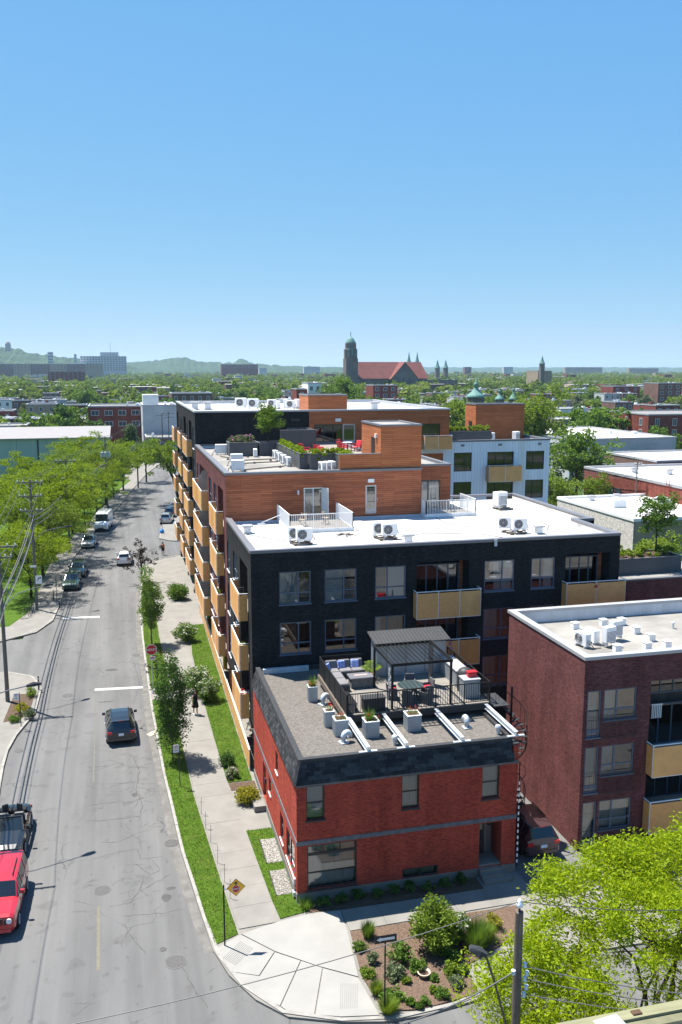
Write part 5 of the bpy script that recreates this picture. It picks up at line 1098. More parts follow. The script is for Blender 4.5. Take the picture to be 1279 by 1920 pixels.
# ================================================================ vegetation
def leaves(nr, centres, radii, per, size, aspect=0.45, flat=0.6, droop=0.3, updown=0.5):
    """loose leaf-shaped faces scattered in clumps; radii one per clump"""
    n = len(centres)*per; c = np.repeat(centres, per, 0); r = np.repeat(radii, per)
    d = nr.normal(size=(n,3)); d /= np.linalg.norm(d, axis=1)[:,None]; q = nr.uniform(0,1,n)**0.45
    p = c+d*(r*q)[:,None]*np.array([1,1,flat])
    u = nr.normal(size=(n,3)); u[:,2] = u[:,2]*updown-droop; u /= np.linalg.norm(u, axis=1)[:,None]
    w = nr.normal(size=(n,3)); w[:,2] *= 0.5; v = np.cross(u, w); v /= np.linalg.norm(v, axis=1)[:,None]
    s = size*nr.uniform(0.6,1.4,n)[:,None]; u = u*s; v = v*s*aspect
    V = np.zeros((n,4,3)); V[:,0] = p-u*0.5; V[:,1] = p+v*0.5; V[:,2] = p+u*0.5; V[:,3] = p-v*0.5; return V
def limb(mb, nr, a, b, r0, r1, seg=5, wob=0.12):
    a = np.array(a, float); b = np.array(b, float); L = np.linalg.norm(b-a); pts = []
    for i in range(seg+1):
        t = i/seg; p = a+(b-a)*t; p[2] += math.sin(t*3.14)*L*0.06
        if 0 < i < seg: p += nr.normal(size=3)*L*wob*0.35
        pts.append(tuple(p))
    mb.tube(pts, r0, 6, 0, r1); return pts
def make_tree(name, label, seed, H, crown, nclump=60, per=60, leaf=0.3, clump=0.7, fork=0.35, lm='leaf_mid', bark='bark', trunk_r=0.16, shell=0.5, flat=0.6, group=None, stems=5, loc=(0,0,0), aspect=0.45, droop=0.3, lean=(0,0), zpow=1.0, twigs=True, cat='tree', holes=0.0):
    """crown = (cx, cy, cz, rx, ry, rz) in the tree's own frame"""
    nr = np.random.RandomState(seed); t = thing(name, label, cat, loc, 0, group); cx, cy, cz, rx, ry, rz = crown
    C = []
    while len(C) < nclump:
        d = nr.normal(size=3); d /= np.linalg.norm(d); q = shell+(1-shell)*nr.uniform()**0.6 if nr.uniform() < 0.8 else nr.uniform()**0.5
        k = 1+0.22*math.sin(d[0]*4.1+seed)+0.18*math.sin(d[1]*5.3+seed*2)+0.12*math.sin(d[2]*6+seed*3)
        z = d[2]*rz*q*k
        if d[2] < 0 and nr.uniform() < zpow-1: continue
        C.append((cx+d[0]*rx*q*k, cy+d[1]*ry*q*k, cz+z))
    C = np.array(C); R_ = clump*nr.uniform(0.65,1.35,nclump)
    mb = MB(); fz = H*fork; top = np.array([lean[0]*fork, lean[1]*fork, fz])
    limb(mb, nr, (0,0,-0.05), top, trunk_r*1.15, trunk_r*0.85, 4, 0.04)
    tips = []
    for k in range(stems):
        a = k*6.283/stems+nr.uniform(-.4,.4); e = (cx+math.cos(a)*rx*0.55, cy+math.sin(a)*ry*0.55, cz+rz*nr.uniform(-0.1,0.5))
        pts = limb(mb, nr, top, e, trunk_r*0.6, trunk_r*0.16, 6); tips += pts[2:]
    pts = limb(mb, nr, top, (cx,cy,cz+rz*0.75), trunk_r*0.75, trunk_r*0.12, 6, 0.08); tips += pts[2:]
    if twigs:
        T = np.array(tips)
        for c in C[::2]:
            j = np.argmin(((T-c)**2).sum(1)); limb(mb, nr, T[j], c, trunk_r*0.16, trunk_r*0.05, 3, 0.15)
    mb.build('trunk', M[bark], t, world=False)
    quads_mesh('crown', leaves(nr, C, R_, per, leaf, aspect, flat, droop), M[lm], t); return t
# --- street locusts along the park
LOC = [make_tree('locust_tree','x',40+k,8.8+0.5*k,(0,0,6.0+0.4*k,4.9-0.25*k,4.9-0.2*k,2.7+0.3*k),165,92,0.235,0.85,0.33,('locust','leaf_light','locust')[k],'bark',0.17,0.45,0.42,zpow=1.5,droop=0.35) for k in range(3)]
spots = [(-9.6,94.5),(-9.2,104.5),(-8.6,113.5),(-8.4,122.5),(-7.2,131.5),(-5.8,140),(-4.2,149),(-2.8,158),(-1.6,167),(0.2,177),(-17.2,99),(-16.6,109),(-16,119),(-14.6,129),(-13.2,140),(-11.2,151),(-9.2,162),(-7,172)]
for k, (x, y) in enumerate(spots):
    s = 0.86+0.32*((k*7) % 5)/5
    lab = 'bright green locust tree in the row beside the street kerb' if k < 10 else 'bright green locust tree in the second row on the park lawn'
    if k == 0: lab = 'bright green locust at the street corner, behind the tall pole with the white sign'
    put(LOC[k % 3],(x,y,0.12),k*1.3,s,lab,'locusts beside the street' if 0 < k < 10 else 'locusts on the park lawn' if k >= 10 else None)
make_tree('shade_tree','big darker tree leaning over the street beyond the balconies',61,10.5,(-1.6,0.5,8.2,4.2,4.2,3.0),110,60,0.36,1.0,0.4,'leaf_light','bark',0.26,0.5,0.5,loc=(9.6,158,0.12),lean=(-2.0,0),zpow=1.4)
make_tree('shade_tree','smaller street tree behind the leaning shade tree',62,9,(0,0,6.4,3.2,3.2,2.6),70,50,0.36,0.95,0.35,'leaf_mid','bark',0.2,0.5,0.5,loc=(5.0,190,0.12))
# --- columnar trees on the lawn strip
make_tree('columnar_tree','leafy columnar tree beside the black car, white no-parking sign in front',71,6.4,(0,0,3.65,1.12,1.12,2.75),150,60,0.15,0.42,0.18,'leaf_dark','bark_grey',0.07,0.55,0.9,loc=(2.38,51.95,0.12),droop=0.1)
make_tree('columnar_tree','narrow columnar tree beyond the stop sign on the lawn strip',72,6.2,(0,0,3.6,0.98,0.98,2.6),120,52,0.16,0.42,0.2,'leaf_mid','bark_grey',0.07,0.55,0.9,loc=(1.96,75.4,0.12),droop=0.1)
make_tree('purple_tree','sparse dark purple tree near the driveway',73,5.0,(0,0,3.2,1.75,1.75,1.6),46,26,0.2,0.34,0.3,'leaf_purple','bark',0.08,0.5,0.8,loc=(1.75,98.5,0.12))
make_tree('purple_sapling','thin dark purple sapling right next to the stop sign',74,3.1,(0,0,1.9,0.75,0.6,1.1),22,22,0.15,0.22,0.25,'leaf_purple','bark',0.04,0.5,0.9,loc=(1.95,64.2,0.12))
# --- foreground locusts on the south side of the cross street
make_tree('locust_tree','large yellow green locust over the cross street with bare forked stems',81,9.4,(1.5,0.7,7.3,3.7,2.8,2.1),330,200,0.125,0.56,0.30,'locust_near','bark',0.12,0.60,0.5,loc=(14.3,20.3,0.12),stems=7,aspect=0.36,droop=0.35,zpow=1.8)
make_tree('locust_tree','smaller yellow green locust beside the wooden pole, leaves hanging over the kerb',82,8.0,(-0.5,0.4,6.0,2.0,1.9,1.9),130,180,0.128,0.55,0.32,'locust_near','bark',0.08,0.55,0.5,loc=(11.5,20.2,0.12),stems=5,aspect=0.36,droop=0.35,zpow=1.4)
make_tree('locust_tree','low yellow green locust behind the weathered roof edge',83,6.6,(0,0,5.2,1.5,1.4,1.2),60,150,0.12,0.45,0.4,'locust_near','bark',0.09,0.5,0.5,loc=(16.6,20.0,0.12),aspect=0.36,droop=0.35)
# --- roof tree, wing tree
make_tree('potted_tree','round-headed green tree in the dark planter on the middle roof',85,3.6,(0,0,2.25,0.98,0.98,1.15),70,60,0.17,0.38,0.28,'leaf_mid','bark',0.06,0.5,0.9,loc=(12.45,76.2,17.1),droop=0.1)
make_tree('young_tree','young green tree in the charcoal planter on the maroon wing',86,4.6,(0,0,3.1,1.2,1.2,1.5),70,54,0.19,0.45,0.35,'leaf_mid','bark',0.06,0.5,0.8,loc=(36.4,54.3,10.5),droop=0.1)
make_tree('olive_tree','thin grey green tree growing in front of the rough stone wall',87,7.2,(0,0,4.9,2.3,2.3,2.2),60,24,0.24,0.5,0.3,'leaf_grey','bark_grey',0.08,0.5,0.8,loc=(47.0,82,0.0))
# --- shrubs
def make_bush(name, label, seed, r, h, nclump, per, leaf, lm, loc=(0,0,0), group=None, flower=None, aspect=0.5, cat='shrub', droop=0.0, spiky=False):
    nr = np.random.RandomState(seed); t = thing(name, label, cat, loc, 0, group); C = []
    while len(C) < nclump:
        d = nr.normal(size=3); d /= np.linalg.norm(d); q = nr.uniform(0.45,1)
        C.append((d[0]*r*q*0.85, d[1]*r*q*0.85, max(0.08*h, h*0.48+d[2]*h*0.45*q)))
    C = np.array(C); mb = MB()
    for c in C[::3]: mb.tube([(c[0]*0.1,c[1]*0.1,-0.03),(c[0]*0.5,c[1]*0.5,c[2]*0.55),tuple(c)],0.018,4,0,0.006)
    mb.build('stem', M['bark'], t, world=False)
    if spiky:
        n = nclump*per; a = nr.uniform(0,6.283,n); l = h*nr.uniform(0.6,1.3,n); o = nr.uniform(0,r*0.5,n); sp = nr.uniform(0.15,0.9,n)*r; V = np.zeros((n,3,3)); w = leaf*0.12
        bx, by = np.cos(a)*o, np.sin(a)*o; V[:,0,0] = bx-np.sin(a)*w; V[:,0,1] = by+np.cos(a)*w; V[:,1,0] = bx+np.sin(a)*w; V[:,1,1] = by-np.cos(a)*w; V[:,2,0] = bx+np.cos(a)*sp; V[:,2,1] = by+np.sin(a)*sp; V[:,2,2] = l
        quads_mesh('foliage', V, M[lm], t)
    else: quads_mesh('foliage', leaves(nr, C, np.full(len(C), r*0.34), per, leaf, aspect, 0.85, droop), M[lm], t)
    if flower:
        k = C[C[:,2] > h*0.45]; quads_mesh('blossom', leaves(nr, k*np.array([1.08,1.08,1.06]), np.full(len(k), r*0.25), max(6, per//4), leaf*0.75, 0.9, 0.8, 0), M[flower], t)
    return t
make_bush('round_shrub','round light green clipped shrub on the pavement lawn past the driveway',91,1.25,1.75,80,60,0.16,'leaf_mid',(5.1,90.3,0.1))
make_bush('round_shrub','leafy shrub with a few white blooms at the fence start',92,1.1,1.75,70,56,0.15,'leaf_mid',(4.85,75.6,0.1),flower='blossom')
make_bush('flowering_shrub','tall shrub covered in white blossom beside the footpath',93,1.15,2.1,80,56,0.14,'leaf_mid',(4.75,62.6,0.1),flower='blossom'); make_bush('flowering_shrub','white blossoming shrub behind the walking woman',94,0.95,1.7,60,52,0.14,'leaf_mid',(5.45,60.9,0.1),flower='blossom')
make_bush('small_shrub','dark rounded shrub at the lawn edge by the amber fence end',95,0.55,0.85,40,50,0.10,'leaf_dark',(5.45,50.1,0.1)); make_bush('small_shrub','low shrub with white blooms near the paver path',96,0.48,0.65,34,46,0.10,'leaf_grey',(5.5,48.5,0.1),flower='blossom')
make_bush('yellow_shrub','bright yellow rounded shrub beside the side step of the red house',97,0.72,0.95,70,60,0.10,'leaf_yellow',(6.0,45.3,0.1))
make_bush('grass_tuft','tuft of long green leaves at the red house corner',98,0.45,0.42,12,14,0.16,'leaf_mid',(7.15,35.1,0.1),spiky=True,cat='plant')
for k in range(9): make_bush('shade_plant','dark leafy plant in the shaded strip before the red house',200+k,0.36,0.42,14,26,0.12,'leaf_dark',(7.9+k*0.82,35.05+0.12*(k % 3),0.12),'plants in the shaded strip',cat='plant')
def gplant(px, py, r, h, lm, lab, seed, spiky=False, flower=None, n=26, leaf=0.10):
    p = PZ(px, py, 0.15); make_bush('garden_plant', lab, seed, r, h, n, 34, leaf, lm, (p.x,p.y,0.14), None, flower, spiky=spiky, cat='plant')
make_bush('garden_shrub','big leafy light green shrub in the mulched corner bed',101,1.0,2.35,110,64,0.125,'leaf_light',(11.6,31.0,0.14)); make_bush('garden_shrub','shrub with pale blooms touching the big leafy one',102,0.55,1.3,44,50,0.11,'leaf_mid',(12.75,31.3,0.14),flower='blossom')
for k, (px, py, r, h, lm, sp, lab) in enumerate([
    (893,1775,0.7,1.0,'leaf_mid',1,'tall arching grass clump right of the pale blooming shrub'),(690,1757,0.35,0.6,'leaf_mid',1,'upright grass tuft by the footway edge of the bed'),(675,1780,0.34,0.35,'leaf_mid',0,'low green plant at the concrete edge under the sign'),(700,1806,0.26,0.5,'leaf_grey',0,'silvery leaved plant near the concrete edge'),
    (745,1800,0.62,0.75,'leaf_mid',0,'wide green perennial behind the sign post'),(742,1832,0.45,0.5,'leaf_grey',0,'grey green hosta-like plant behind the sign post'),(690,1830,0.36,0.3,'leaf_light',0,'flat light green plant at the concrete edge'),(783,1818,0.42,0.5,'leaf_mid',0,'green plant above the clay bird bath'),
    (706,1862,0.32,0.4,'leaf_light',1,'yellowish tuft left of the sign post'),(735,1872,0.48,0.35,'leaf_mid',0,'mat of fine green foliage at the sign post foot'),(728,1896,0.42,0.4,'leaf_light',1,'bright tuft close to the kerb corner'),(770,1882,0.20,0.26,'leaf_mid',0,'small green plant nearest the kerb, first of three'),
    (797,1882,0.22,0.28,'leaf_mid',0,'small green plant nearest the kerb, round one'),(787,1890,0.18,0.2,'leaf_mid',0,'tiny green plant between the two round kerb plants'),(846,1828,0.42,0.5,'leaf_light',0,'yellow green mound on the open mulch'),(856,1850,0.36,0.4,'leaf_grey',0,'grey green mound beside the yellow green one'),
    (868,1825,0.26,0.35,'leaf_mid',0,'green plant behind the grey green mound'),(830,1868,0.30,0.3,'leaf_mid',0,'green plant low on the open mulch'),(812,1860,0.18,0.24,'leaf_light',0,'small light plant left of the low green one'),(813,1838,0.20,0.25,'leaf_mid',0,'small green plant just right of the bird bath'),
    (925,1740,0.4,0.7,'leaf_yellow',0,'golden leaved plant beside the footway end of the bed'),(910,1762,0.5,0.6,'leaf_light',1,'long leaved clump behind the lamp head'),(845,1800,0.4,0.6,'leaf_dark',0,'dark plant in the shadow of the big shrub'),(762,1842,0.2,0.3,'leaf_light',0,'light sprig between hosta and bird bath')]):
    gplant(px, py, r, h, lm, lab, 120+k, bool(sp), n=int(18+20*r), leaf=0.12 if r > 0.4 else 0.09)
p = PZ(795,1830,0.15); t = thing('bird_bath','low round clay bird bath on the mulch','bird bath',(p.x,p.y,0.15)); cm = wmat('pale_clay',(0.45,0.36,0.27),rough=0.9); MB().lathe([(0.16,0),(0.19,0.08),(0.26,0.16),(0.27,0.19),(0.22,0.19),(0.19,0.13)],18,(p.x,p.y,0.15)).build('bowl', cm, t, smooth=True); MB().cyl((p.x,p.y,0.265),(p.x,p.y,0.285),0.19,n=16).build('soil', M['soil'], t)
gplant(40,1338,0.55,0.8,'leaf_yellow','yellow flowering mound in the kerb bed by the pole',160); gplant(58,1305,0.6,0.7,'leaf_light','light green mound at the tip of the kerb bed',161); gplant(55,1345,0.5,0.6,'leaf_grey','grey green mound at the near end of the kerb bed',162); gplant(28,1352,0.45,0.4,'leaf_mid','low green mound at the pavement side of the kerb bed',163)
# planting in the boxes
def fill(name, lab, x0, x1, y0, y1, z, h, n, lm, leaf=0.12, flower=None, per=40, trail=0.0, group=None):
    nr = np.random.RandomState(int(x0*7+y0*3)); t = thing(name, lab, 'plants', (x0,y0,z), group=group)
    C = np.stack([nr.uniform(x0,x1,n)-x0, nr.uniform(y0,y1,n)-y0, nr.uniform(0.1,h,n)], 1)
    if trail: k = nr.uniform(size=n) < 0.4; C[k,2] -= trail*nr.uniform(0.3,1,k.sum()); C[k,1] -= 0.12
    quads_mesh('foliage', leaves(nr, C, np.full(n, 0.17), per, leaf, 0.5, 0.8, 0), M[lm], t)
    s = MB()
    for c in C[::4]: s.tube([(c[0],c[1],-0.08),tuple(c)],0.012,4)
    s.build('stem', M['bark'], t, world=False)
    if flower: quads_mesh('blossom', leaves(nr, C[::3]+np.array([0,0,0.12]), np.full(len(C[::3]), 0.14), 10, leaf*0.8, 0.9, 0.8, 0), M[flower], t)
M['flower_red'] = leafmat('red_blossom',(0.35,0.01,0.02),(0.6,0.04,0.05),0.2); M['flower_pink'] = leafmat('pink_blossom',(0.35,0.10,0.25),(0.5,0.2,0.4),0.2)
fill('planter_flowers','mixed pink and green flowers in the box by the black wall',9.15,11.3,75.85,77.5,17.25,0.55,44,'leaf_grey',0.14,'flower_pink')
fill('hedge','trailing light green hedge in the long terrace planter',12.95,13.5,64.8,75.2,17.25,0.35,150,'locust',0.13,trail=0.4); fill('hedge','trailing light green hedge facing the wood parapet',13.65,16.15,64.2,64.9,17.25,0.35,50,'locust',0.13,trail=0.5); fill('hedge','light green hedge beside the stair tower wall',15.55,16.15,61.3,64.0,17.25,0.35,50,'locust',0.13,trail=0.4)
fill('hedge','low dry green hedge before the right stair tower',32.7,37.5,86.3,87.2,17.05,0.6,80,'leaf_light',0.16); fill('planter_grass','rough grasses in the charcoal wing planter',32.3,37.4,53.1,55.2,10.6,0.5,60,'leaf_light',0.2)
for i, (x, y, w, lab) in enumerate(PL): fill('planter_flowers',['red and green flowers in the rear corrugated planter','mixed flowers in the planter beside the deck fence','red flowers in the wide corner planter','spiky plant and flowers between the first two beams','low flowers in the planter between the middle beams'][i],x-w/2+0.06,x+w/2-0.06,y-w/2+0.06,y+w/2-0.06,zR+0.79,0.10,12,'leaf_mid',0.06,'flower_red',14)
make_bush('spiky_plant','spiky green plant in the planter between the first two beams',171,0.42,0.5,8,8,0.2,'leaf_mid',(10.85,38.3,zR+0.79),spiky=True,cat='plant'); make_bush('spiky_plant','spiky green plant in the rear corrugated planter',172,0.4,0.5,8,8,0.2,'leaf_mid',(9.25,43.35,zR+0.79),spiky=True,cat='plant')
pt = thing('potted_palm','feathery potted palm at the deck shed','plant',(12.62,44.1,ZD)); MB().lathe([(0.16,0),(0.22,0.35),(0.2,0.35)],14,(12.62,44.1,ZD)).build('pot', wmat('clay_pot',(0.28,0.12,0.07)), pt)
nr = np.random.RandomState(5); V = []; st = MB()
for k in range(22):
    a = nr.uniform(0,6.283); L_ = nr.uniform(0.5,0.85); ps = []
    for q in range(9):
        s = q/8; ps.append((math.cos(a)*L_*0.75*s, math.sin(a)*L_*0.75*s, 0.3+1.25*s*L_-0.6*s*s*L_))
    st.tube(ps,0.008,4)
    for q in range(2,9):
        for sd_ in (-1,1):
            b = np.array(ps[q]); dv = np.array((-math.sin(a)*sd_*0.2,math.cos(a)*sd_*0.2,-0.05))+np.array((math.cos(a),math.sin(a),0))*0.1; wv = np.array((math.cos(a),math.sin(a),0.1))*0.025
            V.append([b-wv,b+dv*0.5+wv,b+dv,b+dv*0.5-wv])
quads_mesh('fronds', np.array(V), M['leaf_light'], pt); st.build('stem', M['leaf_mid'], pt, world=False)
# ================================================================ vehicles
def loft(st, ring, bands_of):
    """st: stations (y, pts half ring); returns dict material -> MB"""
    out = {}
    for i, (a, b) in enumerate(zip(st, st[1:])):
        n = len(a)
        for k in range(n-1):
            key = bands_of(i, k)
            if key is None: continue
            out.setdefault(key, MB()).quad(a[k], a[k+1], b[k+1], b[k])
    return out
def make_car(name, label, paint, L=4.45, W=1.82, H=1.62, kind='suv', loc=(0,0,0), rz=0.0, group=None, cat='car', stripe=None):
    """nose towards +y"""
    t = thing(name, label, cat, loc, rz, group); h = W/2
    P = {'suv': [(.500,.36,.60,.66,.66,.58),(.485,.30,.74,.80,.84,.70),(.43,.26,.86,.93,.95,.78),(.30,.25,.93,1.00,.99,.80),(.20,.25,.96,1.04,1.0,.80),(.045,.25,.98,H-.05,1.0,.66),(-.10,.25,.99,H,1.0,.68),(-.30,.25,1.0,H-.03,1.0,.67),(-.42,.27,1.02,H-.10,.98,.63),(-.480,.30,1.02,1.10,.95,.70),(-.500,.36,.80,.86,.86,.70)],
         'sedan': [(.500,.36,.56,.62,.66,.58),(.485,.28,.68,.73,.84,.70),(.43,.24,.78,.84,.95,.78),(.28,.23,.85,.91,.99,.80),(.17,.23,.88,.95,1.0,.80),(.02,.23,.90,H-.04,1.0,.62),(-.10,.23,.91,H,1.0,.64),(-.22,.23,.92,H-.04,1.0,.62),(-.37,.24,.93,1.02,.98,.74),(-.475,.27,.92,1.0,.92,.74),(-.500,.34,.72,.78,.84,.68)],
         'jeep': [(.500,.42,.72,.76,.84,.76),(.490,.34,.92,.97,.92,.82),(.46,.30,1.00,1.05,.97,.86),(.32,.29,1.03,1.09,1.0,.86),(.20,.29,1.05,1.12,1.0,.86),(.105,.29,1.06,H-.04,1.0,.80),(-.05,.29,1.07,H,1.0,.80),(-.30,.29,1.07,H,1.0,.80),(-.46,.30,1.07,H-.03,1.0,.79),(-.490,.32,1.06,1.12,.98,.82),(-.500,.40,.85,.90,.92,.82)],
         'van': [(.500,.40,.80,.85,.80,.70),(.490,.32,1.00,1.05,.92,.78),(.455,.29,1.15,1.20,.97,.82),(.40,.28,1.25,1.36,1.0,.84),(.37,.28,1.28,1.45,1.0,.84),(.26,.28,1.32,H-.18,1.0,.84),(.18,.28,1.35,H-.02,1.0,.86),(-.10,.28,1.35,H,1.0,.88),(-.44,.28,1.35,H,1.0,.88),(-.490,.30,1.35,H-.06,.99,.87),(-.500,.38,1.30,H-.14,.97,.85)],
         'open': [(.500,.36,.56,.62,.66,.58),(.485,.28,.68,.73,.84,.70),(.43,.24,.78,.84,.95,.78),(.28,.23,.85,.91,.99,.80),(.17,.23,.88,.95,1.0,.80)]}[kind]
    st = []
    for y, zl, zb, zt, wl, wt in P:
        wt = wt*h; wl_ = wl*h; zm = zl+(zb-zl)*0.55
        half = [(-wl_*0.90,zl),(-wl_*1.0,zl+0.14),(-wl_*1.0,zm),(-wl_*0.965,zb),(-wt,zt-0.03),(-wt*0.86,zt),(0,zt+0.015)]
        st.append([(x,y*L,z) for x, z in half]+[(-x,y*L,z) for x, z in half[-2::-1]])
    gh = (4, 8) if kind != 'van' else (4, 6)       # stations between which the greenhouse runs
    def band(i, k):
        k2 = k if k < 6 else 11-k
        if kind == 'van':
            if i == 4 and k2 in (4, 5): return 'glass'
            if i in (4, 5) and k2 == 3: return 'glass'
            return 'paint'
        if k2 == 3 and 4 <= i <= (7 if kind != 'sedan' else 7): return 'glass'
        if k2 in (4, 5) and i == 4: return 'glass'
        if k2 in (4, 5) and i == (8 if kind != 'sedan' else 7): return 'glass'
        return 'paint'
    bands = loft(st, None, band) if kind != 'open' else loft(st, None, lambda i, k: 'paint')
    pt_mb = bands['paint']
    for e in (0, -1):
        if kind == 'open' and e == -1: continue
        pt_mb.add(st[e], [tuple(range(len(st[e])))])
    if kind == 'open':
        for s in (-1,1):
            x0, x1 = s*h*0.90, s*h*0.99
            pt_mb.add([(x1,.17*L,.25),(x1,.17*L,.86),(x0,.17*L,.93),(x1,-.28*L,.25),(x1,-.28*L,.88),(x0,-.28*L,.95)], [(0,1,4,3),(1,2,5,4)])
        rs_ = []
        for y, zl, zb, zt, wl, wt in [(-.28,.25,.88,.96,1.0,.84),(-.40,.25,.90,.99,.98,.80),(-.465,.28,.86,.95,.90,.74),(-.495,.34,.70,.78,.80,.66),(-.5,.40,.58,.64,.74,.60)]:
            hf = [(-wl*h*.9,zl),(-wl*h,zl+.14),(-wl*h,zl+(zb-zl)*.55),(-wl*h*.965,zb),(-wt*h,zt-.03),(-wt*h*.86,zt),(0,zt+.015)]; rs_.append([(x,y*L,z) for x, z in hf]+[(-x,y*L,z) for x, z in hf[-2::-1]])
        rb = loft(rs_, None, lambda i, k: 'paint')['paint']; pt_mb.add(rb.v, rb.f); pt_mb.add(rs_[-1], [tuple(range(13))])
    bd = pt_mb.build('body', paint, t, world=False); bd.data.polygons.foreach_set('use_smooth', [True]*len(bd.data.polygons)); bd.data.set_sharp_from_angle(angle=R(32))
    if 'glass' in bands: bands['glass'].build('windows', M['carglass'], t, world=False)
    # pillars
    if kind in ('suv','sedan','jeep'):
        pl = MB()
        for s in (-1,1):
            for i in (5, 6, 7):
                a = Vector(st[i][3]); b = Vector(st[i][4]); a.x *= 1.004; b.x *= 1.004
                if s > 0: a.x *= -1; b.x *= -1
                pl.bar(a, b, 0.07, 0.03)
            a = Vector(st[4][4]); b = Vector(st[5][4])
            if s > 0: a.x *= -1; b.x *= -1
            pl.bar(a, b, 0.06, 0.04)
        pl.build('pillar', paint, t, world=False)
    wr = 0.34 if kind != 'van' else 0.36; tw = 0.22
    for s in (-1,1):
        for y in (.31*L, -.29*L):
            x1 = s*(h*1.0+0.005); x0 = x1-s*tw
            MB().cyl((x0+s*0.05,y,wr+0.03),(x1-s*0.012,y,wr+0.03),wr+0.07,n=22).build('wheel_arch', M['rubber'], t, world=False)
            w = MB(); w.cyl((x0,y,wr),(x1+s*0.01,y,wr),wr,n=22); wo = w.build('wheel', M['rubber'], t, world=False)
            rm = MB().cyl((x1+s*0.0,y,wr),(x1+s*0.018,y,wr),wr*0.64,n=16)
            for q in range(5): a = q*1.257; rm.bar((x1+s*0.022,y,wr),(x1+s*0.022,y+math.cos(a)*wr*0.6,wr+math.sin(a)*wr*0.6),0.05,0.012)
            rm.build('rim', M['rim'], wo, world=False)
        zl = {'suv':.76,'sedan':.68,'jeep':.92,'van':.98,'open':.66}[kind]
        if kind == 'jeep':
            MB().cyl((s*h*0.70,.495*L,.80),(s*h*0.70,.508*L,.80),0.11,n=16).build('headlight', M['lamp_white'], t, world=False)
        else: MB().add([(s*h*0.50,.497*L,zl-.10),(s*h*0.80,.482*L,zl-.08),(s*h*0.90,.455*L,zl+.06),(s*h*0.52,.490*L,zl+.02)], [(0,1,2,3)]).build('headlight', M['lamp_white'], t, world=False)
        zt_ = {'suv':.88,'sedan':.80,'jeep':.92,'van':1.1,'open':.72}[kind]
        MB().box(s*h*0.60,s*h*0.93,-.503*L,-.485*L,zt_-.09,zt_+.07 if kind != 'van' else zt_+.25).build('tail_light', M['lamp_red'], t, world=False)
        my = .155*L if kind != 'van' else .33*L; mz = {'suv':1.06,'sedan':.97,'jeep':1.14,'van':1.5,'open':.97}[kind]
        m_ = MB(); m_.bbox(s*h*1.0,s*h*1.0+s*0.2,my-0.06,my+0.06,mz-0.02,mz+0.14,0.02) if s > 0 else m_.bbox(-h-0.2,-h,my-0.06,my+0.06,mz-0.02,mz+0.14,0.02)
        m_.build('mirror', paint if kind != 'van' else M['rubber'], t, world=False)
    pz = {'suv':.70,'sedan':.62,'jeep':.74,'van':.62,'open':.55}[kind]
    MB().box(-0.16,0.16,-.509*L,-.5*L,pz-.02,pz+.12).build('number_plate', M['plate'], t, world=False)
    MB().box(-h*0.84,h*0.84,-.506*L,-.49*L,.36,.54).build('rear_bumper', M['rubber'] if kind in ('van','jeep') else paint, t, world=False)
    g = MB(); g.box(-h*0.42,h*0.42,.492*L,.5035*L,.48 if kind != 'jeep' else .70,.62 if kind != 'jeep' else .92)
    (g.box(-h*0.60,h*0.60,.492*L,.5045*L,.66,.88) if kind == 'jeep' else None); gq = g.build('grille', M['sign_black'], t, world=False); [MB().box(x-0.02,x+0.02,.5045*L,.5065*L,.66,.88).build('grille_bar', paint, gq, world=False) for x in ([-.39,-.26,-.13,0,.13,.26,.39] if kind == 'jeep' else [])]; MB().box(-h*0.78,h*0.78,.488*L,.504*L,.30,.46).build('front_bumper', M['rubber'] if kind in ('van','suv') else paint, t, world=False)
    if kind in ('suv','jeep'):
        for s in (-1,1): MB().bar((s*h*0.60,-.28*L,H+0.05),(s*h*0.60,.04*L,H+0.05),0.035).build('roof_rail', M['black_metal'], t, world=False)
        if kind == 'suv': MB().box(-h*0.55,h*0.55,-.45*L,-.40*L,H-0.08,H-0.04).build('spoiler', paint, t, world=False); MB().box(-0.15,0.15,-.452*L,-.448*L,H-.075,H-.045).build('brake_light', M['lamp_red'], t, world=False)
    if kind == 'van':
        MB().box(-0.008,0.008,-.503*L,-.498*L,.5,H-.25).build('door_seam', M['rubber'], t, world=False)
        for s in (-1,1): MB().box(s*h*1.003,s*h*0.99,-.05*L,-.047*L,.45,H-.35).build('door_seam', M['rubber'], t, world=False)
    else:
        for s in (-1,1):
            for y in (.15,-.07,-.27):
                MB().box(s*h*1.003,s*h*0.985,y*L-0.004,y*L+0.004,.36,.92).build('door_seam', M['rubber'], t, world=False)
            for y in (-.04,-.24): MB().box(s*(h*1.0+0.015),s*h*0.985,y*L-0.08,y*L+0.08,.80,.83).build('door_handle', M['rim'], t, world=False)
    if kind == 'open':
        MB().box(-h*0.9,h*0.9,-.28*L,.16*L,.30,.42).build('cabin_floor', M['rubber'], t, world=False)
        for x in (-0.38,0.38):
            se = MB().bbox(x-0.25,x+0.25,-0.55,0.0,.42,.62,0.05); so = se.build('seat', wmat('grey_leather',(0.10,0.095,0.09),rough=0.6), t, world=False)
            MB(Matrix.Translation((x,-0.58,.58)) @ Matrix.Rotation(0.25,4,'X')).bbox(-0.25,0.25,-0.1,0.06,0,.62,0.05).build('backrest', wmat('grey_leather',(0.10,0.095,0.09)), so, world=False)
        MB().bbox(-0.6,0.6,-1.2,-.9,.45,.85,0.05).build('rear_seat', wmat('grey_leather',(0.10,0.095,0.09)), t, world=False)
        ws = MB().add([(-h*.86,.17*L,.93),(h*.86,.17*L,.93),(h*.70,.03*L,1.36),(-h*.70,.03*L,1.36)], [(0,1,2,3)]).build('windscreen', M['carglass'], t, world=False)
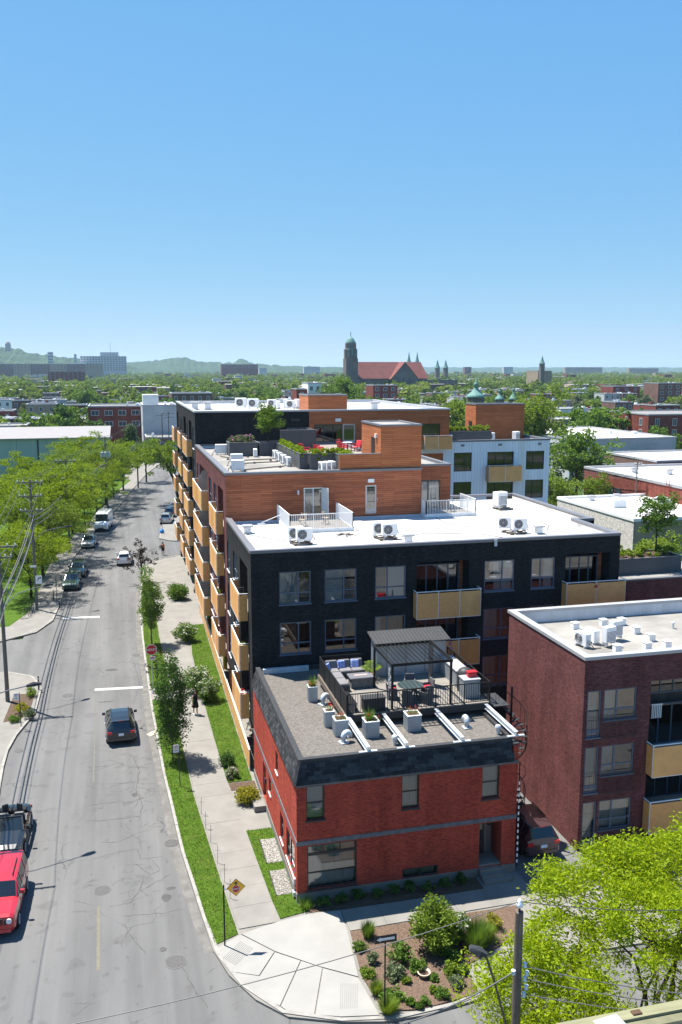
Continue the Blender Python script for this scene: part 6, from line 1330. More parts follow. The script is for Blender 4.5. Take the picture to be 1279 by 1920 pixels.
        f = MB(); f.bar((-h*.87,.17*L,.92),(-h*.71,.03*L,1.37),0.05); f.bar((h*.87,.17*L,.92),(h*.71,.03*L,1.37),0.05); f.bar((-h*.72,.03*L,1.37),(h*.72,.03*L,1.37),0.06); f.build('windscreen_frame', M['sign_black'], ws, world=False)
        s_ = MB(); s_.bbox(-h*.78,h*.78,-.35*L,-.27*L,.95,1.06,0.05); s_.build('folded_soft_top', M['black_metal'], t, world=False)
        for s in (-1,1): MB(Matrix.Translation((s*0.35,-.27*L,1.0)) @ Matrix.Rotation(0.5*s,4,'Z')).bbox(-0.16,0.16,-0.05,0.05,0,0.42,0.03).build('headrest_hoop', M['dark_metal'], t, world=False)
        MB().tube([(0.38+math.cos(a)*0.18,0.22,.82+math.sin(a)*0.18) for a in np.linspace(0,6.283,13)],0.018,5).build('steering_wheel', M['sign_black'], t, world=False)
        MB().box(-h*0.85,h*0.85,.10*L,.17*L,.80,.92).build('dashboard', M['rubber'], t, world=False)
    return t
def paint(name, c, rough=0.3, metal=0.2): return mat('paint_'+name, c, rough, 0, metal=metal, coat=1.0)
pk = paint('black', (0.010,0.010,0.011)); pw = paint('white', (0.72,0.72,0.72), metal=0); pg_ = paint('dark_green', (0.020,0.045,0.040)); pr = paint('red', (0.42,0.012,0.022)); ps_ = paint('silver', (0.42,0.43,0.44), metal=0.6); pb = paint('dark_blue', (0.018,0.025,0.05)); pm = paint('dark_maroon', (0.06,0.03,0.032))
make_car('car','black crossover driving away with red tail lights','%s' and pk,4.4,1.84,1.62,'suv',(-0.72,57.0,0),0.03)
make_car('car','red boxy off-roader parked facing this way, round headlight',pr,4.4,1.76,1.66,'jeep',(-5.82,38.35,0),math.pi-0.03)
make_car('car','black open convertible parked behind the red off-roader',pk,4.4,1.78,1.4,'open',(-6.15,44.35,0),math.pi-0.03)
make_car('car','white hatchback driving away near the purple tree',pw,4.1,1.76,1.52,'suv',(-0.05,110.0,0),-0.04)
make_car('car','dark green sedan parked under the locusts, front one of two',pg_,4.6,1.78,1.44,'sedan',(-5.75,99.0,0),math.pi-0.02); make_car('car','dark green car parked under the locusts, behind the other',pg_,4.5,1.78,1.5,'suv',(-5.3,104.8,0),math.pi-0.06)
make_car('car','silver car half hidden by locust foliage ahead of the van',ps_,4.4,1.78,1.45,'sedan',(-4.6,122.0,0),math.pi-0.1)
make_car('van','tall white delivery van parked beneath the locusts',pw,5.9,2.0,2.6,'van',(-2.9,135.2,0),math.pi-0.14,cat='van')
make_car('car','silver crossover parked by the balconies, closest to the driveway',ps_,4.4,1.8,1.62,'suv',(6.5,138.4,0),-0.16); make_car('car','dark blue car parked in front of the silver crossover',pb,4.5,1.8,1.6,'suv',(7.5,144.2,0),-0.18); make_car('car','pale car parked furthest along by the balconies',ps_,4.4,1.78,1.45,'sedan',(8.7,150.2,0),-0.2)
make_car('car','dark maroon car parked in the alley beside the red house',pm,4.5,1.8,1.68,'suv',(19.0,38.3,0.13),0.0)
# ================================================================ poles, lamps, wires
def pole(x, y, H, label, arms=(), lamp=None, trans=(), r=0.15, mtl='pole_wood', ang=0.0):
    t = thing('utility_pole', label, 'utility pole', (x,y,0.1)); MB().cyl((x,y,0.1),(x,y,H),r,r*0.68,n=12).build('shaft', M[mtl], t)
    u = Vector((math.cos(ang), math.sin(ang), 0))
    for z, w in arms:
        a = Vector((x,y-r*0.9,z)); o = MB().bar(a-u*w, a+u*w, 0.10, 0.12).build('crossarm', M['pole_wood'], t)
        MB().bar(a-u*w*0.6, Vector((x,y-r*0.9,z-0.6)), 0.03).bar(a+u*w*0.6, Vector((x,y-r*0.9,z-0.6)), 0.03).build('brace', M['galv'], o)
        for s in (-0.92,-0.5,0.5,0.92): p = a+u*w*s; MB().lathe([(0.02,0.05),(0.06,0.08),(0.04,0.13),(0.065,0.16),(0.03,0.24)],8,(p.x,p.y,p.z)).build('insulator', M['porcelain'], o)
    for dx, z in trans:
        px_ = x+dx; o = MB().lathe([(0.20,0),(0.22,0.03),(0.22,0.78),(0.18,0.84),(0.02,0.86)],14,(px_,y-0.38,z)).build('transformer', M['trans_grey'], t); MB().lathe([(0.03,0.84),(0.05,0.9),(0.03,0.95),(0.05,1.0),(0.02,1.1)],8,(px_+0.08,y-0.38,z)).build('bushing', M['porcelain'], o); MB().box(px_-0.05,px_+0.05,y-0.2,y,z+0.3,z+0.5).build('bracket', M['galv'], o)
    if lamp:
        lx, ly, lz, z0 = lamp; a = Vector((x,y,z0)); b = Vector((lx,ly,lz)); m1 = a+(b-a)*0.35+ZUP*(lz-z0)*0.45; m2 = a+(b-a)*0.75+ZUP*(lz-z0)*0.22
        o = MB().tube([a,m1,m2,b],0.03,6).build('lamp_arm', M['cap_metal'], t); d = (b-a); d.z = 0; d.normalize(); ang_ = math.atan2(d.y,d.x)
        Mx = Matrix.Translation(b) @ Matrix.Rotation(ang_,4,'Z'); MB(Mx).add([(-.1,-.06,-.04),(.25,-.16,-.05),(.62,-.13,-.04),(.62,.13,-.04),(.25,.16,-.05),(-.1,.06,-.04),(-.1,-.05,.05),(.25,-.12,.10),(.6,-.1,.05),(.6,.1,.05),(.25,.12,.10),(-.1,.05,.05)],[(5,4,3,2,1,0),(6,7,8,9,10,11),(0,1,7,6),(1,2,8,7),(2,3,9,8),(3,4,10,9),(4,5,11,10),(5,0,6,11)]).build('lamp_head', M['dark_metal'], o)
    return t
pole(-8.2,43.3,11.4,'utility pole with transformers beside the parked convertible',((11.0,1.25),(9.8,1.0)),(-4.9,44.6,8.0,7.0),((0.45,8.6),(-0.45,8.6)))
pole(-8.5,64.3,11.7,'weathered utility pole standing at the kerb bed corner',((11.35,1.25),(10.6,0.9)),(-5.75,66.0,8.0,6.9)); pole(-8.6,89.5,13.0,'tall utility pole with three crossarms and a white sign',((12.75,1.2),(11.4,1.05),(10.0,1.05)),(-5.6,90.5,8.1,7.0))
pole(-6.9,118,12.2,'utility pole with one transformer rising from the locusts',((11.9,1.2),),None,((-0.4,9.0),)); pole(-2.45,150,12.6,'utility pole with three transformers rising from the locusts',((12.3,1.2),),None,((-0.55,9.3),(0,9.3),(0.55,9.3))); pole(3.1,180,12.9,'distant utility pole with one crossarm above the last locusts',((12.6,1.2),))
pole(9.6,212,13.2,'far utility pole before the grey rendered building, single arm',((12.9,1.4),)); pole(11.2,214,13.6,'far utility pole before the grey rendered building, double arm',((13.2,1.5),(12.3,1.2)))
PT = [(-8.4,20,11.3),(-8.2,43.3,11.15),(-8.5,64.3,11.5),(-8.6,89.5,12.9),(-6.9,118,12.05),(-2.45,150,12.45),(3.1,180,12.75),(9.6,212,13.05)]
def wire(dx, dz, r, m, label, grp=None, sag=0.7, pts=None):
    out = []
    for a, b in zip(PT, PT[1:]):
        for k in range(10):
            t = k/10; out.append((a[0]+(b[0]-a[0])*t+dx, a[1]+(b[1]-a[1])*t-0.15, a[2]+(b[2]-a[2])*t+dz-4*sag*t*(1-t)))
    return tag(MB().tube(out, r, 5).build('power_line', M[m]), label, 'cable', grp)
for dx in (-1.12,-0.6,1.12): wire(dx,0.22,0.016,'wire_white','pale overhead conductor on the top crossarms','conductors on the top crossarms')
for k, (dx, dz, r) in enumerate([(0.2,-3.4,0.035),(0.32,-3.8,0.045),(0.26,-4.3,0.04),(-0.2,-4.0,0.03)]): wire(dx,dz,r,'wire','thick dark overhead communication cable along the poles','communication cables along the poles',0.5)
bp = thing('utility_pole','weathered wooden pole topped by a white ball insulator','utility pole',(9.5,19.2,0.1)); MB().cyl((9.5,19.2,0.1),(9.5,19.2,9.72),0.15,0.105,n=14).build('shaft', M['weathered'], bp)
MB().cyl((9.5,19.2,9.72),(9.5,19.2,9.86),0.03,n=8).build('pin', M['dark_metal'], bp); MB().lathe([(0.03,0),(0.09,0.05),(0.10,0.11),(0.06,0.16),(0.05,0.2),(0.03,0.25)],12,(9.5,19.2,9.82)).build('ball_insulator', M['porcelain'], bp, smooth=True)
for k, (dx, z) in enumerate([(0.16,8.25),(0.17,7.85),(0.16,7.4),(-0.16,8.1),(0.22,8.0),(0.22,7.6)]): MB().lathe([(0.02,-0.07),(0.06,-0.05),(0.035,0),(0.06,0.05),(0.02,0.07)],8,(9.5+dx,19.1,z)).build('spool_insulator', M['porcelain'], bp)
o = MB().tube([(9.45,19.3,4.2),(9.32,19.45,6.4),(9.0,19.5,7.6),(8.72,19.5,8.45)],0.035,6).build('lamp_arm', M['weathered'], bp); MB(Matrix.Translation((8.70,19.5,8.45)) @ Matrix.Rotation(2.75,4,'Z') @ Matrix.Rotation(-0.35,4,'Y')).add([(-.06,-.05,-.04),(.12,-.15,-.06),(.42,-.12,-.04),(.42,.12,-.04),(.12,.15,-.06),(-.06,.05,-.04),(-.06,-.04,.04),(.12,-.1,.09),(.4,-.08,.05),(.4,.08,.05),(.12,.1,.09),(-.06,.04,.04)],[(5,4,3,2,1,0),(6,7,8,9,10,11),(0,1,7,6),(1,2,8,7),(2,3,9,8),(3,4,10,9),(4,5,11,10),(5,0,6,11)]).build('lamp_head', M['dark_metal'], o)
def span(a, b, r, m, label, sag=0.25):
    a = Vector(a); b = Vector(b); tag(MB().tube([a+(b-a)*(k/12)-ZUP*(4*sag*(k/12)*(1-k/12)) for k in range(13)], r, 5).build('service_wire', M[m]), label, 'cable')
e = PZ(40,1940,9.0); span((9.5,19.2,10.0),e,0.012,'wire_white','pale wire from the ball insulator across the concrete corner'); e = PZ(1300,1706,9.6); span((9.5,19.2,10.0),e,0.012,'wire_white','pale wire from the ball insulator over the near locust',0.1)
for k, (z, yy) in enumerate([(8.2,1868),(7.85,1888),(7.4,1905)]):
    e = PZ(1330,yy,z-0.3); span((9.68,19.1,z),e,0.014,'wire','dark wire from the wooden pole passing under the near locust, %s' % ('top one','middle one','lowest one')[k] if False else ['upper dark wire from the wooden pole under the near locust','middle dark wire from the wooden pole under the near locust','lowest dark wire from the wooden pole under the near locust'][k],0.1)
e = PZ(640,1945,8.2); span((9.35,19.1,8.1),e,0.02,'wire','thick dark wire leaving the wooden pole above the flower bed kerb',0.3)
# cable drop on the corner of the red house
cdr = thing('service_mast','black service mast with dangling cable on the red house corner','mast',(17.32,35.5,0.1)); MB().cyl((17.34,35.52,0.4),(17.34,35.52,5.6),0.03,n=8).build('conduit', M['black_metal'], cdr); MB().tube([(17.34,35.5,5.5),(17.55,35.4,5.35),(17.6,35.4,5.0),(17.4,35.45,4.75)],0.015,5).build('drip_loop', M['black_metal'], cdr)
for k in range(14): MB().box(17.30,17.36,35.46,35.49,0.6+k*0.3,0.75+k*0.3).build('white_band', M['sign_white'], cdr)
# ================================================================ signs
def text_mesh(body, size, mtl, parent, loc, depth=0.004, name='lettering'):
    c = bpy.data.curves.new(name, 'FONT'); c.body = body; c.size = size; c.align_x = 'CENTER'; c.align_y = 'CENTER'; c.extrude = depth
    o = bpy.data.objects.new(name+'_tmp', c); COL.objects.link(o); dg = bpy.context.evaluated_depsgraph_get(); me = bpy.data.meshes.new_from_object(o.evaluated_get(dg)); bpy.data.objects.remove(o)
    me.materials.clear(); me.materials.append(mtl); q = bpy.data.objects.new(name, me); COL.objects.link(q); q.parent = parent; q.location = loc; q.rotation_euler = (R(90),0,0); return q
def ngon(n, r, a0=0.0): return [(math.cos(a0+k*6.28318/n)*r, math.sin(a0+k*6.28318/n)*r) for k in range(n)]
def plate(name, pts, y0, y1, mtl, parent, c=(0,0)):
    mb = MB(); n = len(pts); mb.add([(c[0]+x,y0,c[1]+z) for x, z in pts]+[(c[0]+x,y1,c[1]+z) for x, z in pts], [tuple(range(n)), tuple(range(2*n-1,n-1,-1))]+[(i,n+i,n+(i+1)%n,(i+1)%n) for i in range(n)]); return mb.build(name, mtl, parent, world=False)
def arret(parent, cx, cz, r, y):
    f = plate('octagon_border', ngon(8,r,R(22.5)), y-0.004, y, M['sign_white'], parent, (cx,cz)); plate('octagon', ngon(8,r*0.92,R(22.5)), y-0.008, y-0.004, M['sign_red'], f, (cx,cz)); text_mesh('ARRÊT', r*0.62, M['sign_white'], f, (cx,y-0.012,cz)); return f
t = thing('stop_sign','red octagonal ARRÊT stop sign on a thin post by the lawn strip','sign',(1.6,63.6,0.12)); MB().cyl((0,0,0),(0,0,3.3),0.03,n=8).build('post', M['galv'], t, world=False); arret(t,0,3.25,0.42,-0.04); plate('back_plate', ngon(8,0.42,R(22.5)), -0.039, -0.03, M['galv'], t, (0,3.25)); pl_ = plate('direction_plate',[(-.2,-.13),(.2,-.13),(.2,.13),(-.2,.13)],-0.045,-0.035,M['sign_white'],t,(0.05,2.62)); plate('plate_print',[(-.16,-.05),(.16,-.05),(.16,.05),(-.16,.05)],-0.05,-0.046,M['sign_red'],pl_,(0.05,2.64))
t = thing('warning_sign','orange diamond stop-ahead sign with ARRÊT octagon on a dark post','sign',(3.37,33.35,0.12)); MB().cyl((0,0,0),(0,0,2.7),0.032,n=8).build('post', M['black_metal'], t, world=False)
cx, cz = 0.50, 2.55; pl_ = plate('diamond', ngon(4,0.385,0), -0.045, -0.035, M['sign_black'], t, (cx,cz)); plate('face', ngon(4,0.362,0), -0.05, -0.0455, M['sign_yellow'], pl_, (cx,cz)); arret(t, cx, cz-0.06, 0.165, -0.052); plate('arrow',[(-.025,.10),(.025,.10),(.025,.18),(.09,.18),(0,.27),(-.09,.18),(-.025,.18)],-0.056,-0.0505,M['sign_black'],pl_,(cx,cz)); MB().box(0,0.35,-0.034,-0.01,2.5,2.56).build('bracket', M['galv'], t, world=False)
def ring(parent, cx, cz, r, w, y, m):
    mb = MB(); n = 24
    for k in range(n):
        a, b = k*6.2832/n, (k+1)*6.2832/n; mb.quad((cx+math.cos(a)*r,y,cz+math.sin(a)*r),(cx+math.cos(b)*r,y,cz+math.sin(b)*r),(cx+math.cos(b)*(r-w),y,cz+math.sin(b)*(r-w)),(cx+math.cos(a)*(r-w),y,cz+math.sin(a)*(r-w)))
    mb.bar((cx-r*0.68,y,cz+r*0.68),(cx+r*0.68,y,cz-r*0.68),w,0.002); return mb.build('ring', m, parent, world=False)
def parking_sign(loc, H, lab, rz=0.0, off=0.0):
    t = thing('parking_sign',lab,'sign',loc,rz); MB().cyl((0,0,0),(0,0,H),0.025,n=8).build('post', M['dark_metal'], t, world=False); p = plate('plate',[(-.16,-.23),(.16,-.23),(.16,.23),(-.16,.23)],-0.04,-0.03,M['sign_white'],t,(off,H-0.26)); ring(p,off,H-0.17,0.11,0.022,-0.042,M['sign_red']); text_mesh('P',0.15,M['sign_black'],p,(off,-0.042,H-0.17)); MB().box(off-.1,off+.1,-0.0415,-0.0405,H-0.40,H-0.36).build('print_line', M['sign_black'], p, world=False); return t
parking_sign((2.54,48.1,0.12),2.55,'white no-parking sign in front of the leafy columnar tree',off=-0.17)
q = PZ(40,1365); parking_sign((q.x,q.y,0.12),2.35,'white parking sign on a thin post at the kerb bed',off=-0.2)
q = PZ(107,1130); t = thing('stop_sign','back of an octagonal sign on a post beneath the locusts','sign',(q.x,q.y,0.12)); MB().cyl((0,0,0),(0,0,2.6),0.03,n=8).build('post', M['dark_metal'], t, world=False); plate('plate', ngon(8,0.42,R(22.5)), 0.03, 0.045, wmat('sign_back',(0.42,0.36,0.28),rough=0.5), t, (0,2.5))
t = thing('pole_sign','white sign with dark arrow strapped to the three-arm pole','sign',(-8.45,89.2,3.2)); p = plate('plate',[(-.3,-.42),(.3,-.42),(.3,.42),(-.3,.42)],-0.05,-0.04,M['sign_white'],t,(0.2,0)); plate('arrow',[(-.15,-.2),(-.1,-.22),(.0,0),(.12,.02),(.12,-.06),(.22,.08),(.12,.2),(.12,.12),(-.05,.1)],-0.054,-0.0505,M['sign_black'],p,(0.2,0.1)); plate('strap_plate',[(-.3,-.1),(.3,-.1),(.3,.1),(-.3,.1)],-0.05,-0.04,M['sign_white'],t,(-0.25,1.35))
t = thing('one_way_sign','dark one-way sign with white arrow over the flower bed','sign',(8.6,27.98,0.12)); MB().cyl((0,0,0),(0,0,3.05),0.03,n=8).build('post', M['black_metal'], t, world=False); p = plate('plate',[(-.40,-.15),(.42,-.15),(.42,.15),(-.40,.15)],-0.045,-0.035,M['sign_black'],t,(0.0,3.08)); plate('arrow',[(-.34,0),(-.18,.09),(-.18,.05),(.34,.05),(.34,-.05),(-.18,-.05),(-.18,-.09)],-0.05,-0.0455,M['sign_white'],p,(0.0,3.08)); MB(Matrix.Rotation(1.2,4,'Z')).box(-0.02,0.28,-0.006,0.006,2.1,2.75).build('side_plate', M['sign_white'], t, world=False)
for k, (px, py, h, lab) in enumerate([(73,1296,1.05,'dark bollard at the tip of the kerb bed'),(112,1142,1.0,'dark bollard by the corner under the locusts'),(101,1128,1.1,'dark post beside the octagonal sign back'),(304,990,1.4,'dark post beside the blue bag')]):
    q = PZ(px,py); t = thing('bollard',lab,'bollard',(q.x,q.y,0.1)); MB().lathe([(0.07,0),(0.07,0.04),(0.05,0.05),(0.05,h-0.08),(0.06,h-0.06),(0.055,h-0.01),(0.02,h)],12).build('post', M['black_metal'], t, world=False); MB().lathe([(0.053,h-0.22),(0.053,h-0.16)],12).build('band', M['sign_white'], t, world=False)
q = PZ(304,1001); t = thing('rubbish_bag','bright blue rubbish bag at the driveway corner','bag',(q.x,q.y,0.1)); MB().lathe([(0.22,0),(0.32,0.12),(0.33,0.35),(0.24,0.52),(0.08,0.62),(0.06,0.66),(0.11,0.76)],10).build('bag', wmat('blue_plastic',(0.03,0.22,0.55),rough=0.4), t, world=False, smooth=True); MB().lathe([(0.075,0.61),(0.075,0.65)],8).build('tie', M['sign_white'], t, world=False)
for k, (x, y) in enumerate([(3.98,36.6),(3.88,37.9),(3.75,39.6),(3.62,41.6),(3.5,43.0),(3.42,44.6)]):
    t = thing('garden_stake','thin wooden stake along the footway edge of the lawn strip','stake',(x,y,0.1),group='stakes along the lawn strip'); MB().bar((0,0,0),(0.02,0,0.95),0.018).build('rod', M['weathered'], t, world=False); MB().bar((-0.12,0,0.72),(0.16,0.02,0.66),0.012).build('twig', M['weathered'], t, world=False)
# bicycle at the far corner
def bicycle(loc, rz, lab):
    t = thing('bicycle',lab,'bicycle',loc,rz); dm = M['dark_metal']
    for x in (-0.5,0.5): w = MB().tube([(x+math.cos(a)*0.33,0,0.34+math.sin(a)*0.33) for a in np.linspace(0,6.283,21)],0.018,5).build('wheel', M['rubber'], t, world=False); MB().bar((x-0.3,0,0.34),(x+0.3,0,0.34),0.006).bar((x,0,0.04),(x,0,0.64),0.006).build('spokes', M['rim'], w, world=False)
    f = MB(); [f.tube([a,b],0.018,6) for a, b in (((-.5,0,.34),(-.05,0,.30)),((-.05,0,.30),(.36,0,.78)),((-.2,0,.80),(.36,0,.80)),((-.05,0,.30),(-.22,0,.86)),((-.5,0,.34),(-.2,0,.78)),((.36,0,.78),(.5,0,.34)),((.36,0,.76),(.34,0,.98)))]; f.build('frame', dm, t, world=False); MB().tube([(.42,-.26,.98),(.34,0,1.0),(.42,.26,.98)],0.014,5).build('handlebar', dm, t, world=False); MB().bbox(-.34,-.12,-.07,.07,.86,.91,0.02).build('saddle', M['rubber'], t, world=False)
q = PZ(50,1160); bicycle((q.x,q.y,0.12),0.9,'dark bicycle standing on the pavement corner by the tall pole'); q = PZ(58,1150); bicycle((q.x,q.y,0.12),1.3,'dark bicycle nearer the foot of the tall pole')
# ================================================================ people
def person(loc, rz, label, top, bottom, dress, s=1.0, stride=0.16, raise_arm=False):
    t = thing('person', label, 'person', loc, rz); bm_v = []; ed = []; rad = []
    def v(p, r): bm_v.append(p); rad.append(r); return len(bm_v)-1
    def chain(i, seq):
        for p, r in seq: j = v(p, r); ed.append((i, j)); i = j
        return i
    pel = v((0,0,0.93),(0.13,0.10)); ch = chain(pel,[((0,0,1.08),(0.115,0.09)),((0,0.01,1.28),(0.145,0.10)),((0,0.01,1.38),(0.10,0.08)),((0,0,1.46),(0.05,0.05)),((0,-0.01,1.53),(0.07,0.075)),((0,-0.015,1.61),(0.078,0.09)),((0,-0.005,1.68),(0.055,0.06))])
    up_ = 2
    for sd_ in (-1,1):
        st_ = stride*sd_
        chain(pel,[((sd_*0.09,0,0.88),(0.095,0.09)),((sd_*0.095,-st_*0.5-0.01,0.50),(0.058,0.06)),((sd_*0.095,-st_*0.6+0.04,0.28),(0.05,0.055)),((sd_*0.095,-st_+0.03,0.08),(0.034,0.036)),((sd_*0.10,-st_-0.05,0.035),(0.04,0.03)),((sd_*0.105,-st_-0.13,0.025),(0.034,0.02))])
        if raise_arm and sd_ > 0: chain(up_,[((sd_*0.17,0,1.36),(0.05,0.05)),((sd_*0.23,-0.04,1.10),(0.038,0.038)),((sd_*0.17,-0.24,1.14),(0.028,0.028)),((sd_*0.15,-0.30,1.16),(0.030,0.018)),((sd_*0.14,-0.36,1.18),(0.02,0.012))])
        else: chain(up_,[((sd_*0.17,0,1.36),(0.05,0.05)),((sd_*0.215,st_*0.3,1.10),(0.038,0.038)),((sd_*0.21,st_*0.8-0.03,0.87),(0.027,0.027)),((sd_*0.205,st_*0.9-0.05,0.80),(0.018,0.034)),((sd_*0.20,st_*0.9-0.06,0.73),(0.012,0.022))])
    me = bpy.data.meshes.new('body'); me.from_pydata(bm_v, ed, []); o = bpy.data.objects.new('body', me); COL.objects.link(o); o.parent = t; o.scale = (s,s,s)
    sk = o.modifiers.new('skin','SKIN'); sk.use_smooth_shade = True; sv = me.skin_vertices[0].data
    for k, r in enumerate(rad): sv[k].radius = r
    sv[0].use_root = True; o.modifiers.new('sub','SUBSURF').levels = 2; o.modifiers['sub'].render_levels = 2; me.materials.append(M['skin'])
    def shell(name, prof, m, n=16, ey=0.72):
        mb = MB(); mb.lathe(prof, n); mb.v = [(x*s,y*ey*s,z*s) for x, y, z in mb.v]; mb.build(name, m, t, world=False, smooth=True)
    if dress: shell('dress',[(0.235,0.55),(0.20,0.80),(0.165,0.95),(0.145,1.10),(0.175,1.28),(0.165,1.38),(0.09,1.44)],bottom,ey=0.85)
    else:
        shell('shorts',[(0.19,0.60),(0.185,0.80),(0.165,0.98)],bottom,ey=0.9)
        if top: shell('shirt',[(0.165,0.97),(0.15,1.10),(0.18,1.28),(0.165,1.39),(0.08,1.45)],top,ey=0.85)
    hr = MB(); hr.lathe([(0.06,1.40),(0.10,1.48),(0.105,1.60),(0.095,1.69),(0.05,1.745),(0.01,1.755)],14); hr.v = [(x*s,(y*0.95+0.03)*s,z*s) for x, y, z in hr.v]; hr.build('hair', M['hair'], t, world=False, smooth=True)
    for sd_ in (-1,1):
        MB().box(sd_*0.03*s-0.011,sd_*0.03*s+0.011,-0.108*s,-0.096*s,1.605*s,1.618*s).build('eye', M['sign_black'], t, world=False)
        MB().bbox((sd_*0.10-0.04)*s,(sd_*0.10+0.04)*s,(-stride*sd_-0.18)*s,(-stride*sd_+0.07)*s,0.0,0.06*s,0.012).build('shoe', M['sign_white'] if dress else M['rubber'], t, world=False)
    MB().add([(-0.012,-0.10*s,1.56*s),(0.012,-0.10*s,1.56*s),(0,-0.125*s,1.565*s),(0,-0.10*s,1.60*s)],[(0,1,2),(0,2,3),(2,1,3)]).build('nose', M['skin'], t, world=False)
    return t
q = PZ(367,1343); person((q.x,q.y,0.12),0.15,'woman in a black dress walking on the footway past white blossom',None,wmat('black_cloth',(0.012,0.012,0.014),rough=0.9),True,1.0,0.14,True)
q = PZ(306,1041); person((q.x,q.y,0.0),0.1,'person in dark shorts standing in the driveway mouth',wmat('coral_cloth',(0.45,0.16,0.10),rough=0.9),wmat('black_cloth',(0.012,0.012,0.014)),False,1.0,0.1)
# ================================================================ flat roof in the foreground
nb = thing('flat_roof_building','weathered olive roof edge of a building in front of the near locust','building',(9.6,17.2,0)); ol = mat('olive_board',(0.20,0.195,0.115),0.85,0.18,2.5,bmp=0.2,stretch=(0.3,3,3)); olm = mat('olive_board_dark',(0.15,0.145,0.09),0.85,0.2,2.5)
MB().box(9.7,40,8,17.1,0.1,7.8).build('wall', M['far_grey'], nb); MB().box(9.6,40,16.98,17.28,7.80,8.0).build('fascia', ol, nb); MB().box(9.62,40,16.72,16.95,7.78,7.93).build('inner_board', olm, nb); MB().box(9.6,9.9,8,16.97,7.80,7.99).build('fascia', ol, nb); MB().add([(9.9,8,7.79),(40,8,7.79),(40,16.72,7.79),(9.9,16.72,7.79)],[(0,1,2,3)]).build('roof', M['gravel_roof'], nb)
tag(MB(Matrix.Translation((10.85,17.0,8.002)) @ Matrix.Rotation(0.15,4,'Z')).add([(-.34,-.3,0.0),(.34,-.3,0.015),(.36,.16,0.01),(-.32,.2,0.0),(-.34,-.3,-.001),(.34,-.3,0.01)],[(0,1,2,3),(0,4,5,1)]).build('sheet', wmat('white_sheet',(0.30,0.30,0.305),rough=0.8,var=0.2,scale=8)),'whitish sheet of membrane lying on the olive roof edge','sheet')
tag(MB().bbox(11.55,11.8,17.05,17.2,8.001,8.04,0.01).build('rusty_bracket', wmat('rust',(0.09,0.055,0.035),rough=0.9)),'rusty bracket screwed on the olive roof edge','bracket')
# belongings on the balconies
for k, (x, y, z, m, lab) in enumerate([(6.62,50.7,6.52,'leaf_light','potted yellow green plant on the middle corner balcony'),(6.62,50.9,3.52,'flower_red','potted red flowers on the lowest corner balcony'),(6.6,63.4,9.52,'leaf_mid','potted green plant on a maroon side balcony'),(6.62,64.8,6.52,'leaf_light','leafy pot on the balcony below the other maroon side plant'),(6.6,79.5,3.52,'flower_red','red flowers in a pot on the long lowest balcony'),(17.6,48.25,9.52,'leaf_mid','small potted plant on the front amber balcony'),(28.2,48.25,9.52,'flower_red','red flowers on the right front amber balcony'),(18.6,48.2,6.52,'flower_pink','pink flowers on the balcony behind the deck shed')]):
    t = thing('potted_plant',lab,'plant',(x,y,z)); MB().lathe([(0.11,0),(0.16,0.3),(0.14,0.3)],12).build('pot', wmat('clay_pot',(0.28,0.12,0.07)), t, world=False)
    nr_ = np.random.RandomState(k); C = nr_.normal(size=(16,3))*np.array([.14,.14,.16])+np.array([0,0,.62]); quads_mesh('foliage', leaves(nr_, C, np.full(16,.13), 26, .09, .5, .8, 0), M[m], t)
for k, (x, y, z, lab) in enumerate([(6.75,52.6,9.52,'dark chair on the top corner balcony'),(7.1,51.8,6.52,'dark chair on the middle corner balcony'),(6.8,65.2,12.52,'dark chair on the top maroon side balcony'),(7.4,52.5,0.42,'dark chair on the ground terrace behind the amber fence'),(7.5,54.4,0.42,'dark chair deeper in the ground terrace'),(18.2,48.7,9.52,'dark chair on the front amber balcony')]): folding_chair((x,y,z),k*1.3,M['dark_metal'],lab)
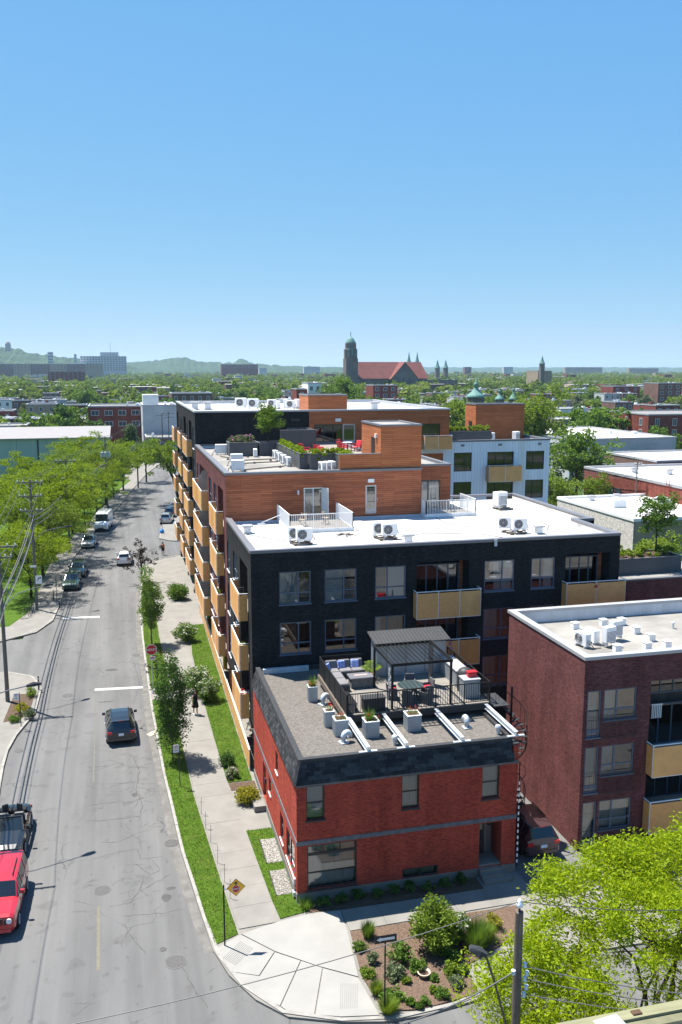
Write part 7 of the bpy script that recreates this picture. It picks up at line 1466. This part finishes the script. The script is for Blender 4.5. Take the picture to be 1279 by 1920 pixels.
# ================================================================ neighbourhood and distance
RECTS = [(-85,10,190,226)]
def clear(x, y, r):
    return not any(a-r < x < b+r and c-r < y < d+r for a, b, c, d in RECTS)
def proj(x, y, z):
    v = Vector((x, y, z-CAMH)); w = v.dot(_fw)
    return (PX+FPX*v.dot(_rt)/w, PYC-FPX*v.dot(_up)/w) if w > 1 else (-9999, 9999)
def hidden(x, y, z):
    px, py = proj(x, y, z)
    if px < -60 or px > 1340: return True
    if 338 < px < 840 and py > 768: return True
    if 843 <= px < 1022 and py > 822: return True
    if px < 190 and py > 812 and y < 400: return True
    return False
def simple_house(label, x0, x1, y0, y1, h, wall, roofm='far_roof_grey', rows=2, cols=4, cols_side=0, group=None, cat='building', frame='white_frame', name='row_house', win=(1.0,1.5), cap='cap_light', extras=True, fh=3.1, seed=0, base=0.0):
    t = thing(name, label, cat, (x0,y0,base), group=group); RECTS.append((x0,x1,y0,y1))
    MB().box(x0,x1,y0,y1,base,h).build('wall', M[wall] if isinstance(wall, str) else wall, t)
    rf = MB().add([(x0+0.3,y0+0.3,h+0.02),(x1-0.3,y0+0.3,h+0.02),(x1-0.3,y1-0.3,h+0.02),(x0+0.3,y1-0.3,h+0.02)],[(0,1,2,3)]).build('roof', M[roofm], t)
    c = MB(); k = 0.3; c.box(x0-.08,x1+.08,y0-.08,y0+k,h,h+.35); c.box(x0-.08,x1+.08,y1-k,y1+.08,h,h+.35); c.box(x0-.08,x0+k,y0+k,y1-k,h,h+.35); c.box(x1-k,x1+.08,y0+k,y1-k,h,h+.35); c.build('parapet', M[cap], rf)
    nr = random.Random(seed)
    def win_(o, u, inn, W, n):
        mx = fmat(o, u, inn)
        for r in range(rows):
            zc = base+h-1.0-win[1]-r*fh
            if zc < base+0.4: break
            for q in range(n):
                a = (q+0.5)*W/n-win[0]/2; f = MB(mx); w = win[0]; hh = win[1]; e = 0.09
                f.box(a-e,a,-.06,.02,zc-e,zc+hh+e); f.box(a+w,a+w+e,-.06,.02,zc-e,zc+hh+e); f.box(a,a+w,-.06,.02,zc+hh,zc+hh+e); f.box(a,a+w,-.08,.02,zc-e,zc); f.box(a+w/2-.03,a+w/2+.03,-.05,.02,zc,zc+hh)
                fo = f.build('window', M[frame], t); MB(mx).quad((a,-.02,zc),(a+w,-.02,zc),(a+w,-.02,zc+hh),(a,-.02,zc+hh)).build('pane', M['far_glass'], fo)
    if cols: win_((x0,y0,0),(1,0,0),(0,1,0),x1-x0,cols)
    if cols_side: win_((x0,y0,0),(0,1,0),(1,0,0),y1-y0,cols_side)
    if extras:
        for q in range(nr.randint(1,3)):
            x = nr.uniform(x0+1,x1-1.2); y = nr.uniform(y0+1,y1-1.5); s = nr.uniform(.5,1.1); MB().box(x,x+s,y,y+s,h+.02,h+nr.uniform(.5,1.2)).build(nr.choice(['chimney','roof_hatch','roof_unit']), M[nr.choice(['far_brick','white_metal','galv'])], rf)
    return t
# warehouse
w = thing('warehouse','long grey green warehouse with rusty metal roof behind the lawn','warehouse',(-85,195,0.1)); MB().box(-85,-2.5,195,222,0.1,9.1).build('wall', M['warehouse'], w)
MB().add([(-85.4,194.5,9.05),(-2.1,194.5,9.05),(-2.1,222,9.75),(-85.4,222,9.75),(-85.4,194.5,9.3),(-2.1,194.5,9.3),(-2.1,222,10.0),(-85.4,222,10.0)],[(0,3,2,1),(4,5,6,7),(0,1,5,4),(1,2,6,5),(2,3,7,6),(3,0,4,7)]).build('roof', M['metal_roof'], w); MB().box(-16.9,-16.6,194.9,195,0.1,9.0).build('downpipe', M['dark_metal'], w); MB().box(-85,-2.5,194.95,195,0.1,0.7).build('plinth', M['dark_metal'], w)
def bx(px0, px1, pytop, Y): return PY(px0,pytop,Y).x, PY(px1,pytop,Y).x, PY((px0+px1)/2,pytop,Y).z
x0, x1, h = bx(165,266,761,262); simple_house('three storey dark red brick building behind the warehouse',x0,x1,262,280,h-.3,'far_brick','far_roof_grey',2,4,0,frame='white_frame',name='brick_building',win=(2.0,1.3))
x0, x1, h = bx(267,331,759,242); g_ = simple_house('blank grey rendered building at the end of the street',x0,x1,242,262,h-.3,'far_grey','white_membrane',0,0,0,name='rendered_building'); MB().box(x0+0.2,x0+4.3,244,250,h,h+2.6).build('roof_shed', M['far_white'], g_)
for k in range(5):
    x0, x1, h = bx(-14+36*k,21+36*k,785,300+k*3); simple_house('low dark brick row house with pale roof beyond the warehouse',x0,x1,300+k*3,313+k*3,h-.3,'far_brown','far_roof_grey' if k % 2 else 'white_membrane',1,3,0,'row houses beyond the warehouse',seed=k)
x0, x1, h = bx(322,398,737,345); simple_house('brown brick building with pale windows above the black roof edge',x0,x1,345,362,h-.3,'far_brown','far_roof_grey',1,5,0,name='brick_building')
x0, x1, h = bx(578,602,718,330); simple_house('small white modern house beside the wood stair tower roof',x0,x1,330,342,h-.3,'far_white','white_membrane',2,2,0,name='white_house'); x0, x1, h = bx(556,577,729,332); simple_house('narrow red brick house next to the white modern house',x0,x1,332,342,h-.3,'far_brick','far_roof_grey',1,1,0,name='brick_house')
# right hand side
s = simple_house('low building with rough stone side wall and bright white roof',58.5,84,92,111,5.7,'stone_white','white_membrane',0,0,0,name='stone_building',extras=False,cap='white_metal')
MB().box(58.6,84,91.9,92.0,0,5.6).build('front_wall', M['far_tan'], s)
for k in range(3): f = MB().box(62+k*4.5,64.6+k*4.5,91.8,91.9,1.5,3.6).build('window', M['dark_frame'], s); MB().box(62.1+k*4.5,64.5+k*4.5,91.78,91.8,1.6,3.5).build('pane', M['far_glass'], f)
for x, y, lab in ((62.5,102.5,'square skylight box on the stone building roof, beside the stone wall'),(68.5,101.5,'square skylight box on the stone building roof, further from the stone wall')):
    t = thing('skylight',lab,'skylight',(x,y,5.7)); MB().box(x-.9,x+.9,y-.9,y+.9,5.7,6.6).build('kerb', M['white_metal'], t); MB().lathe([(1.2,6.6),(1.1,6.75),(0.6,7.0),(0.05,7.08)],4,(x,y,0),a0=0.785).build('dome', wmat('milky_dome',(0.62,0.64,0.66),rough=0.2), t)
for x, y, lab in ((62.3,108.5,'gooseneck vent on the stone building roof'),(66.5,109,'gooseneck vent near the rear edge of the stone building roof'),(68,95.5,'white vent near the front edge of the stone building roof')): roof_vent((x,y,5.73),lab,1.3)
g_ = simple_house('long red brick building with wide white roof and dark cables on its side',72,112,100,128,7.8,'far_brick','white_membrane',0,0,0,name='brick_building',cap='cap_light')
MB().box(84,112,112,112.4,7.85,9.4).build('red_parapet', wmat('red_metal',(0.50,0.03,0.04)), g_); MB().box(82,84,111,114,7.85,9.8).build('roof_house', M['far_white'], g_)
for k in range(3): MB().box(71.9,72,117+k*2.2,118.6+k*2.2,4.6,5.9).build('glass_block_window', M['copper'] if k == 1 else M['far_glass'], g_)
t = thing('fire_ladder','rusty caged ladder on the long red brick wall','ladder',(71.8,105,0)); rs = wmat('rust_red',(0.28,0.07,0.05),rough=0.8)
for y in (104.8,105.5): MB().bar((71.75,y,0.5),(71.75,y,9.0),0.06).build('rail', rs, t)
for k in range(18): MB().bar((71.75,104.8,0.8+k*0.45),(71.75,105.5,0.8+k*0.45),0.04).build('rung', rs, t)
for k, (dx, dy) in enumerate(((76,120),(80,117),(79,108),(86,106),(92,119),(90,124))): roof_vent((dx,dy,7.85),['mushroom vent on the long brick building roof, by its far parapet','mushroom vent on the long brick roof, left of the red parapet','mushroom vent on the long brick roof, beside the ladder side','mushroom vent on the long brick roof, in front of the red parapet','mushroom vent on the long brick roof, behind the red parapet','mushroom vent at the back edge of the long brick roof'][k],1.5)
t = thing('timber_ladder','orange wooden ladder leaning on the red parapet','ladder',(88,111.5,7.85)); wl = wmat('orange_wood',(0.5,0.22,0.06))
for d in (0,0.6): MB().bar((87+d,109.8,7.9),(88.6+d,111.9,10.4),0.1).build('rail', wl, t)
for k in range(6): q = (k+0.5)/6; MB().bar((87+1.6*q,109.8+2.1*q,7.9+2.5*q),(87.6+1.6*q,109.8+2.1*q,7.9+2.5*q),0.07).build('rung', wl, t)
pole(71.0,111.5,10.5,'thin utility pole in front of the long red brick wall',((10.2,0.6),),r=0.12)
for k in range(3): span((71.0,111.4,9.8-k*0.5),(71.6,128,7.4-k*0.4),0.03,'wire',['upper black cable sagging along the red brick wall','middle black cable sagging along the red brick wall','lower black cable sagging along the red brick wall'][k],0.5)
simple_house('grey flat building with white roof behind the big green tree',91,116,168,205,8.8,'far_grey','white_membrane',0,0,0,name='rendered_building'); simple_house('low white roofed building with brown shed wall',93,116,140,158,7.0,'far_brown','white_membrane',1,3,0,name='low_building'); simple_house('low grey building with white roof beside the brown shed',82,92.5,132,146,6.0,'far_grey','white_membrane',1,2,0,name='low_building')
x0 = 141.5; simple_house('three storey maroon brick building with white arched windows',141.5,180,218,240,10.9,'far_brick','far_roof_grey',3,7,3,name='brick_building',win=(1.2,1.9),extras=True)
# church with red roof and square tower
CY = 760.0
ch = thing('church','large brown stone church with red tile roof and domed square tower','church',(PY(660,700,CY).x,CY,0)); cpt = lambda x, y: PY(x,y,CY)
a = cpt(669,710); b = cpt(801,710); zr = cpt(735,678.5).z; ze = a.z; dep = 22
MB().box(a.x,b.x,CY,CY+dep,0,ze).build('nave', M['far_tower'], ch)
MB().add([(a.x-1,CY-1,ze),(b.x+1,CY-1,ze),(b.x-2.5,CY+dep/2,zr),(a.x-1,CY+dep/2,zr),(b.x+1,CY+dep+1,ze),(a.x-1,CY+dep+1,ze)],[(0,1,2,3),(3,2,4,5),(1,4,2)]).build('roof', M['church_roof'], ch)
gl_, gr_ = cpt(731,710), cpt(779,710); gx = (gl_.x+gr_.x)/2
MB().add([(gl_.x,CY-6,0),(gr_.x,CY-6,0),(gr_.x,CY-6,ze),(gx,CY-6,zr-0.5),(gl_.x,CY-6,ze),(gl_.x,CY,0),(gr_.x,CY,0)],[(0,1,2,3,4),(5,0,4),(1,6,2)]).build('gable', M['far_tower'], ch)
MB().add([(gl_.x-1.2,CY-6.5,ze-.5),(gx,CY-6.5,zr),(gx,CY+dep/2,zr),(gl_.x-1.2,CY,ze-.5),(gr_.x+1.2,CY-6.5,ze-.5),(gr_.x+1.2,CY,ze-.5)],[(0,1,2,3),(1,4,5,2)]).build('gable_roof', M['church_roof'], ch)
for k in range(3): MB().box(gx-6.5+k*5.2,gx-5.3+k*5.2,CY-6.2,CY-6,8,16).build('window', M['far_glass'], ch)
for k in range(9): MB().box(a.x+3+k*6.2,a.x+4.6+k*6.2,CY-.2,CY,6,11).build('window', M['far_glass'], ch)
tl, tr = cpt(646,700), cpt(668,700); tz = cpt(656,644).z; tw_ = tr.x-tl.x; tc = (tl.x+tr.x)/2
tower = MB().box(tl.x,tr.x,CY-6,CY-6+tw_,0,cpt(656,672).z).build('tower', M['far_tower'], ch)
oc = MB(); oc.lathe([(tw_*.56,cpt(656,676).z),(tw_*.56,cpt(656,655).z),(tw_*.46,cpt(656,654).z),(tw_*.46,tz),(tw_*.40,tz+.5)],8,(tc,CY-6+tw_/2,0),a0=R(22.5)); oc.build('belfry', M['far_tower'], ch)
for k in (-1,0,1): MB().box(tc+k*3.2-.5,tc+k*3.2+.5,CY-6.9,CY-6.3,cpt(656,668).z,cpt(656,653).z).build('louvre', M['copper'], ch)
MB().lathe([(tw_*.44,tz+.4),(tw_*.40,tz+1.6),(tw_*.26,tz+4.0),(tw_*.08,tz+5.6),(.3,tz+6.2),(.25,tz+10)],12,(tc,CY-6+tw_/2,0)).build('dome', M['copper'], ch)
x0, x1, h = bx(801,858,709,790); simple_house('long school building with green roof strip beside the church',x0,x1,790,805,h-2,'far_brick','copper',1,9,0,name='school_building',cap='copper',win=(2.4,2.0),frame='white_frame')
def spire(px, pytop, pybase, Y, w, label, m1='far_tower', m2='copper', bulb=False):
    c = PY(px,pytop,Y); zb = PY(px,pybase,Y).z; t = thing('church_spire',label,'spire',(c.x,Y,0)); n = 8
    MB().lathe([(w,0),(w,zb)],4,(c.x,Y,0),a0=0.785).build('tower', M[m1], t)
    if bulb: MB().lathe([(w*q, zb+(c.z-zb)*r) for q, r in ((1.0,0),(.98,.08),(.80,.18),(.52,.30),(.30,.42),(.20,.52),(.19,.58),(.27,.63),(.28,.68),(.20,.74),(.07,.80),(.03,1.0))],14,(c.x,Y,0)).build('dome', M[m2], t, smooth=True)
    else: MB().lathe([(w*1.1,zb),(w*.6,zb+(c.z-zb)*.35),(.15,c.z)],n,(c.x,Y,0)).build('spire', M[m2], t)
spire(767,660,679,1300,3.2,'slender green twin spire behind the red church roof, tower side'); spire(782.5,660,679,1300,3.2,'slender green twin spire behind the red church roof, gable end side')
spire(820.5,674,690,1250,4,'small green capped twin tower beyond the church, closer to its roof end'); spire(836,674,690,1250,4,'small green capped twin tower beyond the church, further from its roof')
t_ = spire(1017,667,682,820,2.9,'stone church tower with pointed green spire on the skyline'); x0, x1, h = bx(1011,1030,690,822); simple_house('stone church hall below the pointed spire',x0,x1+4,824,850,h-3,'far_tan','far_roof_grey',0,0,0,name='church_hall')
spire(893,708,746,290,3.2,'largest green onion dome rising above the roofs',bulb=True); spire(937.5,726,750,285,1.7,'small green onion dome next to the largest one',bulb=True); spire(963.5,722,750,300,1.7,'small green onion dome right behind the other small one',bulb=True)
# hospital block and long buildings on the left skyline
x0, x1, h = bx(150,237,668,2300); ho = simple_house('large grey hospital block on the skyline below the hill',x0,x1,2300,2360,h,'far_grey','far_roof_grey',7,16,0,name='hospital',win=(3.6,2.4),fh=5.2,frame='far_brown'); MB().box(x0+48,x0+92,2310,2340,h,h+10).build('penthouse', M['far_grey'], ho); MB().box(x0+72,x0+73.2,2320,2321,h+10,h+34).build('antenna', M['galv'], ho); MB().box(x0-24,x0+14,2280,2299,0,h-16).build('wing', M['far_white'], ho)
for k in range(6): x0, x1, h = bx(-10+34*k,23+34*k,682,1900); simple_house('long buff brick apartment row below the hospital',x0,x1,1900,1925,h-.5,'far_tan' if k % 2 else 'far_brown','far_roof_grey',3,5,0,'apartment rows below the hospital',seed=k,fh=4.2,win=(2.6,2.2))
for px0, px1, py, Y, wm, lab in [(415,484,683,2100,'far_brick','long red brick school with pale bays on the skyline'),(90,158,696,1100,'far_brick','red banded low building left of the tree tops'),(945,962,688,2600,'far_grey','grey far blocks on the skyline behind the stone spire'),(1060,1130,688.5,3000,'far_tan','wide low buff complex at the far skyline'),(486,500,690,2500,'far_grey','grey far block next to the brick school'),(570,600,688,2600,'far_grey','pale far block before the church tower'),(1235,1279,718,420,'far_brown','brown brick building with grey box roof near the far trees'),(1150,1200,724,480,'far_brick','red brick building half behind the trees'),(700,745,722,430,'far_brick','brown brick houses in front of the church'),(1180,1235,690.5,2800,'far_tan','low buff building on the far skyline'),(872,884,688,2300,'far_brown','dark far block near the small twin towers')]:
    x0, x1, h = bx(px0,px1,py,Y); simple_house(lab,x0,x1,Y,Y+14,max(5,h-.3),wm,'far_roof_grey',3,max(3,int((x1-x0)/5)),0,name='city_block',win=(1.8,1.5))
for px, py, Y, w_ in [(94,660,3000,16),(141,664,3100,8)]:
    c = PY(px,py,Y); t = thing('tower_block','slim grey tower block on the hazy skyline','tower',(c.x,Y,0),group='tower blocks on the hazy skyline'); MB().box(c.x-w_/2,c.x+w_/2,Y,Y+w_,0,c.z).build('wall', M['far_grey'], t)
    for k in range(6): MB().box(c.x-w_*.45,c.x+w_*.45,Y-.4,Y,c.z-6-k*9,c.z-3-k*9).build('window_band', M['far_glass'], t)
# hills
def hill(name, pts, Y, depth, seed, m):
    nr = np.random.RandomState(seed); rows = [(0.0,-depth,0.0),(0.35,-depth*.62,0.0),(0.7,-depth*.3,0.0),(0.92,-depth*.1,0),(1.0,0,0),(0.6,depth*.6,0),(0,depth*1.2,0)]; xs = np.arange(pts[0][0], pts[-1][0]+1, 6); py = np.interp(xs, [p[0] for p in pts], [p[1] for p in pts]); mb = MB(); n = len(xs); V = []
    for f, dy, _ in rows:
        for x, y in zip(xs, py):
            p = PY(x, y, Y); z = max(0, p.z)*f+(nr.uniform(-1,1)*5 if 0 < f else -2); V.append((p.x*(1+dy/Y*0.4), Y+dy, z))
    mb.add(V, [(r*n+i, r*n+i+1, (r+1)*n+i+1, (r+1)*n+i) for r in range(len(rows)-1) for i in range(n-1)]); o = mb.build(name, m); o['kind'] = 'structure'; return o
hm_ = mat('wooded_hill',(0.03,0.055,0.02),0.95,0.6,0.02,bmp=0.0)
hill('hill',[(-260,628),(-100,640),(0,650),(30,654),(60,662),(110,668),(160,674),(215,680),(260,690)],3600,900,1,hm_); hill('hill',[(100,680),(200,680),(250,678),(300,675),(318,671),(335,669),(352,671),(366,677),(400,680),(438,680),(448,673),(458,673),(468,680),(500,684),(560,687),(640,689),(700,691)],4600,900,2,hm_); hill('hill',[(500,688),(700,688),(900,689),(1100,689),(1400,689)],7500,1500,3,hm_)
c = PY(14,640,3500); t = thing('hilltop_tower','pale tower standing on the wooded hill','tower',(c.x,3500,80)); zb = PY(14,656,3500).z; MB().box(c.x-9,c.x+9,3500,3518,zb-30,c.z-10).build('shaft', M['far_tan'], t); MB().lathe([(9,c.z-10),(7,c.z-3),(2,c.z)],8,(c.x,3509,0)).build('cap', M['far_tan'], t)
# ---- ordinary houses and trees between
WALLS = ['far_brick','far_brown','far_brick','far_tan','far_grey','far_brown','far_white']; RN = {'far_brick':'red brick','far_brown':'brown brick','far_tan':'buff brick','far_grey':'grey rendered','far_white':'white rendered'}
hr_ = random.Random(11); far_h = MB(); nh = 0
cells = [(x, y) for y in np.arange(232, 640, 17) for x in np.arange(-60, 480, 13)]
for x, y in cells:
    jx = x+hr_.uniform(-2,2); jy = y+hr_.uniform(-3,3); hgt = hr_.choice([6.2,7.5,9.2,9.6,6.4])
    if hr_.random() > 0.34: continue
    if hidden(jx, jy, hgt) or not clear(jx+5, jy+6, 5): continue
    px, py = proj(jx, jy, hgt)
    wl = hr_.choice(WALLS); rm = hr_.choice(['white_membrane','far_roof_grey','grey_membrane'])
    if nh < 190:
        nh += 1; simple_house('%s flat-roofed house with %s roof among distant trees' % (RN[wl], {'white_membrane':'white','far_roof_grey':'dark grey','grey_membrane':'pale grey'}[rm]), jx, jx+hr_.uniform(8,12), jy, jy+11, hgt, wl, rm, 2, 3, 0, '%s houses with %s roofs among the trees' % (RN[wl], {'white_membrane':'white','far_roof_grey':'dark grey','grey_membrane':'pale grey'}[rm]), seed=nh, win=(1.1,1.5))
fr_ = random.Random(5)
for k in range(380):
    y = 640*math.exp(fr_.uniform(0, 1.75)); x = fr_.uniform(-0.16*y, 0.72*y); w_ = fr_.uniform(8,26); hh = fr_.choice([7,8,9,10,11,14 if y > 1200 else 9]); mi = fr_.randint(0,3); d_ = fr_.uniform(9,14)
    far_h.box(x,x+w_,y,y+d_,0,hh,mi); far_h.quad((x,y,hh+.05),(x+w_,y,hh+.05),(x+w_,y+d_,hh+.05),(x,y+d_,hh+.05),fr_.choice([4,5]))
tag(far_h.build('distant_houses',[M['far_brick'],M['far_brown'],M['far_grey'],M['far_tan'],M['white_membrane'],M['far_roof_grey']]),'mass of far-off low city houses out to the horizon','houses',kind='stuff')
FT = []
for k, (lm, H_, rx_, rz_, nm) in enumerate([('leaf_mid',11,4.2,4.0,'mid green'),('leaf_light',10,4.4,3.4,'yellowish green'),('leaf_dark',12,3.8,4.6,'dark green'),('leaf_mid',13,5.0,4.6,'broad mid green'),('leaf_grey',10,3.8,3.6,'greyish green'),('leaf_dark',13,2.4,5.6,'slim dark green')]):
    FT.append((make_tree('city_tree','x',300+k,H_,(0,0,H_-rz_*0.95,rx_,rx_,rz_),64,30,0.85,1.35,0.3,lm,'bark',0.22,0.5,0.75,twigs=False,droop=0.1,aspect=0.7), nm))
MT = [make_tree('city_tree','x',330+k,11,(0,0,6.9,4.0,4.0,4.0),110,60,0.42,1.15,0.3,lm,'bark',0.22,0.5,0.7,droop=0.15,aspect=0.6) for k, lm in enumerate(['leaf_light','leaf_mid'])]
for k, (px, pyt, Y, H_, m_, lab) in enumerate([(1085,802,140,None,1,'big leafy tree between the pale blue block and the white roofs'),(1045,888,118,None,0,'rounded tree behind the rough stone building, next to the pale block'),(1120,892,121,None,0,'rounded tree behind the rough stone building roof'),(1008,736,185,None,0,'tall light tree right of the wood stair tower'),(960,748,200,None,0,'light tree behind the right wood stair tower'),(1030,1000,95,7,1,'dark tree at the foot of the pale blue block'),(860,745,230,None,0,'yellowish tree above the amber upper balcony'),(640,702,330,None,1,'large leafy tree behind the upper wood stair tower'),(1240,975,80,6.5,0,'light tree beside the charcoal roof planter'),(1270,1015,74,6,0,'light tree at the corner past the charcoal planter'),(1205,1015,76,4,0,'light shrubby tree below the rough stone building'),(1258,812,175,None,1,'tree in front of the maroon building with white windows'),(1215,830,165,6,0,'yellow green tree before the maroon building'),(700,745,250,None,1,'tree top peeking over the wood clad upper level')]):
    p = PY(px,pyt,Y); H2 = H_ or max(5, p.z); put(MT[m_],(p.x,Y,0),k*1.1,H2/11.2,lab)
tr_ = random.Random(21); placed = 0; FV = []; protoV = {}
def add_far(k, x, y, s):
    ob = [c for c in FT[k][0].children if c.name.startswith('crown')][0].data
    if k not in protoV: v = np.zeros(len(ob.vertices)*3, np.float32); ob.vertices.foreach_get('co', v); protoV[k] = v.reshape(-1,4,3)
    v = protoV[k]; st_ = 6 if y < 1400 else 24; q = v[::st_]; c = q.mean(1, keepdims=True); q = c+(q-c)*(2.3 if y < 1400 else 4.2); FV.append(q*s+np.array([x,y,0]))
for ring_, (ya, yb, n) in enumerate([(205,330,110),(330,480,210),(480,700,420),(700,1100,1300),(1100,1900,2000),(1900,3600,2600)]):
    for k in range(n):
        y = tr_.uniform(ya,yb); x = tr_.uniform(-0.17*y, 0.74*y); s = tr_.uniform(0.6,1.05); kind = tr_.choice([0,0,1,1,2,3,3,4,5])
        if y < 640 and (hidden(x,y,11*s) or not clear(x,y,2.0)): continue
        if placed < 290 and y < 640:
            placed += 1; put(FT[kind][0],(x,y,0),tr_.uniform(0,6.28),s,'%s tree standing among the houses beyond' % FT[kind][1],'%s trees among the distant houses' % FT[kind][1])
        else: add_far(kind, x, y, s)
o = quads_mesh('distant_trees', np.concatenate(FV), leafmat('distant_leaf',(0.085,0.135,0.025),(0.15,0.22,0.04),0.4,(0.21,0.27,0.06),(0.24,0.30,0.05),0.03)); tag(o,'far-off sea of tree tops across the city','trees',kind='stuff')
# ================================================================ haze
hz = MB().box(-9000,14000,-60,14500,-2,178).build('haze', []); hz['kind'] = 'stuff'; hz['label'] = 'thin pale summer haze over the whole city'; hz['category'] = 'haze'
m = bpy.data.materials.new('haze'); m.use_nodes = True; N = m.node_tree.nodes; N.remove(N['Principled BSDF']); v = N.new('ShaderNodeVolumePrincipled'); v.inputs['Color'].default_value = (0.55,0.78,1.0,1); v.inputs['Density'].default_value = 0.000068; v.inputs['Anisotropy'].default_value = 0.2
m.node_tree.links.new(v.outputs[0], N['Material Output'].inputs['Volume']); hz.data.materials.clear(); hz.data.materials.append(m)
